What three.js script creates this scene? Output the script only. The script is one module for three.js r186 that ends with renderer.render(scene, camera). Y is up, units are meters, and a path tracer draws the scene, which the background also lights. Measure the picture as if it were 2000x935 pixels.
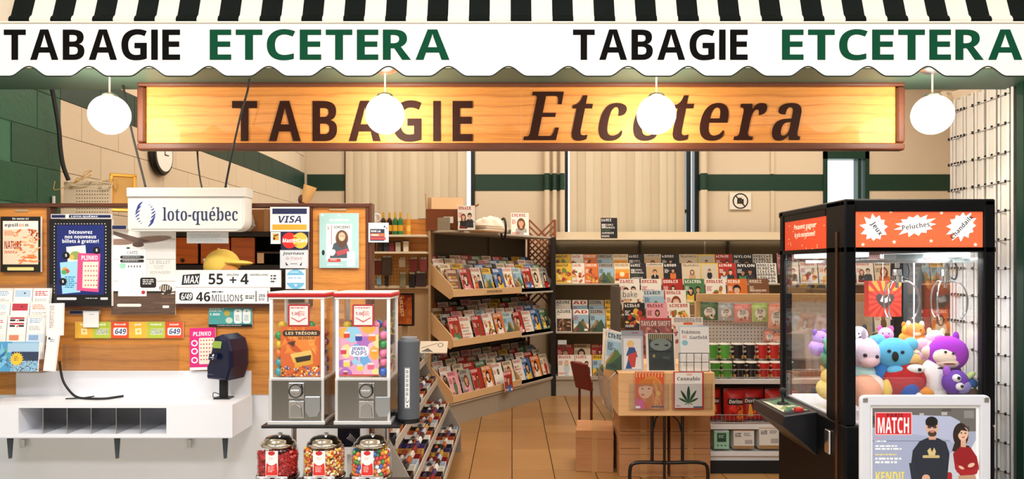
import * as THREE from 'three';
import { RoundedBoxGeometry } from 'three/addons/geometries/RoundedBoxGeometry.js';
import { TextGeometry } from 'three/addons/geometries/TextGeometry.js';
import { FontLoader } from 'three/addons/loaders/FontLoader.js';
import { mergeGeometries } from 'three/addons/utils/BufferGeometryUtils.js';
import { ImprovedNoise } from 'three/addons/math/ImprovedNoise.js';
import { RectAreaLightUniformsLib } from 'three/addons/lights/RectAreaLightUniformsLib.js';

// ---------- camera, sky, large lights, exposure ----------
const F = 1444, CX = 1000, CY = 520, EYE = 1.55;
const scene = new THREE.Scene();
const camera = new THREE.PerspectiveCamera(2 * Math.atan(520 / F) * 180 / Math.PI, 2000 / 1040, 0.05, 60);
camera.position.set(0, EYE, 0);
camera.setViewOffset(2000, 1040, 0, 0, 2000, 935);
scene.background = new THREE.Color().setRGB(2.2, 2.45, 2.6);          // overcast daylight behind the windows
const renderer = new THREE.WebGLRenderer({ antialias: true });
renderer.toneMapping = THREE.LinearToneMapping;
renderer.toneMappingExposure = 1.0;
renderer.shadowMap.enabled = true;
RectAreaLightUniformsLib.init();
const HALL_LIGHT = 20, SHOP_LIGHT = 19, GLOBE_LIGHT = 1.1, HALL_COLOR = 0xfdfbfa, SHOP_COLOR = 0xfff0de;

// ---------- helpers ----------
const V = (x, y, z) => new THREE.Vector3(x, y, z);
const X = (px, Z) => (px - CX) * Z / F, Y = (py, Z) => EYE - (py - CY) * Z / F, S = (n, Z) => n * Z / F;
const R = (x0, y0, x1, y1, Z) => ({ x: (X(x0, Z) + X(x1, Z)) / 2, y: (Y(y0, Z) + Y(y1, Z)) / 2, w: S(x1 - x0, Z), h: S(y1 - y0, Z), x0: X(x0, Z), x1: X(x1, Z), y0: Y(y1, Z), y1: Y(y0, Z) });
function rng(a) { return () => { a = (a + 0x6d2b79f5) | 0; let t = Math.imul(a ^ (a >>> 15), 1 | a); t = (t + Math.imul(t ^ (t >>> 7), 61 | t)) ^ t; return ((t ^ (t >>> 14)) >>> 0) / 4294967296; }; }
const rnd = rng(7), rr = (a, b) => a + (b - a) * rnd();
const noise = new ImprovedNoise();
const taken = new Map();
function numbered(n) { const k = taken.get(n) ?? 0; taken.set(n, k + 1); return k ? n + '_' + String(k).padStart(3, '0') : n; }
function uvm(g) {                                                          // uv in metres, by the way each face points
  const p = g.attributes.position, n = g.attributes.normal, u = g.attributes.uv ?? new THREE.BufferAttribute(new Float32Array(p.count * 2), 2);
  for (let i = 0; i < p.count; i++) {
    const ax = Math.abs(n.getX(i)), ay = Math.abs(n.getY(i)), az = Math.abs(n.getZ(i));
    if (az >= ax && az >= ay) u.setXY(i, p.getX(i), p.getY(i)); else if (ax >= ay) u.setXY(i, p.getZ(i), p.getY(i)); else u.setXY(i, p.getX(i), p.getZ(i));
  }
  g.setAttribute('uv', u); return g;
}
const bx = (w, h, d, x = 0, y = 0, z = 0) => uvm(new THREE.BoxGeometry(w, h, d).translate(x, y, z));
const rb = (w, h, d, x = 0, y = 0, z = 0, r = 0.006, s = 2) => uvm(new RoundedBoxGeometry(w, h, d, s, Math.min(r, w / 2.01, h / 2.01, d / 2.01)).translate(x, y, z));
const span = (x0, x1, y0, y1, z0, z1) => bx(x1 - x0, y1 - y0, z1 - z0, (x0 + x1) / 2, (y0 + y1) / 2, (z0 + z1) / 2);
const cyl = (r0, r1, h, x = 0, y = 0, z = 0, s = 20) => new THREE.CylinderGeometry(r0, r1, h, s).translate(x, y, z);
const cylX = (r, h, x = 0, y = 0, z = 0, s = 14) => new THREE.CylinderGeometry(r, r, h, s).rotateZ(Math.PI / 2).translate(x, y, z);
const cylZ = (r, h, x = 0, y = 0, z = 0, s = 20) => new THREE.CylinderGeometry(r, r, h, s).rotateX(Math.PI / 2).translate(x, y, z);
const ball = (r, x = 0, y = 0, z = 0, sx = 1, sy = 1, sz = 1, n = 20) => new THREE.SphereGeometry(r, n, Math.round(n * 0.7)).scale(sx, sy, sz).translate(x, y, z);
const tube = (pts, r, seg = 24, rs = 8) => new THREE.TubeGeometry(new THREE.CatmullRomCurve3(pts.map((p) => V(...p))), seg, r, rs);
const lathe = (pts, n = 28) => new THREE.LatheGeometry(pts.map((p) => new THREE.Vector2(...p)), n);
const shapeOf = (pts) => { const s = new THREE.Shape(); pts.forEach((p, i) => (i ? s.lineTo(...p) : s.moveTo(...p))); s.closePath(); return s; };
const prism = (pts, d, bevel = 0) => uvm(new THREE.ExtrudeGeometry(shapeOf(pts), { depth: d, bevelEnabled: bevel > 0, bevelSize: bevel, bevelThickness: bevel, bevelSegments: 2 }));
function merged(gs) {
  if (!Array.isArray(gs)) return gs;
  if (gs.length === 1) return gs[0];
  return mergeGeometries(gs.map((g) => { const q = g.index ? g.toNonIndexed() : g; for (const k of Object.keys(q.attributes)) if (!['position', 'normal', 'uv'].includes(k)) q.deleteAttribute(k); return q; }));
}
function obj(name, geos, m, parent) {
  const o = new THREE.Mesh(merged(geos), m); o.castShadow = o.receiveShadow = true;
  o.name = parent ? name : numbered(name); (parent ?? scene).add(o); return o;
}
function tag(o, label, category, group) { Object.assign(o.userData, { label, category }); if (group) o.userData.group = group; return o; }
function thing(name, label, category, pos = [0, 0, 0], turn = 0, group) {
  const o = new THREE.Group(); o.name = numbered(name); scene.add(o); o.position.set(...pos); o.rotation.y = turn; return tag(o, label, category, group);
}
function struct(name, geos, m, parent) { const o = obj(name, geos, m, parent); if (!parent) o.userData.kind = 'structure'; return o; }
const mats = new Map();
function mat(c, rough = 0.6, more = {}) {
  const k = c + '|' + rough + JSON.stringify(Object.keys(more).map((q) => [q, more[q]?.uuid ?? more[q]]));
  if (!mats.has(k)) mats.set(k, new THREE.MeshPhysicalMaterial({ color: c, roughness: rough, ...more }));
  return mats.get(k);
}
// ---------- printed matter: shared pages of paper, every print has its own place on a page ----------
const pages = []; let page = null, penX = 0, penY = 0, rowH = 0;
function newPage() {
  const c = document.createElement('canvas'); c.width = c.height = 2048;
  const ctx = c.getContext('2d'); ctx.fillStyle = '#f4f2ee'; ctx.fillRect(0, 0, 2048, 2048);
  const t = new THREE.CanvasTexture(c); t.colorSpace = THREE.SRGBColorSpace; t.magFilter = THREE.LinearFilter;
  page = { ctx, t, mat: new THREE.MeshPhysicalMaterial({ map: t, roughness: 0.42 }), matte: new THREE.MeshPhysicalMaterial({ map: t, roughness: 0.75 }) };
  page.lit = new THREE.MeshPhysicalMaterial({ map: t, roughness: 0.35, emissive: 0xffffff, emissiveMap: t, emissiveIntensity: 0.45 });
  pages.push(page); penX = 16; penY = 4; rowH = 0;
}
newPage();
function print(w, h, draw) {
  w = Math.round(w); h = Math.round(h);
  if (penX + w + 4 > 2048) { penX = 4; penY += rowH + 4; rowH = 0; }
  if (penY + h + 4 > 2048) { newPage(); }
  const x = penX, y = penY; penX += w + 4; rowH = Math.max(rowH, h);
  const c = page.ctx; c.save(); c.beginPath(); c.rect(x - 1, y - 1, w + 2, h + 2); c.clip(); c.translate(x, y); c.textBaseline = 'alphabetic'; draw(c, w, h); c.restore();
  return { page, mat: page.mat, r: [(x + 1) / 2048, 1 - (y + h - 1) / 2048, (x + w - 1) / 2048, 1 - (y + 1) / 2048] };
}
// a box whose front (and back, if asked) carries the print; the other sides take one spot of it, or the bare paper
function printBox(w, h, d, pr, { side = null, back = false, all = false } = {}) {
  const g = new THREE.BoxGeometry(w, h, d), u = g.attributes.uv, [a, b, c, e] = pr.r;
  for (let f = 0; f < 6; f++) for (let k = 0; k < 4; k++) {
    const i = f * 4 + k;
    if (f === 4 || (back && f === 5) || all) u.setXY(i, a + (c - a) * u.getX(i), b + (e - b) * u.getY(i));
    else if (side) u.setXY(i, a + (c - a) * side[0], b + (e - b) * side[1]);
    else u.setXY(i, 5 / 2048, 1 - 5 / 2048);
  }
  return g;
}
const txt = (c, s, x, y, px, color = '#111', o = {}) => { c.save(); c.translate(x, y); if (o.rot) c.rotate(o.rot); if (o.sx) c.scale(o.sx, 1); if (o.skew) c.transform(1, 0, -o.skew, 1, 0, 0); c.font = (o.bold === false ? '' : 'bold ') + px + 'px ' + (o.font ?? 'sans-serif'); c.textAlign = o.align ?? 'left'; c.fillStyle = color; c.fillText(s, 0, 0); if (o.stroke) { c.strokeStyle = o.stroke; c.lineWidth = o.lw ?? 2; c.strokeText(s, 0, 0); } c.restore(); };
const fit = (c, s, x, y, w, h, color, o = {}) => { c.save(); c.font = (o.bold === false ? '' : 'bold ') + '100px ' + (o.font ?? 'sans-serif'); const m = c.measureText(s), up = m.actualBoundingBoxAscent || 72; c.translate(x, y + h); if (o.skew) c.transform(1, 0, -o.skew, 1, 0, 0); c.scale(w / m.width, h / up); c.fillStyle = color; c.fillText(s, 0, 0); if (o.stroke) { c.strokeStyle = o.stroke; c.lineWidth = o.lw ?? 4; c.strokeText(s, 0, 0); } c.restore(); };
const blk = (c, x, y, w, h, color) => { c.fillStyle = color; c.fillRect(x, y, w, h); };
const oval = (c, x, y, rx, ry, color, rot = 0) => { c.fillStyle = color; c.beginPath(); c.ellipse(x, y, rx, ry, rot, 0, 7); c.fill(); };
const poly = (c, pts, color) => { c.fillStyle = color; c.beginPath(); pts.forEach((p, i) => (i ? c.lineTo(...p) : c.moveTo(...p))); c.closePath(); c.fill(); };
const rrect = (c, x, y, w, h, r, color) => { c.fillStyle = color; c.beginPath(); c.roundRect(x, y, w, h, r); c.fill(); };
// illegible small print: rows of short strokes
function small(c, x, y, w, h, rows, color, rand = rnd) { c.fillStyle = color; const rh = h / rows; for (let i = 0; i < rows; i++) { let q = x; const end = x + w * (0.65 + rand() * 0.35); while (q < end) { const l = rh * (0.4 + rand() * 1.6); c.fillRect(q, y + i * rh, Math.min(l, end - q), rh * 0.55); q += l + rh * 0.35; } } }
// an illegible headline: letter-like upright and cross strokes
function headline(c, x, y, w, h, color, rand = rnd) { c.fillStyle = color; const n = Math.max(4, Math.round(w / h * 1.3)), s = w / n; for (let i = 0; i < n; i++) { const k = Math.floor(rand() * 4), q = x + i * s; c.fillRect(q, y, s * 0.26, h); if (k !== 1) c.fillRect(q, y, s * 0.72, h * 0.2); if (k !== 2) c.fillRect(q, y + h * 0.8, s * 0.72, h * 0.2); if (k > 1) c.fillRect(q + s * 0.48, y, s * 0.24, h); if (k === 1) c.fillRect(q, y + h * 0.4, s * 0.7, h * 0.2); } }
function figure(c, x, y, s, hair, skin, cloth, long = true) {               // a person on a cover, head centre x, y
  poly(c, [[x - s * 1.7, y + s * 5], [x - s * 1.5, y + s * 1.9], [x - s * 0.5, y + s * 1.3], [x + s * 0.5, y + s * 1.3], [x + s * 1.5, y + s * 1.9], [x + s * 1.7, y + s * 5]], cloth);
  if (long) oval(c, x, y + s * 0.5, s * 1.15, s * 1.75, hair);
  blk(c, x - s * 0.35, y + s * 0.6, s * 0.7, s * 1.1, skin); oval(c, x, y - s * 0.1, s * 0.95, s * 1.15, hair); oval(c, x, y + s * 0.15, s * 0.72, s * 0.98, skin);
  poly(c, [[x - s * 0.75, y], [x - s * 0.4, y - s * 0.9], [x + s * 0.6, y - s * 0.9], [x + s * 0.75, y], [x + s * 0.3, y - s * 0.45], [x - s * 0.4, y - s * 0.4]], hair);
  for (const q of [-0.3, 0.3]) oval(c, x + q * s, y + s * 0.08, s * 0.13, s * 0.05, '#5a3a30'); oval(c, x, y + s * 0.62, s * 0.2, s * 0.06, '#b86460');
}
// ---------- computed textures ----------
function dataTex(w, h, fn, srgb = true) {
  const d = new Uint8Array(w * h * 4);
  for (let y = 0; y < h; y++) for (let x = 0; x < w; x++) { const c = fn(x / w, y / h), i = (y * w + x) * 4; d[i] = c[0]; d[i + 1] = c[1]; d[i + 2] = c[2]; d[i + 3] = 255; }
  const t = new THREE.DataTexture(d, w, h); t.wrapS = t.wrapT = THREE.RepeatWrapping; t.magFilter = THREE.LinearFilter; t.minFilter = THREE.LinearMipmapLinearFilter; if (srgb) t.colorSpace = THREE.SRGBColorSpace; t.needsUpdate = true; return t;
}
const mix3 = (a, b, t) => [a[0] + (b[0] - a[0]) * t, a[1] + (b[1] - a[1]) * t, a[2] + (b[2] - a[2]) * t], cl = (v) => Math.max(0, Math.min(1, v));
const per = (fx, fy, u, v, s) => { const a = u * Math.PI * 2, b = v * Math.PI * 2; return noise.noise(Math.cos(a) * fx / 6.283 + s, Math.sin(a) * fx / 6.283 + Math.cos(b) * fy / 6.283, Math.sin(b) * fy / 6.283 + s * 1.7); };
function woodTex(light, dark, rings, w = 1024, h = 512) {                 // grain runs along u; the tile repeats both ways
  return dataTex(w, h, (u, v) => {
    const warp = per(3, 4, u, v, 1.3) * 0.06 + per(9, 9, u, v, 4.1) * 0.012;
    const r = Math.abs(Math.sin((v + warp) * Math.PI * rings)), ring = Math.pow(1 - r, 3), pore = cl(per(22, 300, u, v, 8.2) * 1.6 - 0.15), fine = per(8, 120, u, v, 2.4) * 0.5 + 0.5;
    return mix3(light, dark, cl(ring * 0.34 + pore * 0.35 + (fine - 0.5) * 0.3 + 0.08));
  });
}
function wood(t, w, h, more = {}) { const q = t.clone(); q.repeat.set(1 / w, 1 / h); q.needsUpdate = true; return new THREE.MeshPhysicalMaterial({ map: q, roughness: 0.4, ...more }); }
const oakT = woodTex([219, 147, 68], [146, 78, 26], 9), darkT = woodTex([96, 50, 30], [40, 18, 12], 14, 512, 256), maplT = woodTex([226, 182, 130], [200, 150, 98], 8, 512, 256);
const grainT = dataTex(512, 512, (u, v) => { const n = 128 + per(40, 40, u, v, 3) * 60 + per(120, 120, u, v, 5) * 60; return [n, n, n]; }, false);
const cardT = dataTex(512, 256, (u, v) => mix3([190, 138, 92], [172, 120, 76], cl(0.5 + per(6, 60, u, v, 2) * 0.5 + per(4, 3, u, v, 6) * 0.5)));
const M = {
  oak: wood(oakT, 1.1, 0.55, { roughness: 0.38, clearcoat: 0.25, clearcoatRoughness: 0.25 }),
  sign: wood(oakT, 1.3, 0.42, { roughness: 0.7, clearcoat: 1, clearcoatRoughness: 0.04 }),
  dark: wood(darkT, 0.5, 0.12, { roughness: 0.35, clearcoat: 0.3, clearcoatRoughness: 0.2 }),
  maple: wood(maplT, 0.9, 0.45, { roughness: 0.5 }),
  card: wood(cardT, 0.6, 0.3, { roughness: 0.85 }),
  cardIn: mat(0xd9b48a, 0.9),
  cream: mat(0xd8c8b0, 0.75, { bumpMap: grainT, bumpScale: 0.0006 }),
  green: mat(0x0b3527, 0.45, { bumpMap: grainT, bumpScale: 0.0006 }),
  greenBlock: mat(0x0e4a32, 0.5, { bumpMap: grainT, bumpScale: 0.0015 }),
  mortar: mat(0x3c6b54, 0.8), mortarCream: mat(0xbfae94, 0.85),
  white: mat(0xe9eaec, 0.45), laminate: mat(0xeef0f6, 0.35), paper: mat(0xf6f4ef, 0.7),
  black: mat(0x0b0c0f, 0.32), blackMatte: mat(0x111214, 0.7), rubber: mat(0x17171a, 0.6), navy: mat(0x0f1838, 0.35), grey: mat(0x8d8a86, 0.5), shelf: mat(0xb9b1a4, 0.45), shelfDark: mat(0x5c564c, 0.6), steel: mat(0xc4c4c6, 0.28, { metalness: 1 }),
  chrome: mat(0xd8d8dc, 0.12, { metalness: 1 }), alu: mat(0xd9d9dc, 0.32, { metalness: 0.85 }), wire: mat(0x3a3a3c, 0.35, { metalness: 0.8 }), red: mat(0xb3191c, 0.35), tan: mat(0xddb98a, 0.55), tanDark: mat(0xb59874, 0.6),
  pane: new THREE.MeshPhysicalMaterial({ color: 0xffffff, roughness: 0.0, transmission: 1, thickness: 0, ior: 1.5 }),
  acrylic: new THREE.MeshPhysicalMaterial({ color: 0xf4f4f4, roughness: 0.06, transmission: 1, thickness: 0, ior: 1.49 }),
};
const droidBold = await new FontLoader().loadAsync('fonts/droid/droid_sans_bold.typeface.json');
const serifBold = await new FontLoader().loadAsync('fonts/droid/droid_serif_bold.typeface.json');
// letters as separate parts; the run of letters is fitted to x0..x1 and to the cap height
function letters(s, font, x0, x1, y0, capH, z, depth, m, parent, { skew = 0, gap = 0.12, lower = false, bevel = 0, stretch = 1, squash = null } = {}) {
  const gs = [...s].map((ch) => { const g = ch === 'I' ? new THREE.BoxGeometry(0.21, 0.992, 1).translate(0, 0.496, 0.5) : new TextGeometry(ch, { font, size: 1, depth: 1, curveSegments: 6, bevelEnabled: false }); g.computeBoundingBox(); return g; });
  const ref = new TextGeometry('E', { font, size: 1, depth: 1 }); ref.computeBoundingBox(); const k = capH / ref.boundingBox.max.y;
  const total = gs.reduce((a, g) => a + g.boundingBox.max.x - g.boundingBox.min.x, 0) * k, free = (x1 - x0) - gap * capH * (gs.length - 1), kx = free / total;
  let x = x0;
  gs.forEach((g, i) => {
    const b = g.boundingBox, w = (b.max.x - b.min.x) * k * kx;
    g.translate(-b.min.x, 0, 0).scale(k * kx, k, depth);
    if (skew) g.applyMatrix4(new THREE.Matrix4().makeShear(0, 0, skew, 0, 0, 0));
    g.translate(x, y0, z); obj('letter', uvm(g), m, parent); x += w + gap * capH;
  });
}
const ORD = ['first', 'second', 'third', 'fourth', 'fifth', 'sixth', 'seventh', 'eighth', 'ninth', 'tenth', 'eleventh', 'twelfth', 'thirteenth', 'fourteenth', 'fifteenth', 'sixteenth', 'seventeenth', 'eighteenth', 'nineteenth', 'twentieth'];

// ---------- the room: shop behind, hall in front ----------
const FL = 0.07, LW = -2.5, BZ = -9.02, RW = 6.0, CEIL = 4.1, HALLC = 3.5, WB = 8.95;
const floorBase = struct('floor', [span(-4.2, RW, FL - 0.12, FL - 0.012, BZ - 0.2, 5.2)], mat(0x4a3020, 0.8));
{ // brown ceramic tiles, each its own piece where the floor is seen
  const g = [0, 1, 2].map((k) => rb(0.294, 0.012, 0.294, 0, -0.006, 0, 0.002, 1));
  const ms = [0xa3794a, 0x9d7446, 0xa87e4e, 0xa17648].map((c) => mat(c, 0.3, { bumpMap: grainT, bumpScale: 0.0004 }));
  for (let i = -5; i < 6; i++) for (let j = 0; j < 13; j++) { const t = obj('tile', g[(i + j + 9) % 3], ms[Math.floor(rnd() * 4)], floorBase); t.position.set(0.15 + i * 0.3, FL, -4.95 - j * 0.3); }
  struct('floor_rest', [span(-4.2, -1.5, FL - 0.013, FL - 0.001, BZ, -3.4), span(1.8, RW, FL - 0.013, FL - 0.001, BZ, -3.4), span(-1.5, 1.8, FL - 0.013, FL - 0.001, -4.8, -3.4)], mat(0xa17849, 0.35), floorBase);
  struct('hall_paving', [span(-4.2, RW, FL - 0.013, FL, -3.4, 5.2)], mat(0xb9b2a6, 0.4), floorBase);
}
{ // left block wall: green pier, cream beyond, one painted course running back
  const w = struct('wall_left', [span(LW - 0.25, LW, 0, CEIL, BZ, -3.36)], mat(0xd2c1a6, 0.85));
  obj('green_pier', span(LW - 0.001, LW + 0.004, 0, 2.9, -4.08, -3.36), M.mortar, w);
  obj('white_conduit', [cyl(0.008, 0.008, 0.3, LW + 0.02, 1.78, -4.0, 10)], M.white, w);
  const g = rb(0.012, 0.1965, 0.3965, 0, 0, 0, 0.0015, 1), half = rb(0.012, 0.1965, 0.1965, 0, 0, 0, 0.0015, 1);
  const creamMs = [0xd9c8ae, 0xd8c7ad, 0xdac9af].map((c) => mat(c, 0.7, { bumpMap: grainT, bumpScale: 0.001 })), greens = [0x0e4c33, 0x0d4730, 0x115239].map((c) => mat(c, 0.45, { bumpMap: grainT, bumpScale: 0.0015 }));
  for (let row = 5; row < 17; row++) for (let k = 0; k < 14; k++) {
    const z = -3.88 - k * 0.4 + (row % 2 ? 0.2 : 0);
    if (z < BZ + 0.15) continue;
    const near = z > -4.08, b = obj('block', g, near ? greens[(row + k) % 3] : row === 12 ? M.green : creamMs[(row * 3 + k) % 3], w);
    b.position.set(LW + 0.003, row * 0.2 + 0.172, z);
    if (row % 2 && (k === 0 || k === 1)) { if (k === 1) { b.geometry = half; b.position.z = -4.18; b.material = creamMs[row % 3]; const h = obj('block', half, greens[row % 3], w); h.position.set(LW + 0.003, row * 0.2 + 0.172, -3.98); } }
  }
}
{ // back wall with two blind-covered windows and a bright glazed door
  const o = [[X(671, WB), X(927, WB), 0.9, 3.4], [X(1102, WB), X(1367, WB), 0.9, 3.4], [X(1612, WB), X(1702, WB), FL, 2.95]];
  const gs = []; let x = LW - 0.25;
  for (const [a, b, y0, y1] of o) { gs.push(span(x, a, 0, CEIL, BZ - 0.2, BZ)); if (y0 > 0) gs.push(span(a, b, 0, y0, BZ - 0.2, BZ)); gs.push(span(a, b, y1, CEIL, BZ - 0.2, BZ)); x = b; }
  gs.push(span(x, RW + 0.2, 0, CEIL, BZ - 0.2, BZ));
  const w = struct('wall_back', gs, M.cream);
  for (const [a, b] of [[LW, o[0][0]], [o[0][1], o[1][0]], [o[1][1], 3.17], [3.17, o[2][0]], [o[2][1], RW]]) obj('painted_band', span(a, b, 2.472, 2.672, BZ, BZ + 0.006), M.green, w);
  obj('control_joint', [span(3.15, 3.19, 0, 2.468, BZ, BZ + 0.025), span(3.15, 3.19, 2.676, CEIL, BZ, BZ + 0.025)], M.cream, w);
  for (const [px, r] of [[1068, 0.033], [1083, 0.025], [1098, 0.03], [1374, 0.042]]) {
    const p = obj('wall_pipe', cyl(r, r, CEIL, X(px, WB), CEIL / 2, BZ + 0.09, 16), M.cream, w);
    obj('painted_sleeve', cyl(r + 0.002, r + 0.002, 0.2, X(px, WB), 2.572, BZ + 0.09, 16), M.green, p);
  }
  o.forEach(([a, b, y0, y1], n) => {
    const f = struct('window_' + (n + 1), [span(a, a + 0.05, y0, y1, BZ - 0.14, BZ + 0.02), span(b - 0.05, b, y0, y1, BZ - 0.14, BZ + 0.02), span(a, b, y1 - 0.09, y1, BZ - 0.14, BZ + 0.02), span(a, b, y0, y0 + 0.07, BZ - 0.14, BZ + 0.02), ...(n === 1 ? [span(X(1343, WB), X(1352, WB), y0, y1, BZ - 0.12, BZ + 0.01), span(X(1335, WB), X(1352, WB), Y(414, WB), Y(408, WB), BZ - 0.12, BZ)] : []), ...(n === 2 ? [span(b - 0.13, b - 0.09, y0, y1, BZ - 0.12, BZ)] : [])], n === 2 ? M.green : mat(0x0a1512, 0.4));
    obj('glass', span(a + 0.05, b - 0.05, y0 + 0.07, y1 - 0.09, BZ - 0.1, BZ - 0.096), M.pane, f);
  });
  for (const [a, b, label] of [[X(677, WB), X(911, WB), 'beige vertical slat blind over the back window left of the pipes'], [X(1113, WB), X(1337, WB), 'beige vertical slat blind over the back window right of the pipes']]) {
    const t = thing('vertical_blind', label, 'blind', [(a + b) / 2, 0.95, BZ + 0.08], 0, 'vertical window blinds'), n = Math.round((b - a) / 0.1), s = (b - a) / n;
    obj('head_rail', rb(b - a + 0.04, 0.05, 0.05, 0, 2.32, 0), M.white, t);
    const g = uvm(new THREE.CylinderGeometry(0.14, 0.14, 2.28, 8, 1, true, -0.42, 0.84).translate(0, 0, -0.132)), ms = [0xcdbfa6, 0xc7b89e, 0xd2c5ad].map((c) => mat(c, 0.7, { side: THREE.DoubleSide }));
    for (let i = 0; i < n; i++) { const q = obj('slat', g, ms[i % 3], t); q.position.set(-(b - a) / 2 + (i + 0.5) * s, 1.15, 0); q.rotation.y = 0.28; }
  }
}
struct('wall_right', [span(RW, RW + 0.2, 0, CEIL, BZ, -3.2)], M.cream);
struct('ceiling', [span(-4.2, RW + 0.2, CEIL, CEIL + 0.1, BZ - 0.2, -3.2)], mat(0xcfcac0, 0.9));
struct('wall_front', [span(-4.2, LW - 0.25, 0, HALLC, -3.6, -3.36), span(2.46, RW + 0.2, 0, HALLC, -3.6, -3.36)], M.greenBlock);
struct('bulkhead', [span(-4.2, RW + 0.2, 2.43, CEIL, -3.5, -3.2), span(-2.75, 2.6, 2.43, 3.4, -3.2, -2.86)], M.cream).name = 'trim_1';
struct('trim_2', [span(-2.5, 2.6, 2.387, 2.43, -3.5, -3.14)], mat(0x3f5548, 0.5));
struct('trim_3', [span(-2.75, 2.6, 2.392, 2.43, -3.139, -2.87)], M.cream);
struct('ceiling_hall', [span(-4.2, RW + 0.2, HALLC, HALLC + 0.1, -3.2, 5.2)], mat(0xe6e3dc, 0.9));
struct('wall_hall_back', [span(-4.2, RW + 0.2, 0, HALLC, 5.2, 5.4)], mat(0xd9d4ca, 0.8));
struct('wall_hall_left', [span(-4.4, -4.2, 0, CEIL, BZ, 5.2)], mat(0xd9d4ca, 0.8));
struct('wall_hall_right', [span(RW, RW + 0.2, 0, HALLC, -3.2, 5.2)], mat(0xd9d4ca, 0.8));
// dark green post that ends the shop front on the right
struct('trim_4', [span(2.31, 2.46, 0, 2.43, -3.385, -3.34)], M.green);

// ---------- ceiling light panels ----------
function troffer(x, y, z, w, d, power, color, label) {
  const t = thing('ceiling_light', label, 'ceiling light', [x, y, z], 0, 'recessed ceiling light panels');
  obj('frame', [bx(w + 0.08, 0.04, 0.04, 0, -0.02, -d / 2 - 0.02), bx(w + 0.08, 0.04, 0.04, 0, -0.02, d / 2 + 0.02), bx(0.04, 0.04, d, -w / 2 - 0.02, -0.02, 0), bx(0.04, 0.04, d, w / 2 + 0.02, -0.02, 0)], M.white, t);
  obj('diffuser', bx(w, 0.01, d, 0, -0.006, 0), new THREE.MeshStandardMaterial({ color: 0xffffff, emissive: color, emissiveIntensity: 1.5 }), t);
  const l = new THREE.RectAreaLight(color, power, w, d); l.position.set(0, -0.03, 0); l.rotation.x = -Math.PI / 2; l.castShadow = true; l.name = 'panel_glow'; t.add(l);
}
const row = ['left', 'middle', 'right'];
[-1.1, 1.3, 3.7].forEach((x, i) => [-5.2, -7.6].forEach((z, j) => troffer(x, CEIL, z, 1.2, 0.6, SHOP_LIGHT, SHOP_COLOR, `${row[i]} ceiling light panel over the ${j ? 'back' : 'front'} of the shop`)));
[-2, 0, 2].forEach((x, i) => [-1.2, 0.8].forEach((z, j) => troffer(x, HALLC, z, 1.2, 0.6, HALL_LIGHT, HALL_COLOR, `${row[i]} ceiling light panel in the hall, ${j ? 'away from' : 'nearest'} the awning`)));

// ---------- striped awning with lettered valance ----------
{
  const Z = 2.8, z = -Z, x0 = -2.06, x1 = 2.06, top = Y(44, Z), low = Y(149, Z), crest = Y(130, Z);
  const aw = thing('awning', 'green and cream striped awning with scalloped lettered valance over the shop front', 'awning', [0, 0, 0]);
  const sw = 0.0792, sg = (() => { // one stripe of cloth: steep slope rounding into the valance
    const s = new THREE.Shape(); const o = [[0, 0], [0.004, 0.012], [-0.002, 0.024], [-0.012, 0.032], [-0.3, 0.9], [-0.304, 0.9], [-0.016, 0.03], [-0.006, 0.0]];
    o.forEach((p, i) => (i ? s.lineTo(...p) : s.moveTo(...p))); s.closePath();
    return uvm(new THREE.ExtrudeGeometry(s, { depth: sw, bevelEnabled: false }).rotateY(-Math.PI / 2));
  })();
  const g0 = mat(0x030b07, 0.6, { specularIntensity: 0.25 }), c0 = mat(0xeee4d4, 0.5);
  for (let i = 0; i < 52; i++) { const q = obj('stripe', sg, i % 2 ? c0 : g0, aw); q.position.set(X(17, Z) + sw + (i) * sw, top, z); q.visible = true; }
  const sh = new THREE.Shape(), per_ = S(117, Z), c1 = X(57, Z); sh.moveTo(x0, top); sh.lineTo(x1, top);
  const wave = (x) => { let t = ((x - c1) / per_) % 1; if (t < -0.5) t += 1; if (t > 0.5) t -= 1; t = Math.abs(t) / 0.32; return low + (crest - low) * (t < 1 ? (1 + Math.cos(Math.PI * t)) / 2 : 0); };
  const edge = []; for (let i = 0; i <= 500; i++) { const x = x1 - (x1 - x0) * i / 500; sh.lineTo(x, wave(x)); edge.push([x, wave(x), z + 0.001]); }
  obj('valance', uvm(new THREE.ExtrudeGeometry(sh, { depth: 0.004, bevelEnabled: false }).translate(0, 0, z - 0.003)), mat(0xf1ede4, 0.5), aw);
  obj('edge_binding', tube(edge, 0.0028, 900, 5), mat(0x14261c, 0.5), aw);
  obj('top_bead', cylX(0.004, x1 - x0, 0, top, z + 0.003, 8), mat(0xe9e2d4, 0.4), aw);
  const bk = mat(0x080606, 0.85, { specularIntensity: 0.2 }), gr = mat(0x00452c, 0.8, { specularIntensity: 0.3 }), base = Y(117, Z), cap = S(59, Z);
  const lz = z + 0.0012;
  for (const [s, a, b, m] of [['TABAGIE', 8, 352, bk], ['ETCETERA', 410, 878, gr], ['TABAGIE', 1119, 1460, bk], ['ETCETERA', 1527, 1996, gr]]) letters(s, droidBold, X(a, Z), X(b, Z), base, cap, lz, 0.0012, m, aw, { gap: 0.15 });
}
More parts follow.
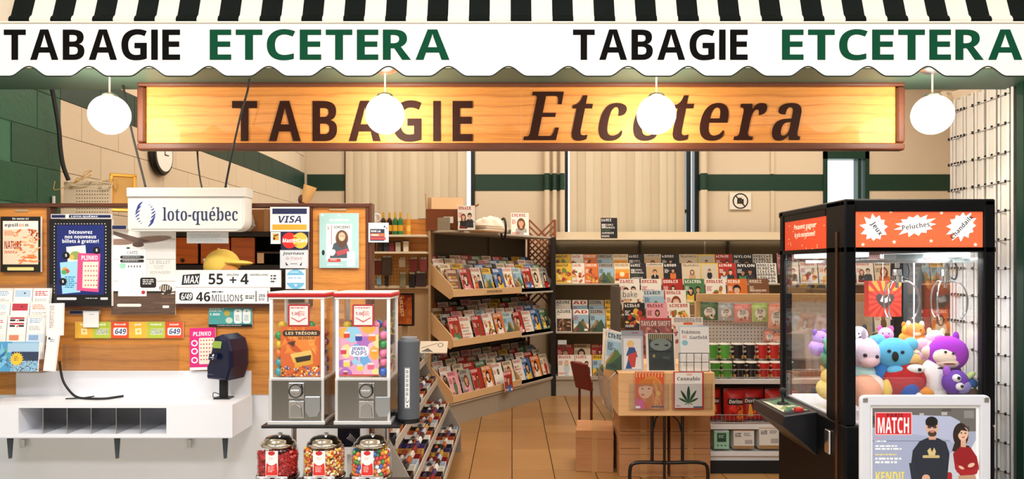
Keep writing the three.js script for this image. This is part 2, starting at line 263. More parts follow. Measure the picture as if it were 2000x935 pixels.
// ---------- carved wooden sign ----------
{
  const Z = 3.38, r = R(270, 155, 1765, 294, Z), s = thing('wooden_sign', 'long varnished oak shop sign with dark carved lettering under the awning', 'sign', [r.x, r.y, -Z]);
  const w = r.w, h = r.h, t = 0.034, seam = X(1018, Z) - r.x;
  obj('board', rb(seam + w / 2 - t - 0.0008, h - 2 * t, 0.03, (seam - w / 2 + t) / 2, 0, -0.02, 0.001, 1), M.sign, s);
  obj('board', rb(w / 2 - seam - t - 0.0008, h - 2 * t, 0.03, (seam + w / 2 - t) / 2, 0, -0.02, 0.001, 1), M.sign, s);
  const pf = (l) => { const g = new THREE.ExtrudeGeometry(shapeOf([[-0.03, 0], [0.012, 0], [0.016, 0.006], [0.012, 0.014], [0.004, 0.02], [0.0, t], [-0.03, t]]), { depth: l, bevelEnabled: false }); return g; };
  const hz = (y, f) => uvm(pf(w).rotateY(Math.PI / 2).scale(1, f, -1).translate(-w / 2, y, 0));
  obj('frame_rail', rb(w, t, 0.05, 0, h / 2 - t / 2, -0.008, 0.01, 3), M.dark, s); obj('frame_rail', rb(w, t, 0.05, 0, -h / 2 + t / 2, -0.008, 0.01, 3), M.dark, s);
  for (const q of [-1, 1]) obj('frame_stile', rb(t, h - 2 * t, 0.05, q * (w / 2 - t / 2), 0, -0.008, 0.01, 3), M.dark, s);
  const dk = wood(darkT, 0.3, 0.08, { roughness: 0.6, color: 0x8a7468, specularIntensity: 0.4 });
  letters('TABAGIE', droidBold, X(453, Z) - r.x, X(923, Z) - r.x, Y(275, Z) - r.y, S(78, Z), -0.006, 0.005, dk, s, { gap: 0.3 });
  letters('Etcetera', serifBold, X(1022, Z) - r.x, X(1562, Z) - r.x, Y(273, Z) - r.y, S(94, Z), -0.006, 0.005, dk, s, { skew: 0.2, gap: 0.2 });
  obj('hanger', [tube([[w / 2 - 0.58, h / 2 - 0.01, 0.02], [w / 2 - 0.575, h / 2 + 0.02, 0.025], [w / 2 - 0.57, h / 2 + 0.035, 0.01]], 0.0025, 10, 6)], M.steel, s);
}
// ---------- globe pendants ----------
[[214, 'left end of'], [752, 'G of TABAGIE on'], [1282, 'second e of Etcetera on'], [1821, 'right end of']].forEach(([px, where], i) => {
  const Z = 3.15, r = 0.083, cy = Y(224, Z), t = thing('globe_pendant', `glowing white globe lamp hanging by the ${where} the wooden sign`, 'lamp', [X(px, Z), cy, -Z], 0, 'globe pendant lamps');
  const topY = 2.39 - cy;
  obj('globe', new THREE.SphereGeometry(r, 40, 28), new THREE.MeshStandardMaterial({ color: 0xffffff, roughness: 0.3, emissive: 0xfff4e4, emissiveIntensity: 3.2 }), t);
  obj('cap', lathe([[0, r + 0.012], [0.012, r + 0.011], [0.03, r + 0.004], [0.036, r - 0.006], [0.034, r - 0.01]]), M.steel, t);
  obj('stem', cyl(0.004, 0.004, topY - r, 0, (topY + r) / 2, 0, 10), M.white, t);
  obj('ceiling_rose', lathe([[0, topY - 0.022], [0.02, topY - 0.02], [0.05, topY - 0.008], [0.055, topY]]), M.steel, t);
  const l = new THREE.PointLight(0xfff0dc, GLOBE_LIGHT); l.castShadow = true; l.shadow.radius = 4; l.name = 'globe_glow'; t.add(l);
});

// ---------- a flat printed thing at its place on the shop front ----------
function sheet(name, label, cat, [x0, y0, x1, y1], Z, d, px, draw, { group, lean = 0, roll = 0, matte = false, opt } = {}) {
  const r = R(x0, y0, x1, y1, Z), pr = print(px, px * r.h / r.w, draw), o = obj(name, printBox(r.w, r.h, d, pr, opt), matte ? pr.page.matte : pr.mat);
  o.position.set(r.x, r.y, -Z); o.rotation.set(lean, 0, roll); return tag(o, label, cat, group);
}
// ---------- lottery booth: oak screen wall ----------
const BO = 3.5;
{
  const b = thing('oak_booth', 'oak panelled lottery booth wall with dark trim and open hatch', 'booth', [0, 0, -BO]), x0 = LW + 0.01, q = (a) => X(a, BO), v = (a) => Y(a, BO);
  obj('lower_panel', span(x0, q(722), v(770), v(597), -0.05, 0), M.oak, b);
  obj('side_panel', span(x0, q(93), v(597), v(404), -0.04, 0), M.oak, b);
  obj('side_panel', span(q(611), q(714), v(597), v(404), -0.04, 0), M.oak, b);
  obj('base_panel', span(x0, q(722), 0, v(770), -0.05, -0.004), M.laminate, b);
  obj('top_rail', rb(q(722) - x0, S(8, BO), 0.07, (q(722) + x0) / 2, v(401), -0.02, 0.005), M.dark, b);
  obj('sill', rb(q(608) - q(95), S(9, BO), 0.09, (q(608) + q(95)) / 2, v(596), -0.01, 0.005), M.dark, b);
  for (const a of [97, 607, 718]) obj('post', rb(S(7, BO), v(404) - v(597), 0.06, q(a), (v(404) + v(597)) / 2, -0.02, 0.004), M.dark, b);
  obj('end_stile', span(q(722), q(727), 0, v(397), -0.06, 0.012), M.dark, b);
  for (const [a, y, w] of [[43, 411, 26], [660, 409, 34]]) obj('picture_rail', rb(S(w, BO), S(5, BO), 0.006, q(a), v(y), 0.002, 0.002), M.tanDark, b);
}
// white writing ledge with pigeonholes
{
  const yT = 0.944, zf = -3.24, zb = -3.488, xr = -1.225, xl = -2.34, th = 0.014, yB = yT - 0.142;
  const L = thing('writing_ledge', 'white laminate writing ledge with open pigeonholes on tapered brackets below the oak panel', 'ledge', [0, yT, -3.5]), o = (x) => x, dz = 3.5, k = (a) => X(a, 3.24);
  const sp = (a, b, c, d, e, f) => span(a, b, c - yT, d - yT, e + dz, f + dz);
  obj('top', sp(xl, xr, yT - th, yT, zb, zf), M.laminate, L);
  obj('bottom', sp(xl, xr, yB, yB + th, zb, zf), M.laminate, L);
  obj('front_panel', sp(xl, k(36), yB + th, yT - th, zf - 0.016, zf), M.laminate, L);
  obj('front_panel', sp(k(325), xr, yB + th, yT - th, zf - 0.016, zf), M.laminate, L);
  obj('end_panel', sp(xr - 0.016, xr, yB + th, yT - th, zb, zf - 0.016), M.laminate, L);
  obj('compartment_side', sp(k(36) - 0.012, k(36), yB + th, yT - th, zb, zf - 0.016), M.laminate, L);
  obj('compartment_side', sp(k(325), k(325) + 0.012, yB + th, yT - th, zb, zf - 0.016), M.laminate, L);
  obj('back_panel', sp(xl, xr - 0.016, yB + th, yT - th, zb, zb + 0.006), M.laminate, L);
  for (const a of [84, 131, 178, 227, 274]) obj('divider', sp(k(a) - 0.0012, k(a) + 0.0012, yB + th, yT - th, zb + 0.006, zf), M.steel, L);
  obj('edge_trim', [sp(xl, xr, yB - 0.004, yB, zf - 0.02, zf + 0.002)], mat(0xc9ccd4, 0.4), L);
  obj('backsplash', sp(xl, X(490, 3.488), yT, Y(724, 3.488), -3.499, zb), M.laminate, L);
  for (const a of [20, 229, 440]) obj('bracket', new THREE.CylinderGeometry(0.014, 0.007, 0.105, 12).translate(X(a, 3.3), yB - 0.055 - yT, -3.3 + dz), mat(0x3d4750, 0.5), L);
  for (const [a, y] of [[43, 866], [369, 866]]) obj('clip', [rb(S(9, 3.48), S(16, 3.48), 0.012, X(a, 3.48), Y(y, 3.48) - yT, 0.014, 0.003), rb(S(5, 3.48), S(10, 3.48), 0.006, X(a + 1, 3.48), Y(y - 12, 3.48) - yT, 0.01, 0.002)], M.steel, L);
}
// ---------- signs on the booth ----------
sheet('framed_poster', 'black framed orange magazine poster on the left oak panel', 'poster', [3, 423, 81, 531], 3.485, 0.014, 300, (c, w, h) => {
  blk(c, 0, 0, w, h, '#14100e'); txt(c, 'En vente ici', w / 2, h * 0.06, 22, '#fff', { align: 'center' });
  blk(c, w * 0.06, h * 0.08, w * 0.88, h * 0.78, '#f6d9bd'); blk(c, w * 0.06, h * 0.08, w * 0.88, h * 0.15, '#fbf3ea');
  fit(c, 'epsil', w * 0.1, h * 0.12, w * 0.34, h * 0.06, '#1d2430'); fit(c, 'oo', w * 0.45, h * 0.135, w * 0.15, h * 0.045, '#e7906a'); fit(c, 'n', w * 0.61, h * 0.135, w * 0.09, h * 0.045, '#1d2430');
  for (let i = 0; i < 60; i++) oval(c, w * rr(0.35, 0.94), h * rr(0.24, 0.85), rr(6, 34), rr(3, 9), ['#ee8b50', '#f7b183', '#e5743c', '#fbd9bd'][i % 4], rr(-0.9, 0.2));
  for (let i = 0; i < 16; i++) oval(c, w * rr(0.72, 0.92), h * rr(0.25, 0.42), rr(3, 9), rr(3, 8), '#a0402c');
  small(c, w * 0.1, h * 0.26, w * 0.3, h * 0.09, 4, '#e0703a'); fit(c, 'NATURE', w * 0.09, h * 0.44, w * 0.44, h * 0.14, '#a02a1c'); small(c, w * 0.1, h * 0.62, w * 0.35, h * 0.05, 2, '#c85a30');
  rrect(c, w * 0.17, h * 0.91, w * 0.66, h * 0.06, 6, '#f2dc8c');
});
sheet('lottery_poster', 'tall navy lottery poster in a black lit frame with scratch tickets', 'poster', [99, 428, 220, 597], 3.455, 0.02, 420, (c, w, h) => {
  blk(c, 0, 0, w, h, '#06060b'); blk(c, w * 0.12, h * 0.07, w * 0.76, h * 0.8, '#10246e');
  for (let i = 0; i < 18; i++) { rrect(c, w * (0.09 + i * 0.0465), h * 0.05, 8, 6, 2, '#d8d8e6'); } for (let i = 0; i < 22; i++) { rrect(c, w * 0.075, h * (0.08 + i * 0.036), 6, 9, 2, '#d8d8e6'); rrect(c, w * 0.9, h * (0.08 + i * 0.036), 6, 9, 2, '#d8d8e6'); }
  ['Découvrez', 'nos nouveaux', 'billets à gratter!'].forEach((t, i) => txt(c, t, w * 0.5, h * (0.17 + i * 0.052), 32, '#fff', { align: 'center' }));
  poly(c, [[w * 0.27, h * 0.32], [w * 0.58, h * 0.3], [w * 0.6, h * 0.5], [w * 0.3, h * 0.52]], '#e9efe6'); oval(c, w * 0.42, h * 0.42, w * 0.09, h * 0.05, '#8fa85a'); oval(c, w * 0.36, h * 0.44, w * 0.04, h * 0.03, '#e8b75c');
  poly(c, [[w * 0.17, h * 0.5], [w * 0.46, h * 0.48], [w * 0.5, h * 0.84], [w * 0.21, h * 0.86]], '#9fd8f2'); for (const [a, b, q] of [[0.25, 0.58, '#e8a33c'], [0.28, 0.6, '#cf4a4a'], [0.24, 0.61, '#57a860']]) oval(c, w * a, h * b, w * 0.045, h * 0.026, q); small(c, w * 0.25, h * 0.66, w * 0.2, h * 0.14, 6, '#3a86b8');
  poly(c, [[w * 0.46, h * 0.39], [w * 0.82, h * 0.4], [w * 0.79, h * 0.84], [w * 0.44, h * 0.82]], '#ef4f88'); poly(c, [[w * 0.54, h * 0.49], [w * 0.79, h * 0.49], [w * 0.77, h * 0.8], [w * 0.53, h * 0.79]], '#fbe3cf'); fit(c, 'PLINKO', w * 0.51, h * 0.42, w * 0.27, h * 0.05, '#fff'); for (let i = 0; i < 5; i++) for (let j = 0; j < 5; j++) oval(c, w * (0.58 + j * 0.045), h * (0.54 + i * 0.055), 5, 5, '#d9486e');
  for (const [a, b] of [[0.27, 0.42], [0.76, 0.36], [0.22, 0.72]]) { oval(c, w * a, h * b, w * 0.06, w * 0.06, '#0a0a14'); txt(c, '$', w * a, h * b + 8, 26, '#fff', { align: 'center' }); }
  rrect(c, w * 0.12, h * 0.9, w * 0.32, h * 0.03, 8, '#e6e6ea'); small(c, w * 0.58, h * 0.905, w * 0.2, h * 0.02, 1, '#ccc'); rrect(c, w * 0.82, h * 0.9, w * 0.12, h * 0.028, 4, '#ddd');
});
function rail(label, [x0, y0, x1, y1], Z, word) { // narrow navy header rails
  sheet('header_rail', label, 'sign', [x0, y0, x1, y1], Z, 0.012, 240, (c, w, h) => { blk(c, 0, 0, w, h, '#c9ccd6'); blk(c, 4, 4, w - 8, h - 8, '#141d4a'); if (word) { blk(c, w * 0.24, 2, w * 0.06, h - 4, '#f4f0da'); fit(c, word, w * 0.33, h * 0.3, w * 0.45, h * 0.38, '#fff'); } });
}
rail('navy header rail with white lettering above the navy lottery poster', [101, 418, 219, 427], 3.45, 'LOTO-QUÉBEC');
rail('short navy rail at the top left of the airplane poster', [220, 440, 248, 448], 3.445);
rail('navy rail left of the white card below the navy poster', [137, 606, 163, 613], 3.49);
rail('navy rail right above the white card below the navy poster', [167, 605, 195, 613], 3.49);
sheet('white_card', 'small white card hanging below the navy lottery poster', 'card', [163, 607, 193, 639], 3.48, 0.004, 80, (c, w, h) => { blk(c, 0, 0, w, h, '#f3f3f1'); small(c, w * 0.4, h * 0.2, w * 0.3, h * 0.06, 1, '#888'); });
sheet('travel_poster', 'airplane travel poster with a calendar card and suitcase on the booth hatch', 'poster', [218, 450, 343, 614], 3.465, 0.006, 420, (c, w, h) => {
  blk(c, 0, 0, w, h, '#f1eeea'); for (const q of [0.1, 0.34, 0.6]) blk(c, 0, h * q, w, 3, '#8d8780'); blk(c, 0, h * 0.74, w, h * 0.26, '#5b463a'); for (let i = 0; i < 40; i++) blk(c, rr(-40, w), h * rr(0.75, 1), rr(60, 160), rr(2, 5), ['#6d5546', '#473429', '#7b6352'][i % 3]); blk(c, 0, h * 0.72, w, h * 0.025, '#231e1d');
  oval(c, w * 0.58, h * 0.11, w * 0.36, h * 0.04, '#a08478', -0.1); oval(c, w * 0.12, h * 0.14, w * 0.24, h * 0.035, '#8d7267', 0); poly(c, [[w * 0.62, h * 0.13], [w * 0.0, h * 0.0], [w * 0.0, h * 0.04], [w * 0.4, h * 0.16]], '#6f5a52'); oval(c, w * 0.42, h * 0.17, w * 0.09, h * 0.03, '#5f4b45'); blk(c, w * 0.24, h * 0.2, w * 0.05, h * 0.03, '#2f2826');
  blk(c, w * 0.11, h * 0.22, w * 0.44, h * 0.56, '#fbfbfa'); c.strokeStyle = '#c9c9c7'; c.lineWidth = 2; c.strokeRect(w * 0.11, h * 0.22, w * 0.44, h * 0.56); fit(c, 'CARTE', w * 0.24, h * 0.245, w * 0.18, h * 0.04, '#222', { bold: false }); for (const q of [0.3, 0.345]) { rrect(c, w * 0.14, h * q, w * 0.37, h * 0.036, 8, '#26262a'); small(c, w * 0.18, h * (q + 0.012), w * 0.3, h * 0.014, 1, '#eee'); }
  oval(c, w * 0.18, h * 0.42, w * 0.05, h * 0.035, '#9ad7bd'); for (let i = 0; i < 5; i++) { blk(c, w * (0.26 + i * 0.045), h * 0.415, 9, 14, '#77757a'); for (let j = 0; j < 4; j++) txt(c, '$', w * (0.16 + i * 0.08), h * (0.52 + j * 0.05), 16, '#bcbcc4', { bold: false }); }
  rrect(c, w * 0.45, h * 0.56, w * 0.25, h * 0.12, 14, '#1d1b1d'); small(c, w * 0.49, h * 0.58, w * 0.18, h * 0.07, 3, '#e9e9e9'); oval(c, w * 0.5, h * 0.735, 13, 12, '#b0303c');
  fit(c, 'LE BILLET', w * 0.6, h * 0.36, w * 0.32, h * 0.035, '#a7a39c', { bold: false }); txt(c, 'QUI DONNE', w * 0.66, h * 0.43, 13, '#b3afa8', { bold: false }); txt(c, 'ENVIE DE', w * 0.68, h * 0.455, 13, '#b3afa8', { bold: false }); fit(c, 'VOYAGER!', w * 0.6, h * 0.48, w * 0.32, h * 0.035, '#a7a39c', { bold: false });
  oval(c, w * 0.85, h * 0.69, w * 0.1, h * 0.05, '#3b332f', 0.15); for (let i = 0; i < 5; i++) poly(c, [[w * (0.77 + i * 0.035), h * 0.65], [w * (0.785 + i * 0.035), h * 0.65], [w * (0.775 + i * 0.035), h * 0.72], [w * (0.76 + i * 0.035), h * 0.72]], '#e9dcc6'); for (let i = 0; i < 12; i++) oval(c, w * rr(0.72, 0.97), h * rr(0.71, 0.78), rr(5, 14), rr(3, 7), i % 2 ? '#2f2723' : '#cfc6bd');
  rrect(c, w * 0.09, h * 0.87, w * 0.38, h * 0.035, 10, '#e9e4de'); rrect(c, w * 0.8, h * 0.89, w * 0.1, h * 0.03, 4, '#eee');
});
{ // hanging light box sign
  const Z = 3.36, r = R(248, 366, 480, 451, Z), d = 0.09, t = thing('hanging_sign', 'white hanging box sign with blue swirl emblem above the hatch', 'sign', [r.x, r.y, -Z]);
  const w = r.w, h = r.h, lip = S(19, Z), k = 0.055, s = new THREE.Shape(), y1 = h / 2 - lip, w2 = w / 2 - 0.004; s.moveTo(-w2, y1); s.lineTo(w2, y1); s.lineTo(w2, -h / 2 + k); s.quadraticCurveTo(w2, -h / 2, w2 - k, -h / 2); s.lineTo(-w2 + 0.01, -h / 2); s.lineTo(-w2, -h / 2 + 0.01); s.closePath();
  obj('housing', uvm(new THREE.ExtrudeGeometry(s, { depth: d, bevelEnabled: false }).translate(0, 0, -d)), mat(0xd0ceca, 0.4), t);
  obj('top_lip', rb(w, lip - 0.002, d + 0.014, 0, h / 2 - lip / 2, -d / 2, 0.004), mat(0xc8c6c2, 0.4), t);
  const pr = print(600, 180, (c, W, H) => {
    blk(c, 0, 0, W, H, '#d0ceca'); const ink = '#1d2f78', ox = 80, oy = 90; c.strokeStyle = ink; c.lineCap = 'round';
    for (const q of [0, Math.PI]) for (let i = 0; i < 7; i++) { c.save(); c.translate(ox, oy); c.rotate(q); const f = -0.55 + i * 0.27, a = -1.0 + i * 0.1, l = [66, 54, 44, 34, 25, 17, 11][i], k = 13 - i * 1.4, sx = -56 * Math.cos(f), sy = 58 * Math.sin(f) + 8, ex = sx + Math.cos(a) * l, ey = sy + Math.sin(a) * l, mx = (sx + ex) / 2, my = (sy + ey) / 2, nx = Math.sin(a), ny = -Math.cos(a); c.fillStyle = ink; c.beginPath(); c.moveTo(sx, sy); c.quadraticCurveTo(mx + nx * k * 1.7, my + ny * k * 1.7, ex, ey); c.quadraticCurveTo(mx - nx * k * 0.1, my - ny * k * 0.1, sx, sy); c.fill(); c.restore(); }
    fit(c, 'loto-québec', 172, 48, 410, 82, '#1c2a4c', { font: 'serif' });
  });
  const pw = w * 0.93, ph = pw * 0.3; obj('emblem_face', printBox(pw, Math.min(ph, h - lip - 0.02), 0.003, pr).translate(0, -lip / 2, 0.0015), pr.mat, t);
  obj('hook', [tube([[0.175, h / 2, -0.04], [0.17, h / 2 + 0.02, -0.04], [0.178, h / 2 + 0.035, -0.04]], 0.003, 10, 6)], M.steel, t);
  const cab = (name, label, pts, rad = 0.006) => tag(obj(name, tube(pts.map(([a, b, z]) => [X(a, z), Y(b, z), -z]), rad, 60, 8), M.rubber), label, 'cable');
  cab('hanging_cable', 'black cable crossing the wooden sign down to the white box sign', [[488, 150, 3.3], [484, 175, 3.3], [470, 225, 3.3], [455, 290, 3.32], [444, 345, 3.38], [440, 367, 3.4]], 0.005);
  cab('hanging_cable', 'dark cable left of the wooden sign running down to the box sign', [[236, 152, 3.42], [243, 180, 3.42], [256, 250, 3.43], [268, 300, 3.43], [277, 335, 3.42], [284, 364, 3.4]], 0.005);
  cab('wall_cable', 'thick black cable bundle beside the green block wall', [[97, 152, 3.7], [105, 190, 3.75], [115, 250, 3.78], [118, 290, 3.8], [124, 325, 3.82], [134, 352, 3.84]], 0.011);
  cab('thin_wire', 'thin wire hanging under the wooden sign near the clock', [[385, 288, 3.43], [387, 320, 3.43], [391, 350, 3.43], [395, 370, 3.42]], 0.004);
}
// numbers boards
const boards = [['MAX', [344, 527, 549, 562], 'white jackpot board reading 55 + 4 on the hatch sill'], ['649', [344, 561.5, 527, 594], 'white jackpot board reading 46 MILLION$ on the hatch sill']];
boards.forEach(([k, r, label], i) => sheet('jackpot_board', label, 'sign', [r[0], r[1], r[2], r[3] - 1], 3.47 - i * 0.012, 0.012, 620, (c, w, h) => {
  blk(c, 0, 0, w, h, '#eceded'); blk(c, 0, h - 5, w, 5, '#b9b4b4');
  if (!i) { poly(c, [[44, 30], [145, 22], [138, 84], [36, 88]], '#1a1a1e'); fit(c, 'MAX', 46, 34, 90, 44, '#fff', { skew: 0.1 }); fit(c, '55', 192, 22, 92, 62, '#111'); fit(c, '+', 316, 40, 46, 46, '#111'); fit(c, '4', 382, 22, 50, 62, '#111'); txt(c, 'MILLIONS', 302, 34, 15, '#333'); txt(c, 'MAXMILLIONS', 440, 34, 15, '#333'); small(c, 560, 30, 46, 50, 3, '#444'); }
  else { rrect(c, 26, 32, 88, 52, 14, '#18181c'); fit(c, '6/49', 34, 38, 72, 40, '#fff', { skew: 0.15 }); fit(c, '46', 136, 28, 96, 62, '#111'); fit(c, 'MILLION$', 236, 44, 212, 46, '#111', { bold: false }); small(c, 240, 24, 86, 14, 1, '#222'); small(c, 460, 52, 62, 26, 2, '#222'); blk(c, 528, 22, 6, 70, '#222'); txt(c, '25$', 548, 62, 26, '#222'); small(c, 548, 70, 40, 18, 2, '#555'); blk(c, 606, 22, 6, 70, '#222'); }
}));
sheet('card_sign', 'blue white and gold card payment sign reading VISA', 'sign', [528, 404, 604, 452], 3.458, 0.006, 320, (c, w, h) => { blk(c, 0, 0, w, h, '#f2f1ee'); blk(c, w * 0.06, h * 0.07, w * 0.88, h * 0.22, '#1b2452'); blk(c, w * 0.06, h * 0.71, w * 0.88, h * 0.22, '#eba234'); fit(c, 'VISA', w * 0.18, h * 0.36, w * 0.62, h * 0.28, '#1b2452', { skew: 0.22 }); });
sheet('card_sign', 'navy sign with overlapping red and yellow discs reading MasterCard', 'sign', [549, 452, 603, 487], 3.456, 0.006, 280, (c, w, h) => { blk(c, 0, 0, w, h, '#141a3c'); oval(c, w * 0.31, h * 0.5, w * 0.27, h * 0.44, '#d3231f'); oval(c, w * 0.7, h * 0.5, w * 0.27, h * 0.44, '#f0b445'); for (let i = 0; i < 6; i++) blk(c, w * 0.44, h * (0.22 + i * 0.1), w * 0.13, h * 0.05, i % 2 ? '#d3231f' : '#f0b445'); fit(c, 'MasterCard', w * 0.05, h * 0.38, w * 0.9, h * 0.23, '#fff', { skew: 0.1 }); });
sheet('small_sticker', 'small white sticker with gold card beside the red and yellow discs', 'sticker', [529, 453, 548, 476], 3.458, 0.004, 80, (c, w, h) => { blk(c, 0, 0, w, h, '#efece6'); blk(c, w * 0.22, h * 0.14, w * 0.6, h * 0.55, '#d99a3a'); poly(c, [[w * 0.3, h * 0.3], [w * 0.8, h * 0.16], [w * 0.82, h * 0.24], [w * 0.34, h * 0.4]], '#3a2a20'); oval(c, w * 0.36, h * 0.55, 9, 10, '#2c211c'); });
sheet('newspaper_sign', 'grey newspapers sign below the red and yellow discs', 'sign', [547, 488, 602, 524], 3.457, 0.006, 260, (c, w, h) => { blk(c, 0, 0, w, h, '#cdd2d8'); c.strokeStyle = '#8a9096'; c.lineWidth = 4; c.strokeRect(2, 2, w - 4, h - 4); fit(c, 'Journaux', w * 0.12, h * 0.1, w * 0.74, h * 0.15, '#1d1d24', { skew: 0.15 }); fit(c, 'de France', w * 0.2, h * 0.36, w * 0.58, h * 0.16, '#a06040', { font: 'serif', skew: 0.2, bold: false }); poly(c, [[w * 0.2, h * 0.64], [w * 0.3, h * 0.82], [w * 0.22, h * 0.84]], '#222'); poly(c, [[w * 0.78, h * 0.64], [w * 0.7, h * 0.82], [w * 0.76, h * 0.86]], '#222'); blk(c, w * 0.38, h * 0.73, w * 0.24, 5, '#333'); });
sheet('round_sticker', 'pale blue notice sticker beneath the grey newspapers sign', 'sticker', [558, 526, 597, 564], 3.457, 0.004, 160, (c, w, h) => { blk(c, 0, 0, w, h, '#dfe6ea'); oval(c, w / 2, h * 0.5, w * 0.48, h * 0.5, '#6fb6dc'); blk(c, 0, h * 0.3, w, h * 0.38, '#f4f6f7'); small(c, w * 0.12, h * 0.4, w * 0.76, h * 0.14, 1, '#9cc4dc'); small(c, w * 0.24, h * 0.12, w * 0.5, h * 0.08, 1, '#e8f3fa'); poly(c, [[w * 0.42, h * 0.76], [w * 0.6, h * 0.76], [w * 0.51, h * 0.88]], '#e8f3fa'); });
sheet('girl_poster', 'pale blue magazine poster with a hooded girl on the right oak panel', 'poster', [624, 416, 701, 523], 3.488, 0.004, 320, (c, w, h) => {
  blk(c, 0, 0, w, h, '#a3cbcb'); txt(c, 'EN VENTE ICI', w / 2, h * 0.15, 24, '#fff', { align: 'center' }); oval(c, w * 0.08, h * 0.04, 10, 10, '#e6f1f0'); oval(c, w * 0.5, h * 0.04, 9, 9, '#e6f1f0'); blk(c, w * 0.18, h * 0.2, w * 0.64, h * 0.66, '#f2f0ec'); txt(c, 'S', w * 0.2, h * 0.3, 34, '#c23a36'); blk(c, w * 0.3, h * 0.22, 5, h * 0.35, '#b92f2f'); fit(c, 'SORCIÈRES', w * 0.36, h * 0.22, w * 0.42, h * 0.06, '#1c1c1c');
  poly(c, [[w * 0.26, h * 0.82], [w * 0.36, h * 0.56], [w * 0.5, h * 0.5], [w * 0.7, h * 0.56], [w * 0.82, h * 0.82]], '#46525c'); oval(c, w * 0.57, h * 0.46, w * 0.16, h * 0.15, '#6c4c3a'); oval(c, w * 0.57, h * 0.5, w * 0.13, h * 0.13, '#5a4034'); oval(c, w * 0.57, h * 0.43, w * 0.085, h * 0.08, '#e3b394'); for (const q of [-0.03, 0.03]) oval(c, w * (0.57 + q), h * 0.42, 4, 3, '#2b211d'); blk(c, w * 0.54, h * 0.46, w * 0.06, 4, '#fff');
  poly(c, [[w * 0.42, h * 0.7], [w * 0.72, h * 0.64], [w * 0.74, h * 0.72], [w * 0.46, h * 0.78]], '#b04a54'); oval(c, w * 0.34, h * 0.72, 20, 28, '#e7e7e6', 0.5); oval(c, w * 0.1, h * 0.72, 12, 22, '#24262a'); rrect(c, w * 0.22, h * 0.83, w * 0.32, h * 0.06, 8, '#c2423c'); small(c, w * 0.28, h * 0.845, w * 0.22, h * 0.025, 1, '#fff'); blk(c, w * 0.7, h * 0.7, w * 0.2, h * 0.27, '#f6f4f2'); small(c, w * 0.2, h * 0.92, w * 0.44, h * 0.04, 2, '#e9f4f3');
});
sheet('teal_sign', 'teal panoramic leaflet with two white tags on the lower oak panel', 'sign', [408, 600, 493, 638], 3.49, 0.005, 320, (c, w, h) => { blk(c, 0, 0, w, h, '#4fa6a3'); blk(c, 0, h * 0.86, w, h * 0.14, '#15191c'); small(c, w * 0.02, h * 0.06, w * 0.34, h * 0.2, 2, '#fff'); fit(c, '1-800', w * 0.02, h * 0.3, w * 0.24, h * 0.12, '#e9f5f2'); oval(c, w * 0.42, h * 0.3, 22, 22, '#bfa948'); oval(c, w * 0.47, h * 0.66, 26, 22, '#cfe3d2'); for (const q of [0.58, 0.78]) { rrect(c, w * q, h * 0.1, w * 0.18, h * 0.72, 18, '#f4f5f3'); oval(c, w * (q + 0.09), h * 0.2, 7, 6, '#4fa6a3'); small(c, w * (q + 0.04), h * 0.4, w * 0.1, h * 0.3, 4, '#9fb4b0'); } small(c, w * 0.2, h * 0.9, w * 0.6, h * 0.06, 1, '#ddd'); });
// six draw-day tags
[['#efb93f', 'Mardi', 1], ['#b5c844', 'Mardi', 2], ['#e2502a', 'Mercredi', 3], ['#efb93f', 'Jeudi', 1], ['#b5c844', 'Vendredi', 2], ['#e2502a', 'Samedi', 3]].forEach(([bg, day, k], i) => sheet('draw_tag', `${['amber', 'lime', 'red'][k - 1]} lottery draw tag, ${['left one of two in the strip', 'right one of two in the strip'][i > 2 ? 1 : 0]} on the oak panel`, 'tag', [147 + i * 35.2, 628, 182 + i * 35.2, 660], 3.49, 0.006, 130, (c, w, h) => {
  blk(c, 0, 0, w, h, bg); txt(c, day, w / 2, h * 0.22, 19, '#fff', { align: 'center' });
  if (k === 1) { poly(c, [[w * 0.34, h * 0.42], [w * 0.66, h * 0.38], [w * 0.7, h * 0.76], [w * 0.36, h * 0.78]], '#fbe7b4'); oval(c, w * 0.52, h * 0.58, 10, 9, '#efb93f'); }
  if (k === 2) fit(c, 'MAX', w * 0.18, h * 0.42, w * 0.66, h * 0.34, '#123f6a', { skew: 0.15, stroke: '#fff', lw: 5 });
  if (k === 3) { rrect(c, w * 0.14, h * 0.36, w * 0.74, h * 0.46, 12, '#fff'); fit(c, '649', w * 0.2, h * 0.42, w * 0.62, h * 0.33, '#17336c', { skew: 0.15 }); }
}, { group: 'draw-day tags' }));
sheet('pink_leaflet', 'pink scratch ticket leaflet leaning on the oak panel beside the scanner', 'leaflet', [371, 640, 421, 722], 3.48, 0.005, 220, (c, w, h) => { blk(c, 0, 0, w, h, '#d8257c'); fit(c, 'PLINKO', w * 0.12, h * 0.09, w * 0.72, h * 0.1, '#fff', { skew: 0.1 }); rrect(c, w * 0.36, h * 0.24, w * 0.6, h * 0.62, 10, '#f7e3d2'); for (let i = 0; i < 6; i++) for (let j = 0; j < 5; j++) oval(c, w * (0.44 + j * 0.11), h * (0.3 + i * 0.09), 6, 6, '#b83a58'); for (const q of [0.36, 0.55, 0.76]) { oval(c, w * 0.19, h * q, w * 0.13, h * 0.075, '#fbeef4'); oval(c, w * 0.19, h * q, w * 0.08, h * 0.045, '#d8257c'); } blk(c, 0, h * 0.93, w, h * 0.07, '#f6f2f0'); }, { lean: -0.05, roll: 0.03 });
sheet('notice_strip', 'pale notice strip tucked under the white box sign', 'notice', [365, 453, 446, 475], 3.43, 0.003, 200, (c, w, h) => { blk(c, 0, 0, w, h, '#e6e9ea'); small(c, w * 0.08, h * 0.2, w * 0.84, h * 0.6, 4, '#c6d2da'); });
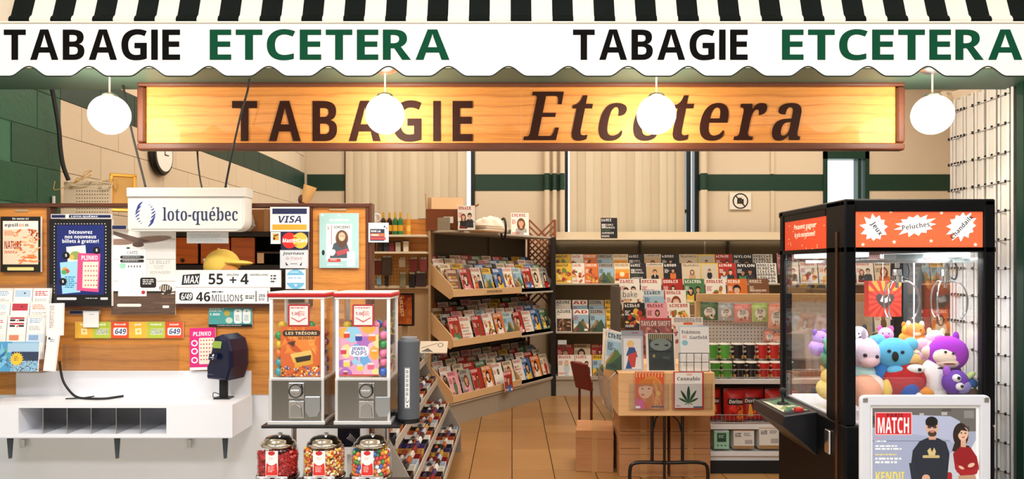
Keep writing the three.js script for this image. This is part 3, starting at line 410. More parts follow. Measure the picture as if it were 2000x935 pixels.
sheet('counter_sign', 'white counter card with navy and red lettering at the booth corner', 'sign', [720, 435, 759, 473], 3.48, 0.008, 200, (c, w, h) => { blk(c, 0, 0, w, h, '#efefee'); rrect(c, w * 0.08, h * 0.32, w * 0.72, h * 0.6, 6, '#252b3c'); txt(c, 'VIVE LA', w * 0.12, h * 0.48, 27, '#fff'); rrect(c, w * 0.1, h * 0.54, w * 0.72, h * 0.16, 3, '#e46a4a'); rrect(c, w * 0.1, h * 0.73, w * 0.76, h * 0.14, 3, '#b04a4e'); txt(c, 'PRESSE', w * 0.14, h * 0.67, 22, '#fff'); oval(c, w * 0.8, h * 0.2, 9, 12, '#4a5064', 0.4); oval(c, w * 0.9, h * 0.28, 7, 9, '#c6505a'); });
// clear tray on the panel, cable on the ledge
{
  const r = R(128, 672, 350, 722, 3.47), t = thing('acrylic_tray', 'long clear acrylic leaflet tray fixed low on the oak panel', 'tray', [r.x, r.y, -3.47]);
  obj('front', bx(r.w, r.h, 0.003, 0, 0, 0.02), M.acrylic, t); obj('floor', bx(r.w, 0.003, 0.02, 0, -r.h / 2, 0.008), M.acrylic, t); for (const q of [-1, 1]) obj('end', bx(0.003, r.h, 0.022, q * r.w / 2, 0, 0.008), M.acrylic, t);
  const K = (a, b, z) => [X(a, z), Y(b, z), -z];
  const c = thing('loose_cable', 'loose black cable hanging from the brochure stand onto the white ledge', 'cable', [0, 0, 0]);
  obj('cord', tube([K(116, 705, 3.46), K(119, 726, 3.46), K(124, 745, 3.45), K(135, 762, 3.44), [X(150, 3.4), 0.95, -3.4], [X(176, 3.36), 0.95, -3.36], [X(205, 3.36), 0.95, -3.36], [X(228, 3.4), 0.95, -3.4], [X(241, 3.42), 0.951, -3.42]], 0.0055, 80, 8), M.rubber, c);
  obj('side_strand', tube([[X(128, 3.36), 0.949, -3.36], [X(160, 3.38), 0.949, -3.38], [X(184, 3.42), 0.95, -3.42]], 0.003, 30, 6), M.rubber, c);
}
// ticket scanner on a pole
{
  const t = thing('ticket_scanner', 'navy ticket checking scanner on a short black pole at the ledge end', 'scanner', [X(437, 3.4), 0.944, -3.4]);
  obj('base_plate', rb(0.075, 0.006, 0.06, 0, 0.003, 0, 0.002), M.black, t);
  obj('pole', [rb(0.034, 0.115, 0.026, 0, 0.06, 0, 0.004), bx(0.006, 0.06, 0.034, 0.01, 0.05, 0)], M.blackMatte, t);
  const pts = [[-0.05, 0], [0.055, 0], [0.075, 0.05], [0.07, 0.12], [0.05, 0.165], [0.01, 0.18], [-0.015, 0.172], [-0.045, 0.06], [-0.055, 0.04]];
  const hd = obj('head', new THREE.ExtrudeGeometry(shapeOf(pts.map(([a, b]) => [a * 0.8, b])), { depth: 0.1, bevelEnabled: true, bevelSize: 0.012, bevelThickness: 0.025, bevelSegments: 4 }).translate(0, 0, -0.05).rotateY(-0.25), mat(0x0a1234, 0.3), t); hd.position.set(0.012, 0.105, 0); hd.rotation.z = -0.04;
  const face = new THREE.Group(); face.name = 'front_face'; face.position.set(-0.012, 0.2, 0.088); face.rotation.set(-0.2, -0.22, -0.08); t.add(face);
  obj('screen', rb(0.044, 0.032, 0.004, 0.006, 0.056, -0.004, 0.004), mat(0x8ba84a, 0.25), face);
  const pr = print(96, 64, (c, w, h) => { blk(c, 0, 0, w, h, '#0a1234'); poly(c, [[40, 6], [58, 4], [54, 26], [38, 28]], '#fff'); small(c, 14, 36, 70, 10, 1, '#fff'); oval(c, 48, 54, 6, 5, '#c8cde0'); }); obj('emblem', printBox(0.042, 0.028, 0.002, pr, { side: [0.02, 0.02] }).translate(0, 0.0, 0.003), pr.mat, face);
  obj('lower_lip', rb(0.1, 0.022, 0.1, 0.0, 0.112, 0.02, 0.008), mat(0x121a40, 0.3), t);
  obj('coil_wire', tube([[-0.01, 0.02, 0.015], [-0.04, 0.028, 0.015], [-0.042, 0.01, 0.016], [-0.015, 0.006, 0.02]], 0.0018, 24, 6), M.rubber, t);
}
// brochure stand with each leaflet
{
  const t = thing('brochure_stand', 'clear tiered brochure stand at the far left of the ledge', 'stand', [X(45, 3.4), Y(725, 3.4), -3.4]), w = 0.34;
  obj('back', bx(w, 0.4, 0.003, -0.04, 0.2, -0.045), M.acrylic, t); obj('foot', bx(w, 0.004, 0.12, -0.04, 0.002, 0), M.acrylic, t);
  for (const q of [-0.2, 0.12]) obj('side', prism([[0.05, 0], [-0.06, 0], [-0.06, 0.38], [-0.03, 0.38]], 0.003).rotateY(-Math.PI / 2).translate(q - 0.01, 0, 0), M.acrylic, t);
  const tilt = -0.12, cols = [[-0.125, '#f4f0ea'], [-0.035, '#f2f3f5'], [0.055, '#f7f5f0']];
  const names = ['left', 'middle', 'right'], rows = ['back', 'second', 'third', 'front'];
  const art = [['#e9e4da', '#8fb0d8', '#d9e6f2'], ['#f4f1ec', '#b9d3ea', '#f0eeea'], ['#f5eee8', '#c23a4a', '#eceae6'], ['#f3efe8', '#e28a6a', '#f6f1ea']];
  for (let r = 0; r < 3; r++) for (let k = 0; k < 3; k++) {
    const o = obj('brochure', printBox(0.086, 0.2, 0.004, print(110, 250, (c, W, H) => {
      const [bg, a, b] = art[(r + k) % 4]; blk(c, 0, 0, W, H, '#f6f5f2'); blk(c, 0, 0, W, H * 0.06, bg);
      if (k === 1 && r < 2) { blk(c, 10, 12, W - 20, 40, a); oval(c, W * 0.6, 30, 5, 5, '#345'); } else if (k === 1) { for (const q of [12, 44]) { blk(c, 14, q, W - 28, 9, '#b82f45'); blk(c, 14, q + 12, 30, 10, '#16161a'); blk(c, W - 44, q + 12, 30, 10, '#16161a'); poly(c, [[50, q + 22], [66, q + 10], [60, q + 24]], '#c0394d'); } } else { small(c, 14, 18, W - 30, 30, 3, a); small(c, 14, 62, W - 30, 26, 3, '#b9b4ae'); }
      blk(c, 8, H * 0.42, W - 16, H * 0.2, b); blk(c, 16, H * 0.45, W * 0.5, H * 0.12, a); small(c, 14, H * 0.7, W - 28, H * 0.2, 5, '#c9a89a');
    })), page.mat); o.position.set(t.position.x + cols[k][0] + 0.01, t.position.y + 0.282 - r * 0.062, t.position.z - 0.03 + r * 0.02); o.rotation.x = tilt;
    tag(o, `${names[k]} white brochure in the ${rows[r]} row of the clear stand`, 'brochure', 'brochures in the stand');
  }
  sheet('travel_brochure', 'wide blue landscape brochure with a yellow burst at the front of the stand', 'brochure', [-30, 667, 76, 725], 3.32, 0.006, 330, (c, w, h) => { blk(c, 0, 0, w, h, '#8fc0e0'); blk(c, 0, 0, w * 0.5, h, '#4f9fd0'); for (let i = 0; i < 30; i++) poly(c, [[rr(0, w * 0.45), rr(0, h)], [rr(0, w * 0.45), rr(0, h)], [rr(0, w * 0.45), rr(0, h)]], ['#3a86c0', '#7cc0e4', '#5ab09a', '#2f6ea4'][i % 4]); blk(c, w * 0.42, h * 0.06, w * 0.58, h * 0.3, '#a9cbe6'); blk(c, w * 0.5, h * 0.34, w * 0.5, h * 0.3, '#2c3c58'); for (let i = 0; i < 160; i++) blk(c, w * rr(0.4, 1), h * rr(0.55, 1), rr(2, 8), rr(2, 7), ['#5c5450', '#3a3836', '#85786e', '#2c3440'][i % 4]); c.save(); c.translate(w * 0.6, h * 0.58); c.fillStyle = '#f2c63c'; c.beginPath(); for (let i = 0; i < 32; i++) { const q = i * Math.PI / 16, r = i % 2 ? 32 : 44; c.lineTo(Math.cos(q) * r, Math.sin(q) * r); } c.fill(); c.restore(); small(c, w * 0.55, h * 0.48, w * 0.1, h * 0.18, 3, '#a0682a'); }, { lean: -0.1 });
  sheet('brochure', 'white folded brochure bowing out of the right side pocket of the stand', 'brochure', [92, 592, 124, 655], 3.38, 0.012, 90, (c, w, h) => { blk(c, 0, 0, w, h, '#f3f1ee'); small(c, w * 0.2, h * 0.08, w * 0.3, h * 0.7, 14, '#a58e8e'); }, { lean: -0.1, roll: 0.03, group: 'brochures in the stand' });
  sheet('brochure', 'narrow white brochure low in the right side pocket of the stand', 'brochure', [90, 652, 112, 724], 3.36, 0.012, 80, (c, w, h) => { blk(c, 0, 0, w, h, '#f0eef0'); blk(c, w * 0.14, h * 0.1, w * 0.16, h * 0.06, '#333'); small(c, w * 0.3, h * 0.14, w * 0.4, h * 0.1, 2, '#99a'); }, { lean: -0.1, roll: -0.06, group: 'brochures in the stand' });
}
// inside the hatch: cabinet, carton, cap, pegboard, clutter
{
  const Z = 4.6, q = (a) => X(a, Z), v = (a) => Y(a, Z), cb = thing('back_cabinet', 'dark wooden cabinet with brown doors inside the booth hatch', 'cabinet', [0, 0, -Z]);
  obj('carcass', [span(q(300), q(560), 0, v(533), -0.4, -0.02), span(q(300), q(560), v(462), v(452), -0.4, 0), span(q(300), q(316), v(533), v(452), -0.4, -0.01), span(q(550), q(560), v(533), v(452), -0.4, 0), span(q(300), q(560), v(533), v(452), -0.4, -0.39), span(q(300), q(560), v(535), v(517), -0.4, 0.004)], mat(0x1c0f0c, 0.5), cb);
  for (const [a, b] of [[318, 387], [393, 449], [452, 498]]) { const d = obj('door', rb(q(b) - q(a), v(464) - v(515), 0.02, (q(a) + q(b)) / 2, (v(464) + v(515)) / 2, 0, 0.004), wood(oakT, 0.8, 0.5, { color: 0xdca878 }), cb); if (a !== 452) obj('knob', ball(0.012, q(a) + (a < 340 ? 0.13 : 0.03), v(508), 0.018), a < 340 ? M.rubber : M.white, d); }
  obj('shelf', bx(q(560) - q(498), 0.012, 0.36, (q(560) + q(498)) / 2, v(493), -0.2), mat(0x3c1a12, 0.5), cb);
  const c = thing('carton', 'brown cardboard carton on the cabinet inside the hatch', 'box', [q(512), v(452), -Z - 0.12]); obj('body', rb(0.21, 0.14, 0.2, 0, 0.07, 0, 0.004), M.card, c); obj('tape', bx(0.03, 0.142, 0.202, 0.02, 0.0705, 0), mat(0xc69a66, 0.4), c);
  const tk = obj('price_tag', rb(S(13, Z), S(20, Z), 0.004, q(510), v(504), -Z + 0.01, 0.001), M.cardIn); tag(tk, 'small cream tag standing on the dark shelf beside the cap', 'tag');
  const bag = thing('clear_bag', 'crumpled clear plastic bag beside the carton inside the hatch', 'bag', [q(482), v(452), -Z + 0.02]); { const g = new THREE.IcosahedronGeometry(0.055, 3), p = g.attributes.position; for (let i = 0; i < p.count; i++) { const k = 1 + noise.noise(p.getX(i) * 40, p.getY(i) * 40, p.getZ(i) * 40) * 0.4; p.setXYZ(i, p.getX(i) * k, Math.max(-0.05, p.getY(i) * k * 1.1) + 0.05, p.getZ(i) * k * 0.7); } g.computeVertexNormals(); obj('film', g, new THREE.MeshPhysicalMaterial({ color: 0xe8e8e8, transmission: 0.7, roughness: 0.2, thickness: 0 }), bag); }
  // yellow cap resting on the jackpot board
  const cap = thing('baseball_cap', 'yellow baseball cap lying on top of the 55 + 4 board', 'cap', [X(440, 3.56), Y(525, 3.56), -3.56], 0.1), ym = mat(0xdfbb52, 0.85, { sheen: 0.3 });
  obj('crown', new THREE.SphereGeometry(0.08, 32, 18, 0, 7, 0, 1.9).scale(1.06, 1.02, 0.95).rotateZ(0.22).translate(-0.015, 0.014, 0), ym, cap);
  obj('visor', (() => { const g = new THREE.SphereGeometry(0.075, 28, 14).scale(0.95, 0.17, 0.9).rotateZ(-0.04); return g.translate(0.062, 0.03, 0.02); })(), ym, cap);
  obj('button', ball(0.007, -0.032, 0.094, 0), ym, cap); obj('lining', ball(0.05, 0.02, -0.005, 0.05, 1.1, 0.7, 0.5), mat(0xc98a44, 0.8), cap);
  // pegboard, gold frame and wires above the rail on the left
  const pb = thing('pegboard', 'cream pegboard panel behind the navy lottery poster', 'pegboard', [X(172, 3.9), Y(392, 3.9), -3.9]);
  obj('panel', rb(0.25, 0.2, 0.012, 0, 0, 0, 0.002), mat(0xe6d6bc, 0.6), pb); const hole = cylZ(0.0028, 0.002, 0, 0, 0, 6); for (let i = 0; i < 13; i++) for (let j = 0; j < 7; j++) { const h = obj('hole', hole, M.blackMatte, pb); h.position.set(-0.055 + i * 0.0135, -0.06 + j * 0.0185, 0.0062); }
  const gf = thing('gilt_frame', 'small gilt picture frame leaning behind the booth rail', 'picture frame', [X(240, 3.95), Y(405, 3.95), -3.95]); gf.rotation.set(-0.15, 0.5, 0.06); const gm = mat(0xd39a33, 0.35, { metalness: 0.4 });
  for (const s of [-1, 1]) { obj('frame_side', rb(0.018, 0.2, 0.014, s * 0.055, 0.08, 0, 0.004), gm, gf); obj('frame_side', rb(0.128, 0.018, 0.014, 0, 0.08 + s * 0.095, 0, 0.004), gm, gf); } obj('backing', bx(0.1, 0.18, 0.004, 0, 0.08, -0.004), mat(0xe0b060, 0.6), gf);
  const wm = [mat(0xd8b06a, 0.5), mat(0xe7dcc4, 0.5), M.rubber]; for (let i = 0; i < 5; i++) { const bx0 = X(130 + i * 20, 3.88), by = Y(362 - (i % 3) * 6, 3.88), p = []; for (let k = 0; k < 7; k++) p.push([bx0 + rr(-0.06, 0.09), by + rr(-0.03, 0.05), -3.87 + rr(-0.03, 0.03)]); tag(obj('tangled_wire', tube(p, 0.0022, 50, 5), wm[i % 7 === 6 ? 2 : i % 2]), 'thin tangled wire behind the booth rail by the green wall', 'wire', 'tangle of wires'); }
  const ck = thing('wall_clock', 'round black rimmed clock on the cream block wall', 'clock', [LW + 0.03, Y(302, 5.2), -5.2], Math.PI / 2); obj('rim', new THREE.TorusGeometry(0.13, 0.02, 12, 36), M.black, ck); obj('body', cylZ(0.135, 0.05, 0, 0, 0.0, 32), M.black, ck); obj('dial', cylZ(0.118, 0.004, 0, 0, 0.027, 32), M.paper, ck); obj('hand', [bx(0.006, 0.08, 0.003, 0, 0.035, 0.031), bx(0.06, 0.006, 0.003, 0.025, 0, 0.031)], M.black, ck);
  const vs = thing('paper_cone', 'rolled tan paper cone leaning on the booth top rail', 'paper roll', [X(597, 3.55), Y(398, 3.55), -3.55]); obj('roll', new THREE.CylinderGeometry(0.032, 0.02, 0.085, 16, 1, true).rotateZ(-0.3).translate(0.01, 0.045, 0), mat(0xc79a5e, 0.8, { side: THREE.DoubleSide }), vs); obj('collar', ball(0.018, -0.018, 0.02, 0, 1, 1.4, 1), mat(0x4a2014, 0.6), vs);
}

// ---------- capsule vendors and candy jars on one stand ----------
const VZ = 3.0, CAPS = [['red', 0xc8202c], ['yellow', 0xe9c52e], ['blue', 0x2a62c0], ['green', 0x2c9a4c], ['pink', 0xe77ba4], ['orange', 0xe8772a], ['white', 0xefeee6], ['teal', 0x35a7b0], ['purple', 0x5b3c94]];
{
  const st = thing('vending_stand', 'black steel stand carrying two capsule vendors above three candy jars', 'stand', [X(645, VZ), FL, -VZ - 0.1]), sy = Y(829, VZ) - FL;
  obj('upper_tray', rb(0.56, 0.012, 0.235, 0.005, sy - 0.006, 0, 0.003), M.black, st);
  for (const q of [-0.2, 0.2]) { obj('pole', cyl(0.011, 0.011, sy - 0.012, q, (sy - 0.012) / 2, -0.08, 14), M.steel, st); obj('foot', rb(0.06, 0.02, 0.4, q, 0.01, 0, 0.006), M.black, st); }
  const jy = Y(936, 2.96) - FL - 0.055; obj('lower_tray', rb(0.6, 0.012, 0.24, 0.0, jy - 0.006, 0.03, 0.003), M.black, st);
  const spec = [[527, 632, 'pirate', 'treasure chest card'], [656, 761, 'jewel', 'fruit gem card']];
  spec.forEach(([a, b, kind, card], n) => {
    const w = S(b - a, VZ), h = S(257, VZ), d = 0.21, t = thing('capsule_vendor', `red topped glass capsule vendor with ${card}, ${n ? 'right' : 'left'} one of the pair`, 'vending machine', [(X(a, VZ) + X(b, VZ)) / 2, Y(828, VZ), -VZ - d / 2], 0, 'capsule vending machines');
    const yg = S(828 - 740, VZ), yl = S(828 - 580, VZ), fr = 0.009, f = d / 2;
    obj('base', [rb(w, yg - 0.008, d, 0, yg / 2 + 0.002, 0, 0.004)], mat(0x9b9a98, 0.16, { metalness: 1 }), t);
    obj('base_frame', [rb(w + 0.016, 0.016, d + 0.012, 0, 0.006, 0.003, 0.003), rb(w + 0.006, 0.012, d + 0.006, 0, yg, 0, 0.003), rb(0.012, yg, 0.012, -w / 2 + 0.003, yg / 2, f, 0.003), rb(0.012, yg, 0.012, w / 2 - 0.003, yg / 2, f, 0.003)], mat(0xe6e6e8, 0.25, { metalness: 0.6 }), t);
    for (const i of [-1, 1]) for (const k of [-1, 1]) obj('corner_post', rb(0.013, yl - yg, 0.013, i * (w / 2 - 0.005), (yl + yg) / 2, k * (f - 0.005), 0.002), M.white, t);
    obj('lid', [rb(w + 0.02, 0.016, d + 0.02, 0, yl + 0.008, 0, 0.005)], M.red, t); obj('lid_trim', rb(w + 0.012, 0.006, d + 0.012, 0, yl + 0.018, 0, 0.002), mat(0xe9e4e2, 0.3), t); obj('lid_edge', rb(w + 0.01, 0.008, d + 0.01, 0, yl - 0.004, 0, 0.002), mat(0xe9e4e2, 0.3), t);
    const gh = yl - yg - 0.012, gy = (yl + yg) / 2; obj('glass_front', bx(w - 0.024, gh, 0.003, 0, gy, f - 0.005), M.pane, t); obj('glass_back', bx(w - 0.024, gh, 0.003, 0, gy, -f + 0.005), M.pane, t); for (const i of [-1, 1]) obj('glass_side', bx(0.003, gh, d - 0.024, i * (w / 2 - 0.005), gy, 0), M.pane, t);
    // coin mechanism
    const cx = w * 0.02 + (n ? 0.012 : -0.004), plate = obj('coin_plate', rb(0.064, 0.064, 0.008, cx, yg - 0.046, f + 0.004, 0.003), M.chrome, t);
    obj('dial', [cylZ(0.026, 0.012, cx, yg - 0.046, f + 0.012, 28)], M.steel, plate); obj('dial_rim', new THREE.TorusGeometry(0.026, 0.0025, 8, 28).translate(cx, yg - 0.046, f + 0.018), M.wire, plate); obj('turn_handle', rb(0.04, 0.01, 0.014, cx, yg - 0.044, f + 0.024, 0.004), M.chrome, plate); obj('coin_slot', rb(0.004, 0.014, 0.004, cx + 0.022, yg - 0.026, f + 0.009, 0.001), M.black, plate);
    const chute = obj('chute_door', rb(0.062, 0.07, 0.008, cx, yg - 0.122, f + 0.004, 0.003), M.chrome, t); obj('chute_flap', prism([[-0.024, -0.028], [0.024, -0.028], [0.02, 0.012], [0, 0.026], [-0.02, 0.012]], 0.006, 0.001).translate(cx, yg - 0.124, f + 0.008), mat(0xbfc0c4, 0.2, { metalness: 1 }), chute);
    obj('side_flap', prism([[-0.028, 0.04], [0.028, 0.04], [0.028, -0.012], [0.016, -0.036], [-0.014, -0.038], [-0.028, -0.016]], 0.006, 0.002).translate(cx + 0.066, yg - 0.112, f + 0.002), mat(0xb8bec4, 0.22, { metalness: 0.9 }), t);
    // price card and picture card behind the glass
    const pc = print(120, 128, (c, W, H) => { rrect(c, 0, 0, W, H, 10, '#b8242a'); blk(c, 10, 10, W - 20, H - 20, '#f6ece8'); small(c, 16, 18, W - 32, 10, 1, '#c0454a'); txt(c, '1.00', 18, 62, 24, '#c0282e'); blk(c, W / 2, 36, 3, 36, '#c0454a'); small(c, 66, 40, 34, 28, 3, '#d88'); poly(c, [[14, 76], [W - 14, 76], [W / 2, 104]], '#d9545a'); poly(c, [[24, 76], [W - 24, 76], [W / 2, 96]], '#f6ece8'); });
    obj('price_card', printBox(0.088, 0.09, 0.002, pc, { side: [0.02, 0.5] }).translate(n ? -0.0 : 0.006, yl - 0.075, f - 0.009), pc.mat, t);
    const art = print(300, 360, (c, W, H) => {
      if (!n) {
        blk(c, 0, 0, W, H, '#d9692a'); for (let i = 0; i < 26; i++) poly(c, [[rr(0, W), rr(0, H * 0.6)], [rr(0, W), rr(0, H * 0.6)], [rr(0, W), rr(0, H * 0.6)]], ['#e98a36', '#c9551f', '#f0a347'][i % 3]);
        rrect(c, 16, 30, W - 30, 44, 20, '#3a1a12'); fit(c, 'LES TRÉSORS', 34, 36, W - 70, 26, '#f2e3b8'); txt(c, 'DE PIRATE', W * 0.42, 96, 24, '#2c120c'); poly(c, [[50, 120], [110, 104], [96, 150]], '#4a2a1a');
        poly(c, [[70, 200], [220, 170], [236, 226], [96, 262]], '#e9c469'); poly(c, [[96, 228], [232, 208], [236, 270], [104, 300]], '#dca637'); poly(c, [[104, 226], [222, 206], [216, 244], [118, 262]], '#2c1c18'); for (let i = 0; i < 120; i++) oval(c, rr(0, W), rr(H * 0.8, H), rr(4, 11), rr(4, 9), ['#b23434', '#e9c23a', '#4a63a8', '#efe6d6', '#6b3a20', '#c9682c'][i % 6], rr(0, 3));
      } else {
        blk(c, 0, 0, W, H, '#e9a9c8'); for (let i = 0; i < 20; i++) oval(c, rr(0, W), rr(0, H), rr(30, 70), rr(26, 60), ['#b472c4', '#6db2e6', '#f4b04a', '#f2e19a', '#f6c0d4', '#9ad3ee'][i % 6]);
        for (const [x, y, s, q] of [[60, 60, 46, '#d8452a'], [150, 80, 50, '#2f3f9c'], [250, 80, 54, '#ef7f2c'], [36, 180, 44, '#d63a5a'], [266, 190, 40, '#f0a52e'], [60, 270, 50, '#f2dc6a'], [160, 300, 46, '#f6cf4c'], [240, 290, 50, '#e86a8c'], [50, 340, 34, '#a8344c']]) { rrect(c, x - s / 2, y - s / 2, s, s, 10, q); rrect(c, x - s / 2, y - s / 2, s, s * 0.3, 8, '#f4dfe0'); }
        rrect(c, 78, 140, 150, 80, 36, '#eef2fb'); fit(c, 'JEWEL', 100, 150, 104, 22, '#3a4a9c'); fit(c, 'POPS', 92, 178, 122, 32, '#24408e', { stroke: '#fff', lw: 3 }); blk(c, 0, H - 10, W, 10, '#d9404a');
      }
    });
    obj('picture_card', printBox(n ? 0.162 : 0.168, n ? 0.198 : 0.204, 0.002, art).translate(n ? -0.018 : 0.016, yg + 0.112, f - 0.009), art.mat, t);
    // capsules piled inside
    const R0 = 0.0185, g = new THREE.SphereGeometry(R0, 16, 12); let c = 0;
    for (let z = 0; z < 4; z++) for (let row = 0; row < 6; row++) for (let col = 0; col < 5; col++) {
      const outer = n ? col >= 3 : col <= 1, end = n ? col === 4 : col === 0, right = col === 4;
      if (!(z === 0 ? end : z === 1 ? outer || row === 5 : right || row === 5)) continue;
      if (row === 5 && rnd() < 0.35) continue;
      const [cn, hex] = CAPS[Math.floor(rnd() * (n ? 5 : 9))], o = obj('toy_capsule', g, mat(hex, 0.3, { clearcoat: 0.5 }));
      o.position.set(t.position.x - 0.078 + col * 0.039 + rr(-0.001, 0.001), t.position.y + yg + 0.026 + row * 0.0372, t.position.z + f - 0.03 - z * 0.038 - (row % 2) * 0.003);
      tag(o, `round ${cn} toy capsule inside the ${n ? 'right' : 'left'} glass vendor with ${card}`, 'capsule', `toy capsules in the ${n ? 'right' : 'left'} vendor`); c++;
    }
  });
  // grey canister on the right of the vendors
  const gc = thing('grey_canister', 'dark grey rounded plastic canister with a vertical lettered label beside the vendors', 'canister', [X(797, 3.08), Y(826, 3.08), -3.08 - 0.02]), gh = S(168, 3.08);
  obj('body', lathe([[0, 0], [0.042, 0], [0.046, 0.006], [0.046, gh * 0.94], [0.043, gh * 0.965], [0.034, gh * 0.975]], 32), mat(0x4d5157, 0.55), gc); obj('cap', lathe([[0.036, gh * 0.97], [0.034, gh * 0.99], [0.028, gh], [0, gh]], 32), mat(0x585c62, 0.5), gc); obj('base_ring', lathe([[0.047, 0.002], [0.048, 0.012], [0.0465, 0.02]], 32), M.black, gc);
  const gl = print(60, 240, (c, w, h) => { rrect(c, 0, 0, w, h, 6, '#e4e4e4'); c.strokeStyle = '#333'; c.lineWidth = 3; c.strokeRect(4, 4, w - 8, h - 8); for (let i = 0; i < 6; i++) headline(c, 16, 16 + i * 26, 28, 18, '#3a3a3c'); c.lineWidth = 5; c.strokeStyle = '#333'; c.beginPath(); c.arc(30, 190, 14, 0, 4.5); c.stroke(); oval(c, 30, 224, 7, 6, '#333'); });
  { const g = new THREE.CylinderGeometry(0.0468, 0.0468, gh * 0.47, 12, 1, true, -0.24, 0.48), u = g.attributes.uv, [a, b, c2, e] = gl.r; for (let i = 0; i < u.count; i++) u.setXY(i, a + (c2 - a) * u.getX(i), b + (e - b) * u.getY(i)); obj('label', g.translate(0, gh * 0.42, 0), gl.mat, gc); }
  obj('bracket', rb(0.03, 0.05, 0.06, -0.05, 0.02, -0.03, 0.004), M.black, gc);
  // jars
  const jz = 2.98, jars = [[538.5, 'red candy', 'red gumdrop candy'], [629.5, 'mixed candy', 'yellow and red mixed candy'], [722, 'gumball', 'coloured gumballs']];
  jars.forEach(([px, kind, fill], n) => {
    const t = thing('candy_jar', `round glass vending jar of ${fill} under the ${['left end', 'middle', 'right end'][n]} of the vendors`, 'jar', [X(px, jz), jy + FL, -jz - 0.03], 0, 'candy vending jars'), base = 0.055 + S(0, jz), r = 0.082, top = Y(870, jz) - jy - FL;
    obj('base', lathe([[0, 0], [0.07, 0], [0.074, 0.01], [0.072, base - 0.01], [r + 0.004, base], [r + 0.004, base + 0.008], [0, base + 0.008]], 32), mat(0x8f8d8a, 0.2, { metalness: 1 }), t);
    obj('glass', lathe([[r - 0.002, base + 0.009], [r, base + 0.02], [r, top - 0.02], [r - 0.006, top - 0.006], [r - 0.022, top]], 36), M.pane, t);
    obj('lid', lathe([[r - 0.014, top - 0.004], [r - 0.012, top + 0.004], [r - 0.016, top + 0.01], [r - 0.024, top + 0.014], [r - 0.026, top + 0.022], [r - 0.036, top + 0.03], [r - 0.044, top + 0.032], [0.02, top + 0.036], [0, top + 0.036]], 36), mat(0xd2cdc2, 0.14, { metalness: 1 }), t); obj('lock', cyl(0.009, 0.011, 0.01, 0.008, top + 0.04, 0, 16), M.chrome, t);
    obj('coin_panel', [rb(0.125, 0.032, 0.02, 0, base + 0.004, r - 0.012, 0.004)], M.chrome, t); for (const q of [-0.04, 0.0, 0.04]) obj('dial', cylZ(0.011, 0.01, q, base + 0.004, r + 0.001, 16), q ? M.white : M.blackMatte, t);
    const lb = print(90, 150, (c, w, h) => { blk(c, 0, 0, w, h, '#d8443c'); rrect(c, 0, 0, w, h, 4, '#f6e9e6'); poly(c, [[8, 74], [w - 8, 74], [w - 2, h - 6], [2, h - 6]], '#d8322e'); small(c, 20, 92, w - 40, 36, 4, '#f4cfc8'); oval(c, w / 2, 46, 40, 40, '#f4f1ee'); oval(c, w / 2, 14, 24, 13, '#c92a2a'); small(c, w * 0.3, 38, w * 0.4, 18, 2, '#e2b3ae'); });
    const g = new THREE.CylinderGeometry(r + 0.0012, r + 0.0012, 0.1, 10, 1, true, -0.3, 0.6), u = g.attributes.uv, [a, b, c2, e] = lb.r; for (let i = 0; i < u.count; i++) u.setXY(i, a + (c2 - a) * u.getX(i), b + (e - b) * u.getY(i)); obj('jar_label', g.translate(0, base + 0.072, 0), lb.mat, t);
    const fillTop = base + [0.095, 0.108, 0.105][n], R1 = r - 0.006;
    if (n < 2) {
      const N = n ? 1500 : 1300, gi = n ? new THREE.SphereGeometry(0.0062, 8, 6).scale(1.5, 0.8, 0.9) : new THREE.CylinderGeometry(0.0045, 0.006, 0.011, 8), im = new THREE.InstancedMesh(gi, mat(0xffffff, 0.35), N), m4 = new THREE.Matrix4(), col = new THREE.Color(), qt = new THREE.Quaternion(), pal = n ? [0xe9c63c, 0xf2e6a8, 0xc93a2c, 0xe07a2c, 0xefe7cf, 0x9c2a26] : [0xb00c14, 0x99060e, 0xc4161c];
      for (let i = 0; i < N; i++) { const an = rr(0, 6.283), ra = R1 * Math.sqrt(i % 3 ? rr(0.72, 0.98) : rr(0, 0.9)), yy = i % 5 === 0 ? fillTop - rr(0, 0.012) + 0.012 * Math.sin(an * 3) : rr(base + 0.014, fillTop); qt.setFromEuler(new THREE.Euler(rr(0, 6), rr(0, 6), rr(0, 6))); m4.compose(V(Math.cos(an) * ra, yy, Math.sin(an) * ra), qt, V(1, 1, 1)); im.setMatrixAt(i, m4); im.setColorAt(i, col.set(pal[Math.floor(rnd() * pal.length)])); }
      im.name = numbered(n ? 'mixed_candy_fill' : 'red_candy_fill'); im.position.copy(t.position); scene.add(im); im.castShadow = im.receiveShadow = true; tag(im, n ? 'loose yellow red and white candy filling the middle jar' : 'loose red gumdrop candy filling the left jar', 'candy'); im.userData.kind = 'stuff';
    } else {
      const gr = 0.0092, gg = new THREE.SphereGeometry(gr, 14, 10);
      for (let l = 0; l < 6; l++) for (const [rad, cnt] of [[R1 - gr + 0.001, 24], [R1 - gr * 3.1, 15]]) for (let k = 0; k < cnt; k++) { if (rad < 0.06 && l < 4) continue; if (l === 5 && rnd() < 0.35) continue; const an = (k + (l % 2) * 0.5) / cnt * 6.283; if (l < 4 && Math.sin(an) < -0.35) continue; const [cn, hex] = CAPS[[0, 1, 2, 3, 5, 6, 3, 5][Math.floor(rnd() * 8)]], o = obj('gumball', gg, mat(hex, 0.25, { clearcoat: 0.6 })); o.position.set(t.position.x + Math.cos(an) * rad, t.position.y + base + 0.018 + l * 0.0168 + (rad < 0.06 ? 0.004 : 0), t.position.z + Math.sin(an) * rad); tag(o, `${cn} gumball in the right hand glass jar`, 'gumball', 'gumballs in the jar'); }
    }
  });
}
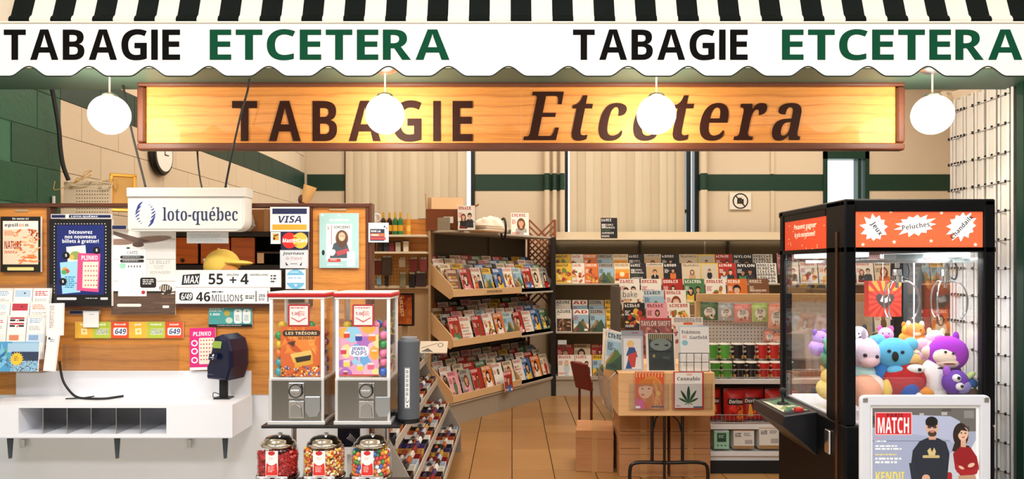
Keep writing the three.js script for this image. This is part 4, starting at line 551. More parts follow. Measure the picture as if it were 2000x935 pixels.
// navy emblem sign low between the jars
{ const r = R(660, 833, 703, 872, 3.3), t = thing('emblem_plate', 'navy plate with white swirl emblem behind the candy jars', 'sign', [r.x, r.y, -3.3]); const pr = print(150, 140, (c, w, h) => { blk(c, 0, 0, w, h, '#0d1230'); c.strokeStyle = '#d8dbe6'; for (let i = 0; i < 6; i++) { c.lineWidth = 8 - i; c.beginPath(); c.arc(40 + i * 8, 40 + i * 8, 46, 0.1, 1.1 - i * 0.06); c.stroke(); } }); obj('plate', printBox(r.w, r.h, 0.012, pr, { side: [0.9, 0.05] }), pr.mat, t); obj('post', bx(0.02, 0.5, 0.01, 0, -0.33, -0.01), M.white, t); obj('foot', rb(0.2, 0.02, 0.12, 0, -r.y + FL + 0.01, -0.01, 0.004), M.white, t); obj('lower_post', bx(0.02, r.y - FL - 0.56, 0.01, 0, -0.56 - (r.y - FL - 0.58) / 2, -0.01), M.white, t); }

// ---------- magazines ----------
const PAL = [['white', '#f1eee8', '#b3261e'], ['red', '#b3261e', '#fff'], ['black', '#15141a', '#fff'], ['cream', '#e8d9bf', '#3a2a20'], ['yellow', '#e9bd3a', '#1a1a1a'], ['pink', '#e6a5b2', '#7a1030'], ['grey', '#a9a6a2', '#111'], ['blue', '#3f6fae', '#fff'], ['green', '#4c7f52', '#fff'], ['orange', '#dd7430', '#fff'], ['brown', '#7d5238', '#f3e6d2'], ['pale blue', '#c3d8e2', '#23364e']];
const KIND = ['portrait', 'couple', 'food', 'landscape', 'lettered', 'full figure'];
function drawCover(c, w, h, p, k, rand, title) {
  blk(c, 0, 0, w, h, p[1]); const R_ = (a, b) => a + (b - a) * rand(), hair = ['#2a1a14', '#6b4026', '#c9a05a', '#8a3a20', '#141212'][Math.floor(rand() * 5)], skin = ['#e9bd9c', '#d9a482', '#b07a58', '#f0cdb4'][Math.floor(rand() * 4)], cl_ = PAL[Math.floor(rand() * 12)][1];
  if (k === 0) figure(c, w * R_(0.42, 0.58), h * 0.42, w * 0.2, hair, skin, cl_, rand() < 0.7);
  if (k === 1) { figure(c, w * 0.32, h * 0.46, w * 0.13, hair, skin, cl_); figure(c, w * 0.68, h * 0.42, w * 0.13, '#2a1a14', skin, '#26303c', false); }
  if (k === 2) for (let i = 0; i < 14; i++) oval(c, w * R_(0.1, 0.9), h * R_(0.35, 0.9), w * R_(0.06, 0.2), w * R_(0.05, 0.15), ['#c9622c', '#e9b34a', '#8a3a22', '#6f8a3a', '#f0d9a8', '#b02c22'][i % 6], R_(0, 3));
  if (k === 3) { blk(c, 0, h * 0.25, w, h * 0.4, '#9cc0d8'); for (let i = 0; i < 7; i++) poly(c, [[w * R_(-0.2, 0.4), h], [w * R_(0.2, 0.8), h * R_(0.4, 0.6)], [w * R_(0.6, 1.2), h]], ['#5d7a4a', '#7a6a4a', '#3d5c4c', '#b0905a'][i % 4]); }
  if (k === 4) for (let i = 0; i < 5; i++) headline(c, w * 0.08, h * (0.3 + i * 0.13), w * R_(0.5, 0.84), h * 0.08, i % 2 ? p[2] : PAL[Math.floor(rand() * 12)][1], rand);
  if (k === 5) { figure(c, w * 0.52, h * 0.36, w * 0.1, hair, skin, cl_); poly(c, [[w * 0.37, h * 0.6], [w * 0.67, h * 0.6], [w * 0.62, h], [w * 0.42, h]], cl_); }
  if (title) fit(c, title, w * 0.06, h * 0.05, w * 0.88, h * 0.14, p[2]); else headline(c, w * 0.06, h * 0.05, w * R_(0.6, 0.88), h * 0.12, p[2], rand);
  small(c, w * 0.06, h * 0.3, w * 0.26, h * 0.2, 5, p[2], rand); small(c, w * 0.06, h * 0.84, w * 0.5, h * 0.1, 3, p[2], rand); if (rand() < 0.4) blk(c, w * 0.7, h * 0.86, w * 0.22, h * 0.09, '#fff');
}
const covers = [];
function addCover(p, k, title, draw) { const seed = rng(100 + covers.length * 17); covers.push({ word: `${p[0]} ${KIND[k]}`, pr: print(150, 200, draw ?? ((c, w, h) => drawCover(c, w, h, p, k, seed, title))), geo: {} }); return covers.length - 1; }
for (let i = 0; i < 66; i++) addCover(PAL[[0, 0, 1, 0, 2, 3, 0, 4, 5, 6, 1, 7, 8, 0, 9, 10, 11, 3][i % 18]], [0, 5, 0, 1, 2, 0, 4, 3, 5][i % 9]);
const generic = covers.length;
function mag(ci, w, h, label, group, name = 'magazine') {
  const cv = covers[ci], key = w + ',' + h; cv.geo[key] ??= printBox(w, h, 0.006, cv.pr); return tag(obj(name, cv.geo[key], cv.pr.mat), label, 'magazine', group);
}
let roll_ = 0; const nextCover = () => (roll_ = (roll_ + 1 + Math.floor(rnd() * 5)) % generic);

// ---------- angled magazine rack on the left ----------
{
  const th = 1.006, O = [X(885, 6.85), FL, -6.85], L = 1.954, t = thing('magazine_rack', 'long angled magazine rack with three sloping trays on the left of the aisle', 'rack', O, th), yb = FL;
  const put = (o, x, y, z, lean = 0, yaw = 0) => { o.position.copy(V(x, y, z).applyAxisAngle(V(0, 1, 0), th).add(V(...O))); o.rotation.set(lean, th + yaw, 0, 'YXZ'); return o; };
  const mesh = mat(0x5d564a, 0.7, { bumpMap: grainT, bumpScale: 0.002 }), gm = mat(0xa79f92, 0.5);
  obj('kick_base', span(0, L, 0, 0.19, -0.4, -0.02), gm, t); obj('base_deck', span(0, L, 0.19, 0.205, -0.42, -0.005), M.shelf, t);
  obj('back_panel', span(0, L, 0.2, 1.9, -0.44, -0.425), mesh, t); obj('back_panel', span(-0.006, 0.012, 0.2, 1.86, -0.43, -0.33), mesh, t);
  for (const x of [0.01, L * 0.62, L - 0.015]) obj('upright', bx(0.03, 1.88, 0.03, x, 0.96, -0.418), M.shelfDark, t);
  const ty = 1.877 - yb; obj('top_shelf', rb(L + 0.02, 0.02, 0.4, L / 2, ty, -0.22, 0.004), mat(0xbdb4a6, 0.45), t); obj('top_fence', [span(0, 0.34, ty + 0.01, ty + 0.13, -0.425, -0.415), span(-0.006, 0.006, ty + 0.01, ty + 0.13, -0.42, -0.04)], mat(0x9a917f, 0.55), t);
  const tiers = [[1.265 - yb, 'top'], [0.8 - yb, 'middle'], [0.283 - yb, 'bottom']], cheek = [[0.34, 0.353], [0.3, 0.345], [0.015, 0.1], [0, 0.005], [0.04, -0.02], [0.34, 0.158]];
  const cg = (x, k = 1) => prism(cheek.map(([a, b]) => [a, b]), 0.014).rotateY(Math.PI / 2).translate(x, 0, 0);
  tiers.forEach(([y, nm], i) => {
    const tr = new THREE.Group(); tr.name = 'tray'; tr.position.set(0, y, 0); t.add(tr);
    const Lc = L * 0.62; obj('cheek', cg(0), M.tan, tr); obj('cheek', cg(Lc - 0.014), M.tan, tr); obj('cheek', cg(L - 0.016), M.shelf, tr);
    obj('slope', [prism([[-0.02, -0.01], [-0.36, 0.15], [-0.36, 0.162], [-0.02, 0.004]], L - 0.03).rotateY(Math.PI / 2).scale(1, 1, -1).scale(1, 1, 1).translate(0.015, 0, 0)], M.tanDark, tr);
    const lip = obj('front_lip', rb(Lc, 0.068, 0.012, Lc / 2, 0.034, -0.004, 0.002), M.tan, tr); obj('front_lip', rb(L - Lc, 0.02, 0.012, (L + Lc) / 2, 0.0, -0.006, 0.002), M.shelf, tr);
    const pr = print(200, 24, (c, w, h) => { blk(c, 0, 0, w, h, '#ddb98a'); if (!i) headline(c, 30, 7, 130, 10, '#2a2018'); }); if (!i) obj('lip_label', printBox(0.42, 0.05, 0.002, pr).translate(Lc * 0.58, 0.034, 0.003), pr.mat, lip);
  });
  const rows = ['back', 'third', 'second', 'front'];
  tiers.forEach(([y, nm], i) => { for (let r = 0; r < 4; r++) { const n = 10; for (let k = 0; k < n; k++) {
    const x = 0.13 + k * (L - 0.24) / (n - 1) + rr(-0.012, 0.012), ci = nextCover(), z = -0.335 + r * 0.085, yy = y + 0.168 - r * 0.045 + 0.118 + rr(-0.008, 0.008);
    put(mag(ci, 0.165, 0.235, `${covers[ci].word} magazine, ${ORD[k]} along the ${rows[r]} row, ${nm} tray of angled rack`, 'magazines on the angled rack'), x, yy, z, -0.3, rr(-0.04, 0.04));
  } } });
  const hang = mag(nextCover(), 0.15, 0.21, 'cream magazine hanging out over the lip of the bottom tray', 'magazines on the angled rack'); put(hang, L * 0.46, 0.3, 0.03, -0.12);
  // things on top of the rack
  const b1 = thing('open_carton', 'open brown carton with raised flaps on top of the rack end', 'box', [X(868, 7.0), 1.887, -7.08], 0.1);
  obj('body', [bx(0.36, 0.2, 0.006, 0, 0.1, 0.13), bx(0.36, 0.2, 0.006, 0, 0.1, -0.13), bx(0.006, 0.2, 0.26, -0.18, 0.1, 0), bx(0.006, 0.2, 0.26, 0.18, 0.1, 0), bx(0.36, 0.006, 0.26, 0, 0.003, 0)], wood(cardT, 0.6, 0.3, { roughness: 0.85, color: 0xb08a74 }), b1);
  for (const [g, y, z, rx] of [[bx(0.3, 0.13, 0.005, 0.02, 0.065, 0), 0.2, 0.13, -0.5], [bx(0.34, 0.13, 0.005, 0, 0.065, 0), 0.2, -0.13, 0.1]]) { const f = obj('flap', g, M.cardIn, b1); f.position.set(0, y, z); f.rotation.x = rx; } { const f = obj('flap', bx(0.005, 0.15, 0.24, 0, 0.075, 0), M.card, b1); f.position.set(0.18, 0.2, 0); f.rotation.z = -1.2; const f2 = obj('flap', bx(0.005, 0.15, 0.24, 0, 0.075, 0), M.card, b1); f2.position.set(-0.18, 0.2, 0); f2.rotation.z = 0.05; }
  obj('shipping_label', bx(0.09, 0.06, 0.002, 0.03, 0.1, 0.134), M.paper, b1);
  const pk = thing('magazine_bundle', 'bundle of magazines in plastic standing in front of the open carton', 'bundle', [X(911, 6.95), 1.887, -6.93], 0.15); { const cv = covers[3]; obj('stack', printBox(0.16, 0.23, 0.05, cv.pr).rotateX(-0.12).translate(0, 0.115, 0), cv.pr.mat, pk); obj('strap', bx(0.164, 0.04, 0.056, 0, 0.06, 0.002), M.blackMatte, pk); }
  const wb = thing('white_bundle', 'white cloth bundle lying on top of the rack', 'bundle', [X(957, 7.4), 1.887, -7.4], 0.3); { const g = new THREE.SphereGeometry(0.15, 36, 20), p = g.attributes.position; for (let i = 0; i < p.count; i++) { const x = p.getX(i), y = p.getY(i), z = p.getZ(i), k = 1 + noise.noise(x * 22, y * 10, z * 22) * 0.22; p.setXYZ(i, x * k * 1.25, Math.max(-0.02, y * k * 0.9) + 0.02, z * k * 0.7); } g.computeVertexNormals(); obj('cloth', g, mat(0xe9e1d2, 0.9), wb); obj('black_strap', new THREE.TorusGeometry(0.105, 0.012, 8, 28).rotateY(Math.PI / 2).scale(1, 1, 0.8).translate(0.14, 0.04, 0), M.blackMatte, wb); }
  const st = thing('paper_stack', 'low stack of cream papers along the front of the rack top', 'papers', [X(950, 7.25), 1.887, -7.22], th); for (let i = 0; i < 5; i++) obj('sheet', bx(0.32 - i * 0.01, 0.01, 0.2, rr(-0.02, 0.02), 0.006 + i * 0.011, 0), i % 2 ? M.paper : M.cardIn, st);
  const lone = mag(0, 0.2, 0.26, 'white magazine standing alone at the far end of the rack top', 'magazines on the angled rack'); put(lone, 1.5, 1.887 - FL + 0.13, -0.2, -0.15, -0.9); lone.rotation.x = -0.15;
  // diagonal lattice at the end of the rack
  const lt = thing('lattice_panel', 'brown diagonal wooden lattice panel at the far end of the angled rack', 'lattice', [X(1058, 8.72), 1.0, -8.72]), lw = 0.3, lh = 1.1, lm = mat(0x8a4a26, 0.6);
  for (const s of [-1, 1]) for (let i = -5; i < 16; i++) { const yc = i * 0.075 - 0.1, x0 = -lw / 2, x1 = lw / 2, ya = yc - s * lw / 2, ybb = yc + s * lw / 2, lo = Math.min(ya, ybb), hi = Math.max(ya, ybb); if (lo < 0 || hi > lh) continue; const g = obj('lattice_slat', bx(lw * 1.38, 0.02, 0.006, 0, 0, s * 0.003), lm, lt); g.position.set(0, yc, 0); g.rotation.z = s * Math.PI / 4; }
  for (const q of [-1, 1]) obj('lattice_post', bx(0.03, lh + 0.93 - 0.0, 0.03, q * (lw / 2 + 0.005), (lh - 0.93) / 2, 0), lm, lt);
}
// ---------- shelf unit and pegboard behind the booth corner ----------
{
  const Z = 7.0, q = (a) => X(a, Z), v = (a) => Y(a, Z), t = thing('wall_shelf', 'oak backed shelf unit with pegboard behind the booth corner', 'shelf', [0, 0, -Z]), x0 = q(690), x1 = q(838);
  obj('back_panel', span(x0, x1, v(498), v(428), -0.02, 0), M.oak, t); obj('pegboard', span(x0, x1, v(560), v(498), -0.02, 0), mat(0xd9a866, 0.7), t); obj('lower_panel', span(x0, x1, FL, v(560), -0.02, 0), M.tanDark, t); obj('end_panel', span(x1, x1 + 0.02, FL, v(428), -0.3, 0.06), M.tanDark, t);
  for (const y of [462, 494]) obj('shelf_board', rb(x1 - x0, 0.02, 0.22, (x0 + x1) / 2, v(y), 0.11, 0.003), mat(0xe9dcc4, 0.5), t); obj('ledge_strip', rb(x1 - x0, 0.03, 0.03, (x0 + x1) / 2, v(560), 0.015, 0.003), mat(0xe9dcc4, 0.5), t);
  const hg = cylZ(0.0045, 0.002, 0, 0, 0.001, 6); for (let i = 0; i < 19; i++) for (let j = 0; j < 9; j++) { const h = obj('peg_hole', hg, M.blackMatte, t); h.position.set(q(728) + i * 0.0285, v(556) + j * 0.033, 0); }
  const bot = (px, h, r, body, capc, label) => { const o = thing('spray_bottle', label, 'bottle', [q(px), v(462) + 0.01, -Z + 0.12], 0, 'bottles on the oak shelf'); obj('body', lathe([[0, 0], [r, 0], [r, h * 0.6], [r * 0.5, h * 0.72], [r * 0.42, h * 0.76]], 18), mat(body, 0.35), o); obj('cap', cyl(r * 0.42, r * 0.5, h * 0.24, 0, h * 0.86, 0, 14), mat(capc, 0.4), o); obj('label', cyl(r + 0.0006, r + 0.0006, h * 0.26, 0, h * 0.3, 0, 18), mat(capc, 0.6), o); };
  [[753, 0x1c1c1e, 0xd9a52e], [765, 0x17191c, 0xe0ad34], [776, 0x2c7a48, 0xe3b23a], [786, 0x2f8a55, 0xdfa72e]].forEach(([px, b, c], i) => bot(px, 0.215, 0.024, b, c, `${['black', 'dark', 'green', 'bright green'][i]} gold capped bottle, ${ORD[i]} from left on the oak shelf`)); bot(801, 0.205, 0.02, 0xe0a43a, 0xf0c860, 'amber bottle standing apart on the oak shelf');
  const wj = thing('white_jug', 'white plastic jug at the left of the oak shelf', 'jug', [q(729), v(462) + 0.01, -Z + 0.12]); obj('body', lathe([[0, 0], [0.06, 0], [0.062, 0.14], [0.04, 0.19], [0.018, 0.22], [0.018, 0.25], [0, 0.25]], 20), M.white, wj); obj('handle', new THREE.TorusGeometry(0.035, 0.009, 8, 18).translate(0.055, 0.16, 0), M.white, wj);
  [[733, 0x8a2020, 'red'], [748, 0x1a1a20, 'black'], [760, 0x24303a, 'slate'], [770, 0x7a2430, 'maroon'], [782, 0xbfb9ae, 'grey'], [797, 0xe9e0cc, 'cream']].forEach(([px, c, n], i) => { const o = thing('small_box', `${n} small box or jar, ${ORD[i]} from left on the lower oak shelf`, 'box', [q(px), v(494) + 0.01, -Z + 0.13], 0, 'small goods on the lower shelf'); const h = [0.07, 0.08, 0.1, 0.085, 0.09, 0.1][i]; obj('body', rb(0.048, h, 0.05, 0, h / 2, 0, 0.006), mat(c, 0.5), o); obj('lid', rb(0.05, 0.014, 0.052, 0, h + 0.004, 0, 0.003), mat(0x2a2a2c, 0.5), o); });
  [[739, 522, 16, 26, 0x7a3428, 'brown wallet'], [757, 520, 20, 34, 0x5a5654, 'grey pouch'], [787, 514, 13, 16, 0xe0d8c8, 'white reel'], [809, 518, 14, 24, 0x8a3a44, 'maroon card pack'], [828, 518, 14, 24, 0x9a4650, 'rose card pack'], [742, 549, 9, 14, 0x7fb6d4, 'pale blue bottle'], [757, 548, 7, 20, 0x1a1a1c, 'black lighter pack'], [788, 548, 12, 26, 0x8a8a70, 'olive key ring pack'], [806, 548, 12, 26, 0x1b1a1f, 'black case'], [823, 546, 20, 26, 0x3a2c30, 'dark blister pack']].forEach(([px, py, w, h, c, n]) => { const o = thing('hanging_pack', `${n} hanging on the pegboard behind the booth corner`, 'accessory', [q(px), v(py), -Z + 0.03], 0, 'accessories on the pegboard'); obj('pack', rb(S(w, Z), S(h, Z), 0.03, 0, 0, 0.01, 0.008), mat(c, 0.55), o); obj('header', bx(S(w * 0.8, Z), 0.02, 0.004, 0, S(h, Z) / 2 + 0.008, 0), M.paper, o); obj('hook', cylZ(0.003, 0.07, 0, S(h, Z) / 2 + 0.012, -0.002, 8), M.wire, o); });
  const cp = thing('framed_card', 'orange framed card leaning behind the right capsule vendor', 'sign', [X(790, 6.2), Y(604, 6.2), -6.2], -0.2); { const pr = print(140, 200, (c, w, h) => { blk(c, 0, 0, w, h, '#b4581e'); for (let i = 0; i < 14; i++) oval(c, rr(0, w), rr(0, h), rr(14, 40), rr(10, 30), ['#c9702c', '#a04a18', '#8a2a1a'][i % 3]); c.save(); c.translate(40, 20); c.rotate(1.45); headline(c, 0, -14, 130, 24, '#e9d6ae'); c.restore(); }); obj('face', printBox(0.15, 0.25, 0.012, pr, { side: [0.02, 0.02] }), pr.mat, cp); obj('frame', [bx(0.16, 0.012, 0.03, 0, 0.13, 0), bx(0.16, 0.012, 0.03, 0, -0.13, 0), bx(0.012, 0.27, 0.03, 0.078, 0, 0), bx(0.012, 0.27, 0.03, -0.078, 0, 0)], M.black, cp); obj('stand', [bx(0.05, 1.0, 0.03, 0, -0.62, -0.02)], M.tanDark, cp); }
}
// ---------- candy rack running back beside the vendors ----------
{
  const P0 = [X(893, 5.9) + 0.002, -3.78], P1 = [X(893, 5.9), -5.9];           // front edge near and far end on the floor
  const dx = P1[0] - P0[0], dz = P1[1] - P0[1], L = Math.hypot(dx, dz), th = Math.atan2(-dz, dx), O = [P0[0], FL, P0[1]];
  const t = thing('candy_rack', 'grey stepped candy rack running back along the aisle beside the vendors', 'rack', O, th), gm = mat(0x9c9690, 0.45);
  const put = (o, x, y, z, lean = 0) => { o.position.copy(V(x, y, z).applyAxisAngle(V(0, 1, 0), th).add(V(...O))); o.rotation.set(lean, th, 0, 'YXZ'); return o; };
  const prof = [[0.03, 0], [-0.42, 0], [-0.42, 0.92], [-0.36, 0.92], [0.03, 0.18]];
  obj('end_panel', prism(prof.map(([a, b]) => [-a, b]), 0.016).rotateY(Math.PI / 2).translate(L, 0, 0), gm, t); obj('end_panel', prism(prof.map(([a, b]) => [-a, b]), 0.016).rotateY(Math.PI / 2).translate(-0.016, 0, 0), gm, t);
  obj('back_panel', span(0, L, 0, 0.92, -0.43, -0.42), gm, t); obj('top_board', rb(L, 0.014, 0.1, L / 2, 0.915, -0.37, 0.003), mat(0xc9beac, 0.5), t);
  const steps = [[-0.1, 0.16], [-0.19, 0.36], [-0.28, 0.56], [-0.36, 0.74]], colors = [[0x8e1e1e, 'red'], [0x4a3566, 'purple'], [0xe9e6e0, 'white'], [0x3a2016, 'brown'], [0xb9c4d0, 'pale blue'], [0xc09040, 'gold'], [0x1e1c20, 'black'], [0xb85a2c, 'orange'], [0xd8d2c6, 'cream']];
  const nm = ['bottom', 'second', 'third', 'top'];
  steps.forEach(([z, y], s) => {
    obj('shelf_board', rb(L, 0.01, 0.2, L / 2, y - 0.006, z + 0.02, 0.002), gm, t); obj('shelf_lip', rb(L, 0.05, 0.006, L / 2, y + 0.008, z + 0.122, 0.002), mat(0xb9b4ac, 0.35), t);
    for (let k = 0; k < 18; k++) { const [hex, cn] = colors[(k * 5 + s * 3) % 9], w = L / 18 - 0.008, o = thing('candy_carton', `${cn} candy carton, ${ORD[k]} from the front on the ${nm[s]} step of candy rack`, 'candy box', [0, 0, 0], 0, 'candy cartons on the rack'); put(o, (k + 0.5) * L / 18, y, z + 0.03, 0);
      const h = 0.045; obj('tray', [bx(w, 0.003, 0.15, 0, 0.002, 0), bx(w, h, 0.003, 0, h / 2, 0.075), bx(w, h * 1.8, 0.003, 0, h * 0.9, -0.075), bx(0.003, h, 0.15, -w / 2, h / 2, 0), bx(0.003, h, 0.15, w / 2, h / 2, 0)], mat(hex, 0.5), o); const bars = [colors[(k + s) % 9][0], colors[(k + s + 4) % 9][0]]; for (let j = 0; j < 4; j++) { const b = obj('candy_bar', rb(w * 0.86, 0.03, 0.022, 0, 0.03 + (j % 2) * 0.008, -0.05 + j * 0.032, 0.007), mat(bars[j % 2], 0.3), o); b.rotation.x = -0.4; } }
  });
  const rk = sheet('promo_card', 'cream promo card with a ring drawing on top of the candy rack end', 'card', [820, 662, 874, 694], 5.75, 0.01, 160, (c, w, h) => { blk(c, 0, 0, w, h, '#cfc2ae'); c.strokeStyle = '#6a5a4a'; c.lineWidth = 5; c.beginPath(); c.arc(w * 0.74, h * 0.34, 14, 0, 7); c.stroke(); poly(c, [[10, h * 0.9], [w * 0.3, h * 0.6], [w * 0.5, h * 0.92]], '#3a342e'); c.beginPath(); c.moveTo(10, h * 0.6); c.lineTo(w * 0.62, h * 0.2); c.stroke(); }, { lean: -0.9 });
  const bk = thing('candy_basket', 'small white basket of wrapped candy at the near end of the candy rack', 'basket', [0, 0, 0]); put(bk, 0.62, 0.93 - 0.008, -0.37); obj('basket', lathe([[0.05, 0.003], [0.085, 0.053], [0.088, 0.053], [0.053, 0], [0, 0]], 20), M.white, bk); for (let i = 0; i < 6; i++) { const p = obj('wrapped_candy', rb(0.06, 0.03, 0.02, rr(-0.03, 0.03), 0.045 + (i % 2) * 0.012, -0.04 + i * 0.016, 0.007), mat([0x2a3550, 0xd8dbe0, 0x40306a][i % 3], 0.3), bk); p.rotation.y = rr(-0.3, 0.3); }
}
// ---------- long wall gondola at the back ----------
{
  const Z = 8.45, v = (a) => Y(a, Z), x0 = X(1086, Z), x1 = 5.6, t = thing('wall_gondola', 'long beige steel magazine shelving along the back wall', 'shelving', [0, 0, -Z]);
  obj('back_panel', span(x0, x1, FL + 0.16, v(452), -0.46, -0.44), mat(0x93876f, 0.6), t); obj('kick_base', span(x0, x1, FL, v(741), -0.45, -0.02), M.shelf, t); obj('bottom_deck', span(x0, x1, v(741), v(735), -0.45, 0), M.shelf, t);
  obj('header_panel', span(x0, x1, v(465), v(450), -0.36, -0.34), mat(0xd6c8ae, 0.5), t); obj('top_shelf', rb(x1 - x0, 0.02, 0.36, (x0 + x1) / 2, v(467), -0.18, 0.004), mat(0xd9cdb8, 0.45), t);
  for (const y of [555, 650]) obj('shelf_board', rb(x1 - x0, 0.018, 0.4, (x0 + x1) / 2, v(y), -0.22, 0.003), M.shelf, t);
  for (const x of [x0 + 0.012, X(1262, Z), X(1442, Z), 3.6, 4.6, 5.59]) obj('upright', bx(0.024, v(452) - FL, 0.04, x, (v(452) + FL) / 2, -0.42), M.shelfDark, t);
  obj('end_post', bx(0.05, v(463) - FL, 0.44, x0 - 0.03, (v(463) + FL) / 2, -0.22), mat(0x14110e, 0.6), t);
  const C = (title, p, k, draw) => addCover(PAL[p], k, title, draw);
  const sp = [C(null, 4, 2), C(null, 0, 2), C(null, 9, 2), C(null, 6, 3), C(null, 9, 3, (c, w, h) => { blk(c, 0, 0, w, h, '#f0e2c4'); headline(c, 10, 10, w - 20, 22, '#8a6a3a'); blk(c, 8, 60, w - 16, 110, '#e8781e'); blk(c, 8, 60, w - 16, 40, '#f4a63a'); oval(c, w / 2, 110, 24, 24, '#fff1c0'); blk(c, 8, 150, w - 16, 24, '#a03a14'); }), C(null, 2, 4), C(null, 3, 5, (c, w, h) => { blk(c, 0, 0, w, h, '#cfb08a'); blk(c, 0, 0, w, 30, '#e9e0d0'); headline(c, 10, 8, w - 20, 16, '#222'); figure(c, w * 0.5, 86, 20, '#5a4030', '#dba783', '#17161a', false); poly(c, [[w * 0.46, 114], [w * 0.54, 114], [w * 0.5, 150]], '#f2f0ea'); }), C(null, 2, 5), C('Numéro', 3, 5, (c, w, h) => { blk(c, 0, 0, w, h, '#d8c8ae'); fit(c, 'Numéro', 10, 8, w - 20, 26, '#222', { bold: false }); figure(c, w * 0.55, 84, 16, '#6b4a34', '#e3bd9c', '#c9a078'); }), C(null, 4, 5, (c, w, h) => { blk(c, 0, 0, w, h, '#e9c63c'); blk(c, 10, 12, w - 20, h - 24, '#cfc6b4'); figure(c, w * 0.5, 74, 13, '#241a16', '#d9a482', '#1a1a1e', false); blk(c, w * 0.4, 110, w * 0.2, 76, '#1a1a1e'); }), C(null, 1, 1), C('NYLON', 2, 1), C(null, 0, 4, (c, w, h) => { blk(c, 0, 0, w, h, '#e9e7e2'); for (let i = 0; i < 6; i++) headline(c, 6, 10 + i * 31, w - 12, 24, '#161616'); })];
  const ed = [1086, 1118, 1143, 1170, 1201, 1232, 1264, 1298, 1334, 1371, 1406, 1441, 1481, 1521];
  sp.forEach((ci, i) => { const w = S(ed[i + 1] - ed[i], Z) * 0.98, xx = (X(ed[i], Z) + X(ed[i + 1], Z)) / 2; for (const b of [0, 1]) { const o = mag(ci, w, 0.235, `${covers[ci].word} magazine, ${ORD[i]} from left, ${b ? 'behind' : 'front of'} the back wall top row`, 'magazines on the back wall shelf'); o.position.set(xx, v(555) + 0.01 + 0.116 + b * 0.105, -Z - 0.06 - b * 0.13); o.rotation.x = -0.18; } });
  for (let i = 0; i < 11; i++) for (const b of [0, 1]) { const ci = nextCover(), o = mag(ci, 0.2, 0.25, `${covers[ci].word} magazine, ${ORD[i]} right of claw machine window, ${b ? 'back' : 'front'} upper row`, 'magazines on the back wall shelf'); o.position.set(3.2 + i * 0.215, v(555) + 0.134 + b * 0.1, -Z - 0.06 - b * 0.13); o.rotation.x = -0.18; }
  const az = [C('AZURE', 0, 0, (c, w, h) => { blk(c, 0, 0, w, h, '#eeebe4'); fit(c, 'AZURE', 10, 8, w - 20, 26, '#222'); blk(c, 12, 42, 8, 6, '#222'); blk(c, 26, 42, 8, 6, '#222'); blk(c, 8, 84, w - 16, 110, '#4a3428'); for (let i = 0; i < 40; i++) oval(c, rr(10, w - 10), rr(88, 190), rr(3, 10), rr(4, 12), ['#8a5a40', '#d9a482', '#2a1c18', '#b08868'][i % 4]); }), C('AD', 0, 3), C(null, 6, 3), C(null, 4, 4)];
  [[1086, 1118], [1120, 1151], [1153, 1184], [1185, 1206]].forEach(([a, b], i) => { for (const k of [0, 1]) { const o = mag(az[i], S(b - a, Z) * 0.97, 0.26, `${covers[az[i]].word} magazine, ${ORD[i]} from left, ${k ? 'behind' : 'front of'} the back wall lower row`, 'magazines on the back wall shelf'); o.position.set((X(a, Z) + X(b, Z)) / 2, v(650) + 0.139 + k * 0.1, -Z - 0.05 - k * 0.13); o.rotation.x = -0.16; } });
  for (let i = 0; i < 3; i++) for (const k of [0, 1]) { const ci = nextCover(), o = mag(ci, 0.19, 0.24, `${covers[ci].word} magazine, ${ORD[i]} from left, ${k ? 'behind' : 'front of'} the bottom back wall row`, 'magazines on the back wall shelf'); o.position.set(x0 + 0.12 + i * 0.2, v(735) + 0.12 + k * 0.11, -Z - 0.06 - k * 0.14); o.rotation.x = -0.2; }
  for (let i = 0; i < 12; i++) { const ci = nextCover(), o = mag(ci, 0.2, 0.26, `${covers[ci].word} magazine, ${ORD[i]} from left on the lower shelf behind the claw machine`, 'magazines on the back wall shelf'); o.position.set(2.95 + i * 0.22, v(650) + 0.139, -Z - 0.06); o.rotation.x = -0.16; }
  tag(obj('price_ticket', bx(0.1, 0.05, 0.003, X(1098, Z), v(668), -Z + 0.006), mat(0xd5e4ec, 0.5)), 'pale blue price ticket under the lower back shelf edge', 'ticket').position.y -= 0.0;
  const bs = mag(sp[5], 0.19, 0.24, 'black magazine leaning alone on top of the back wall shelving', 'magazines on the back wall shelf'); bs.position.set(X(1190, 8.5), v(467) + 0.13, -8.52); bs.rotation.x = -0.1;
  sheet('no_photo_sign', 'white square sign with crossed out camera on the back wall', 'sign', [1425, 376, 1467, 409], 9.0, 0.006, 160, (c, w, h) => { blk(c, 0, 0, w, h, '#e9e2d6'); c.strokeStyle = '#141414'; c.lineWidth = 9; c.beginPath(); c.arc(w / 2, h / 2, h * 0.42, 0, 7); c.stroke(); rrect(c, w * 0.35, h * 0.38, w * 0.3, h * 0.28, 4, '#2a2420'); blk(c, w * 0.42, h * 0.31, w * 0.14, h * 0.1, '#2a2420'); oval(c, w / 2, h * 0.52, 11, 11, '#6a6058'); oval(c, w / 2, h * 0.52, 6, 6, '#1a1614'); c.beginPath(); c.moveTo(w * 0.3, h * 0.22); c.lineTo(w * 0.7, h * 0.8); c.stroke(); });
}
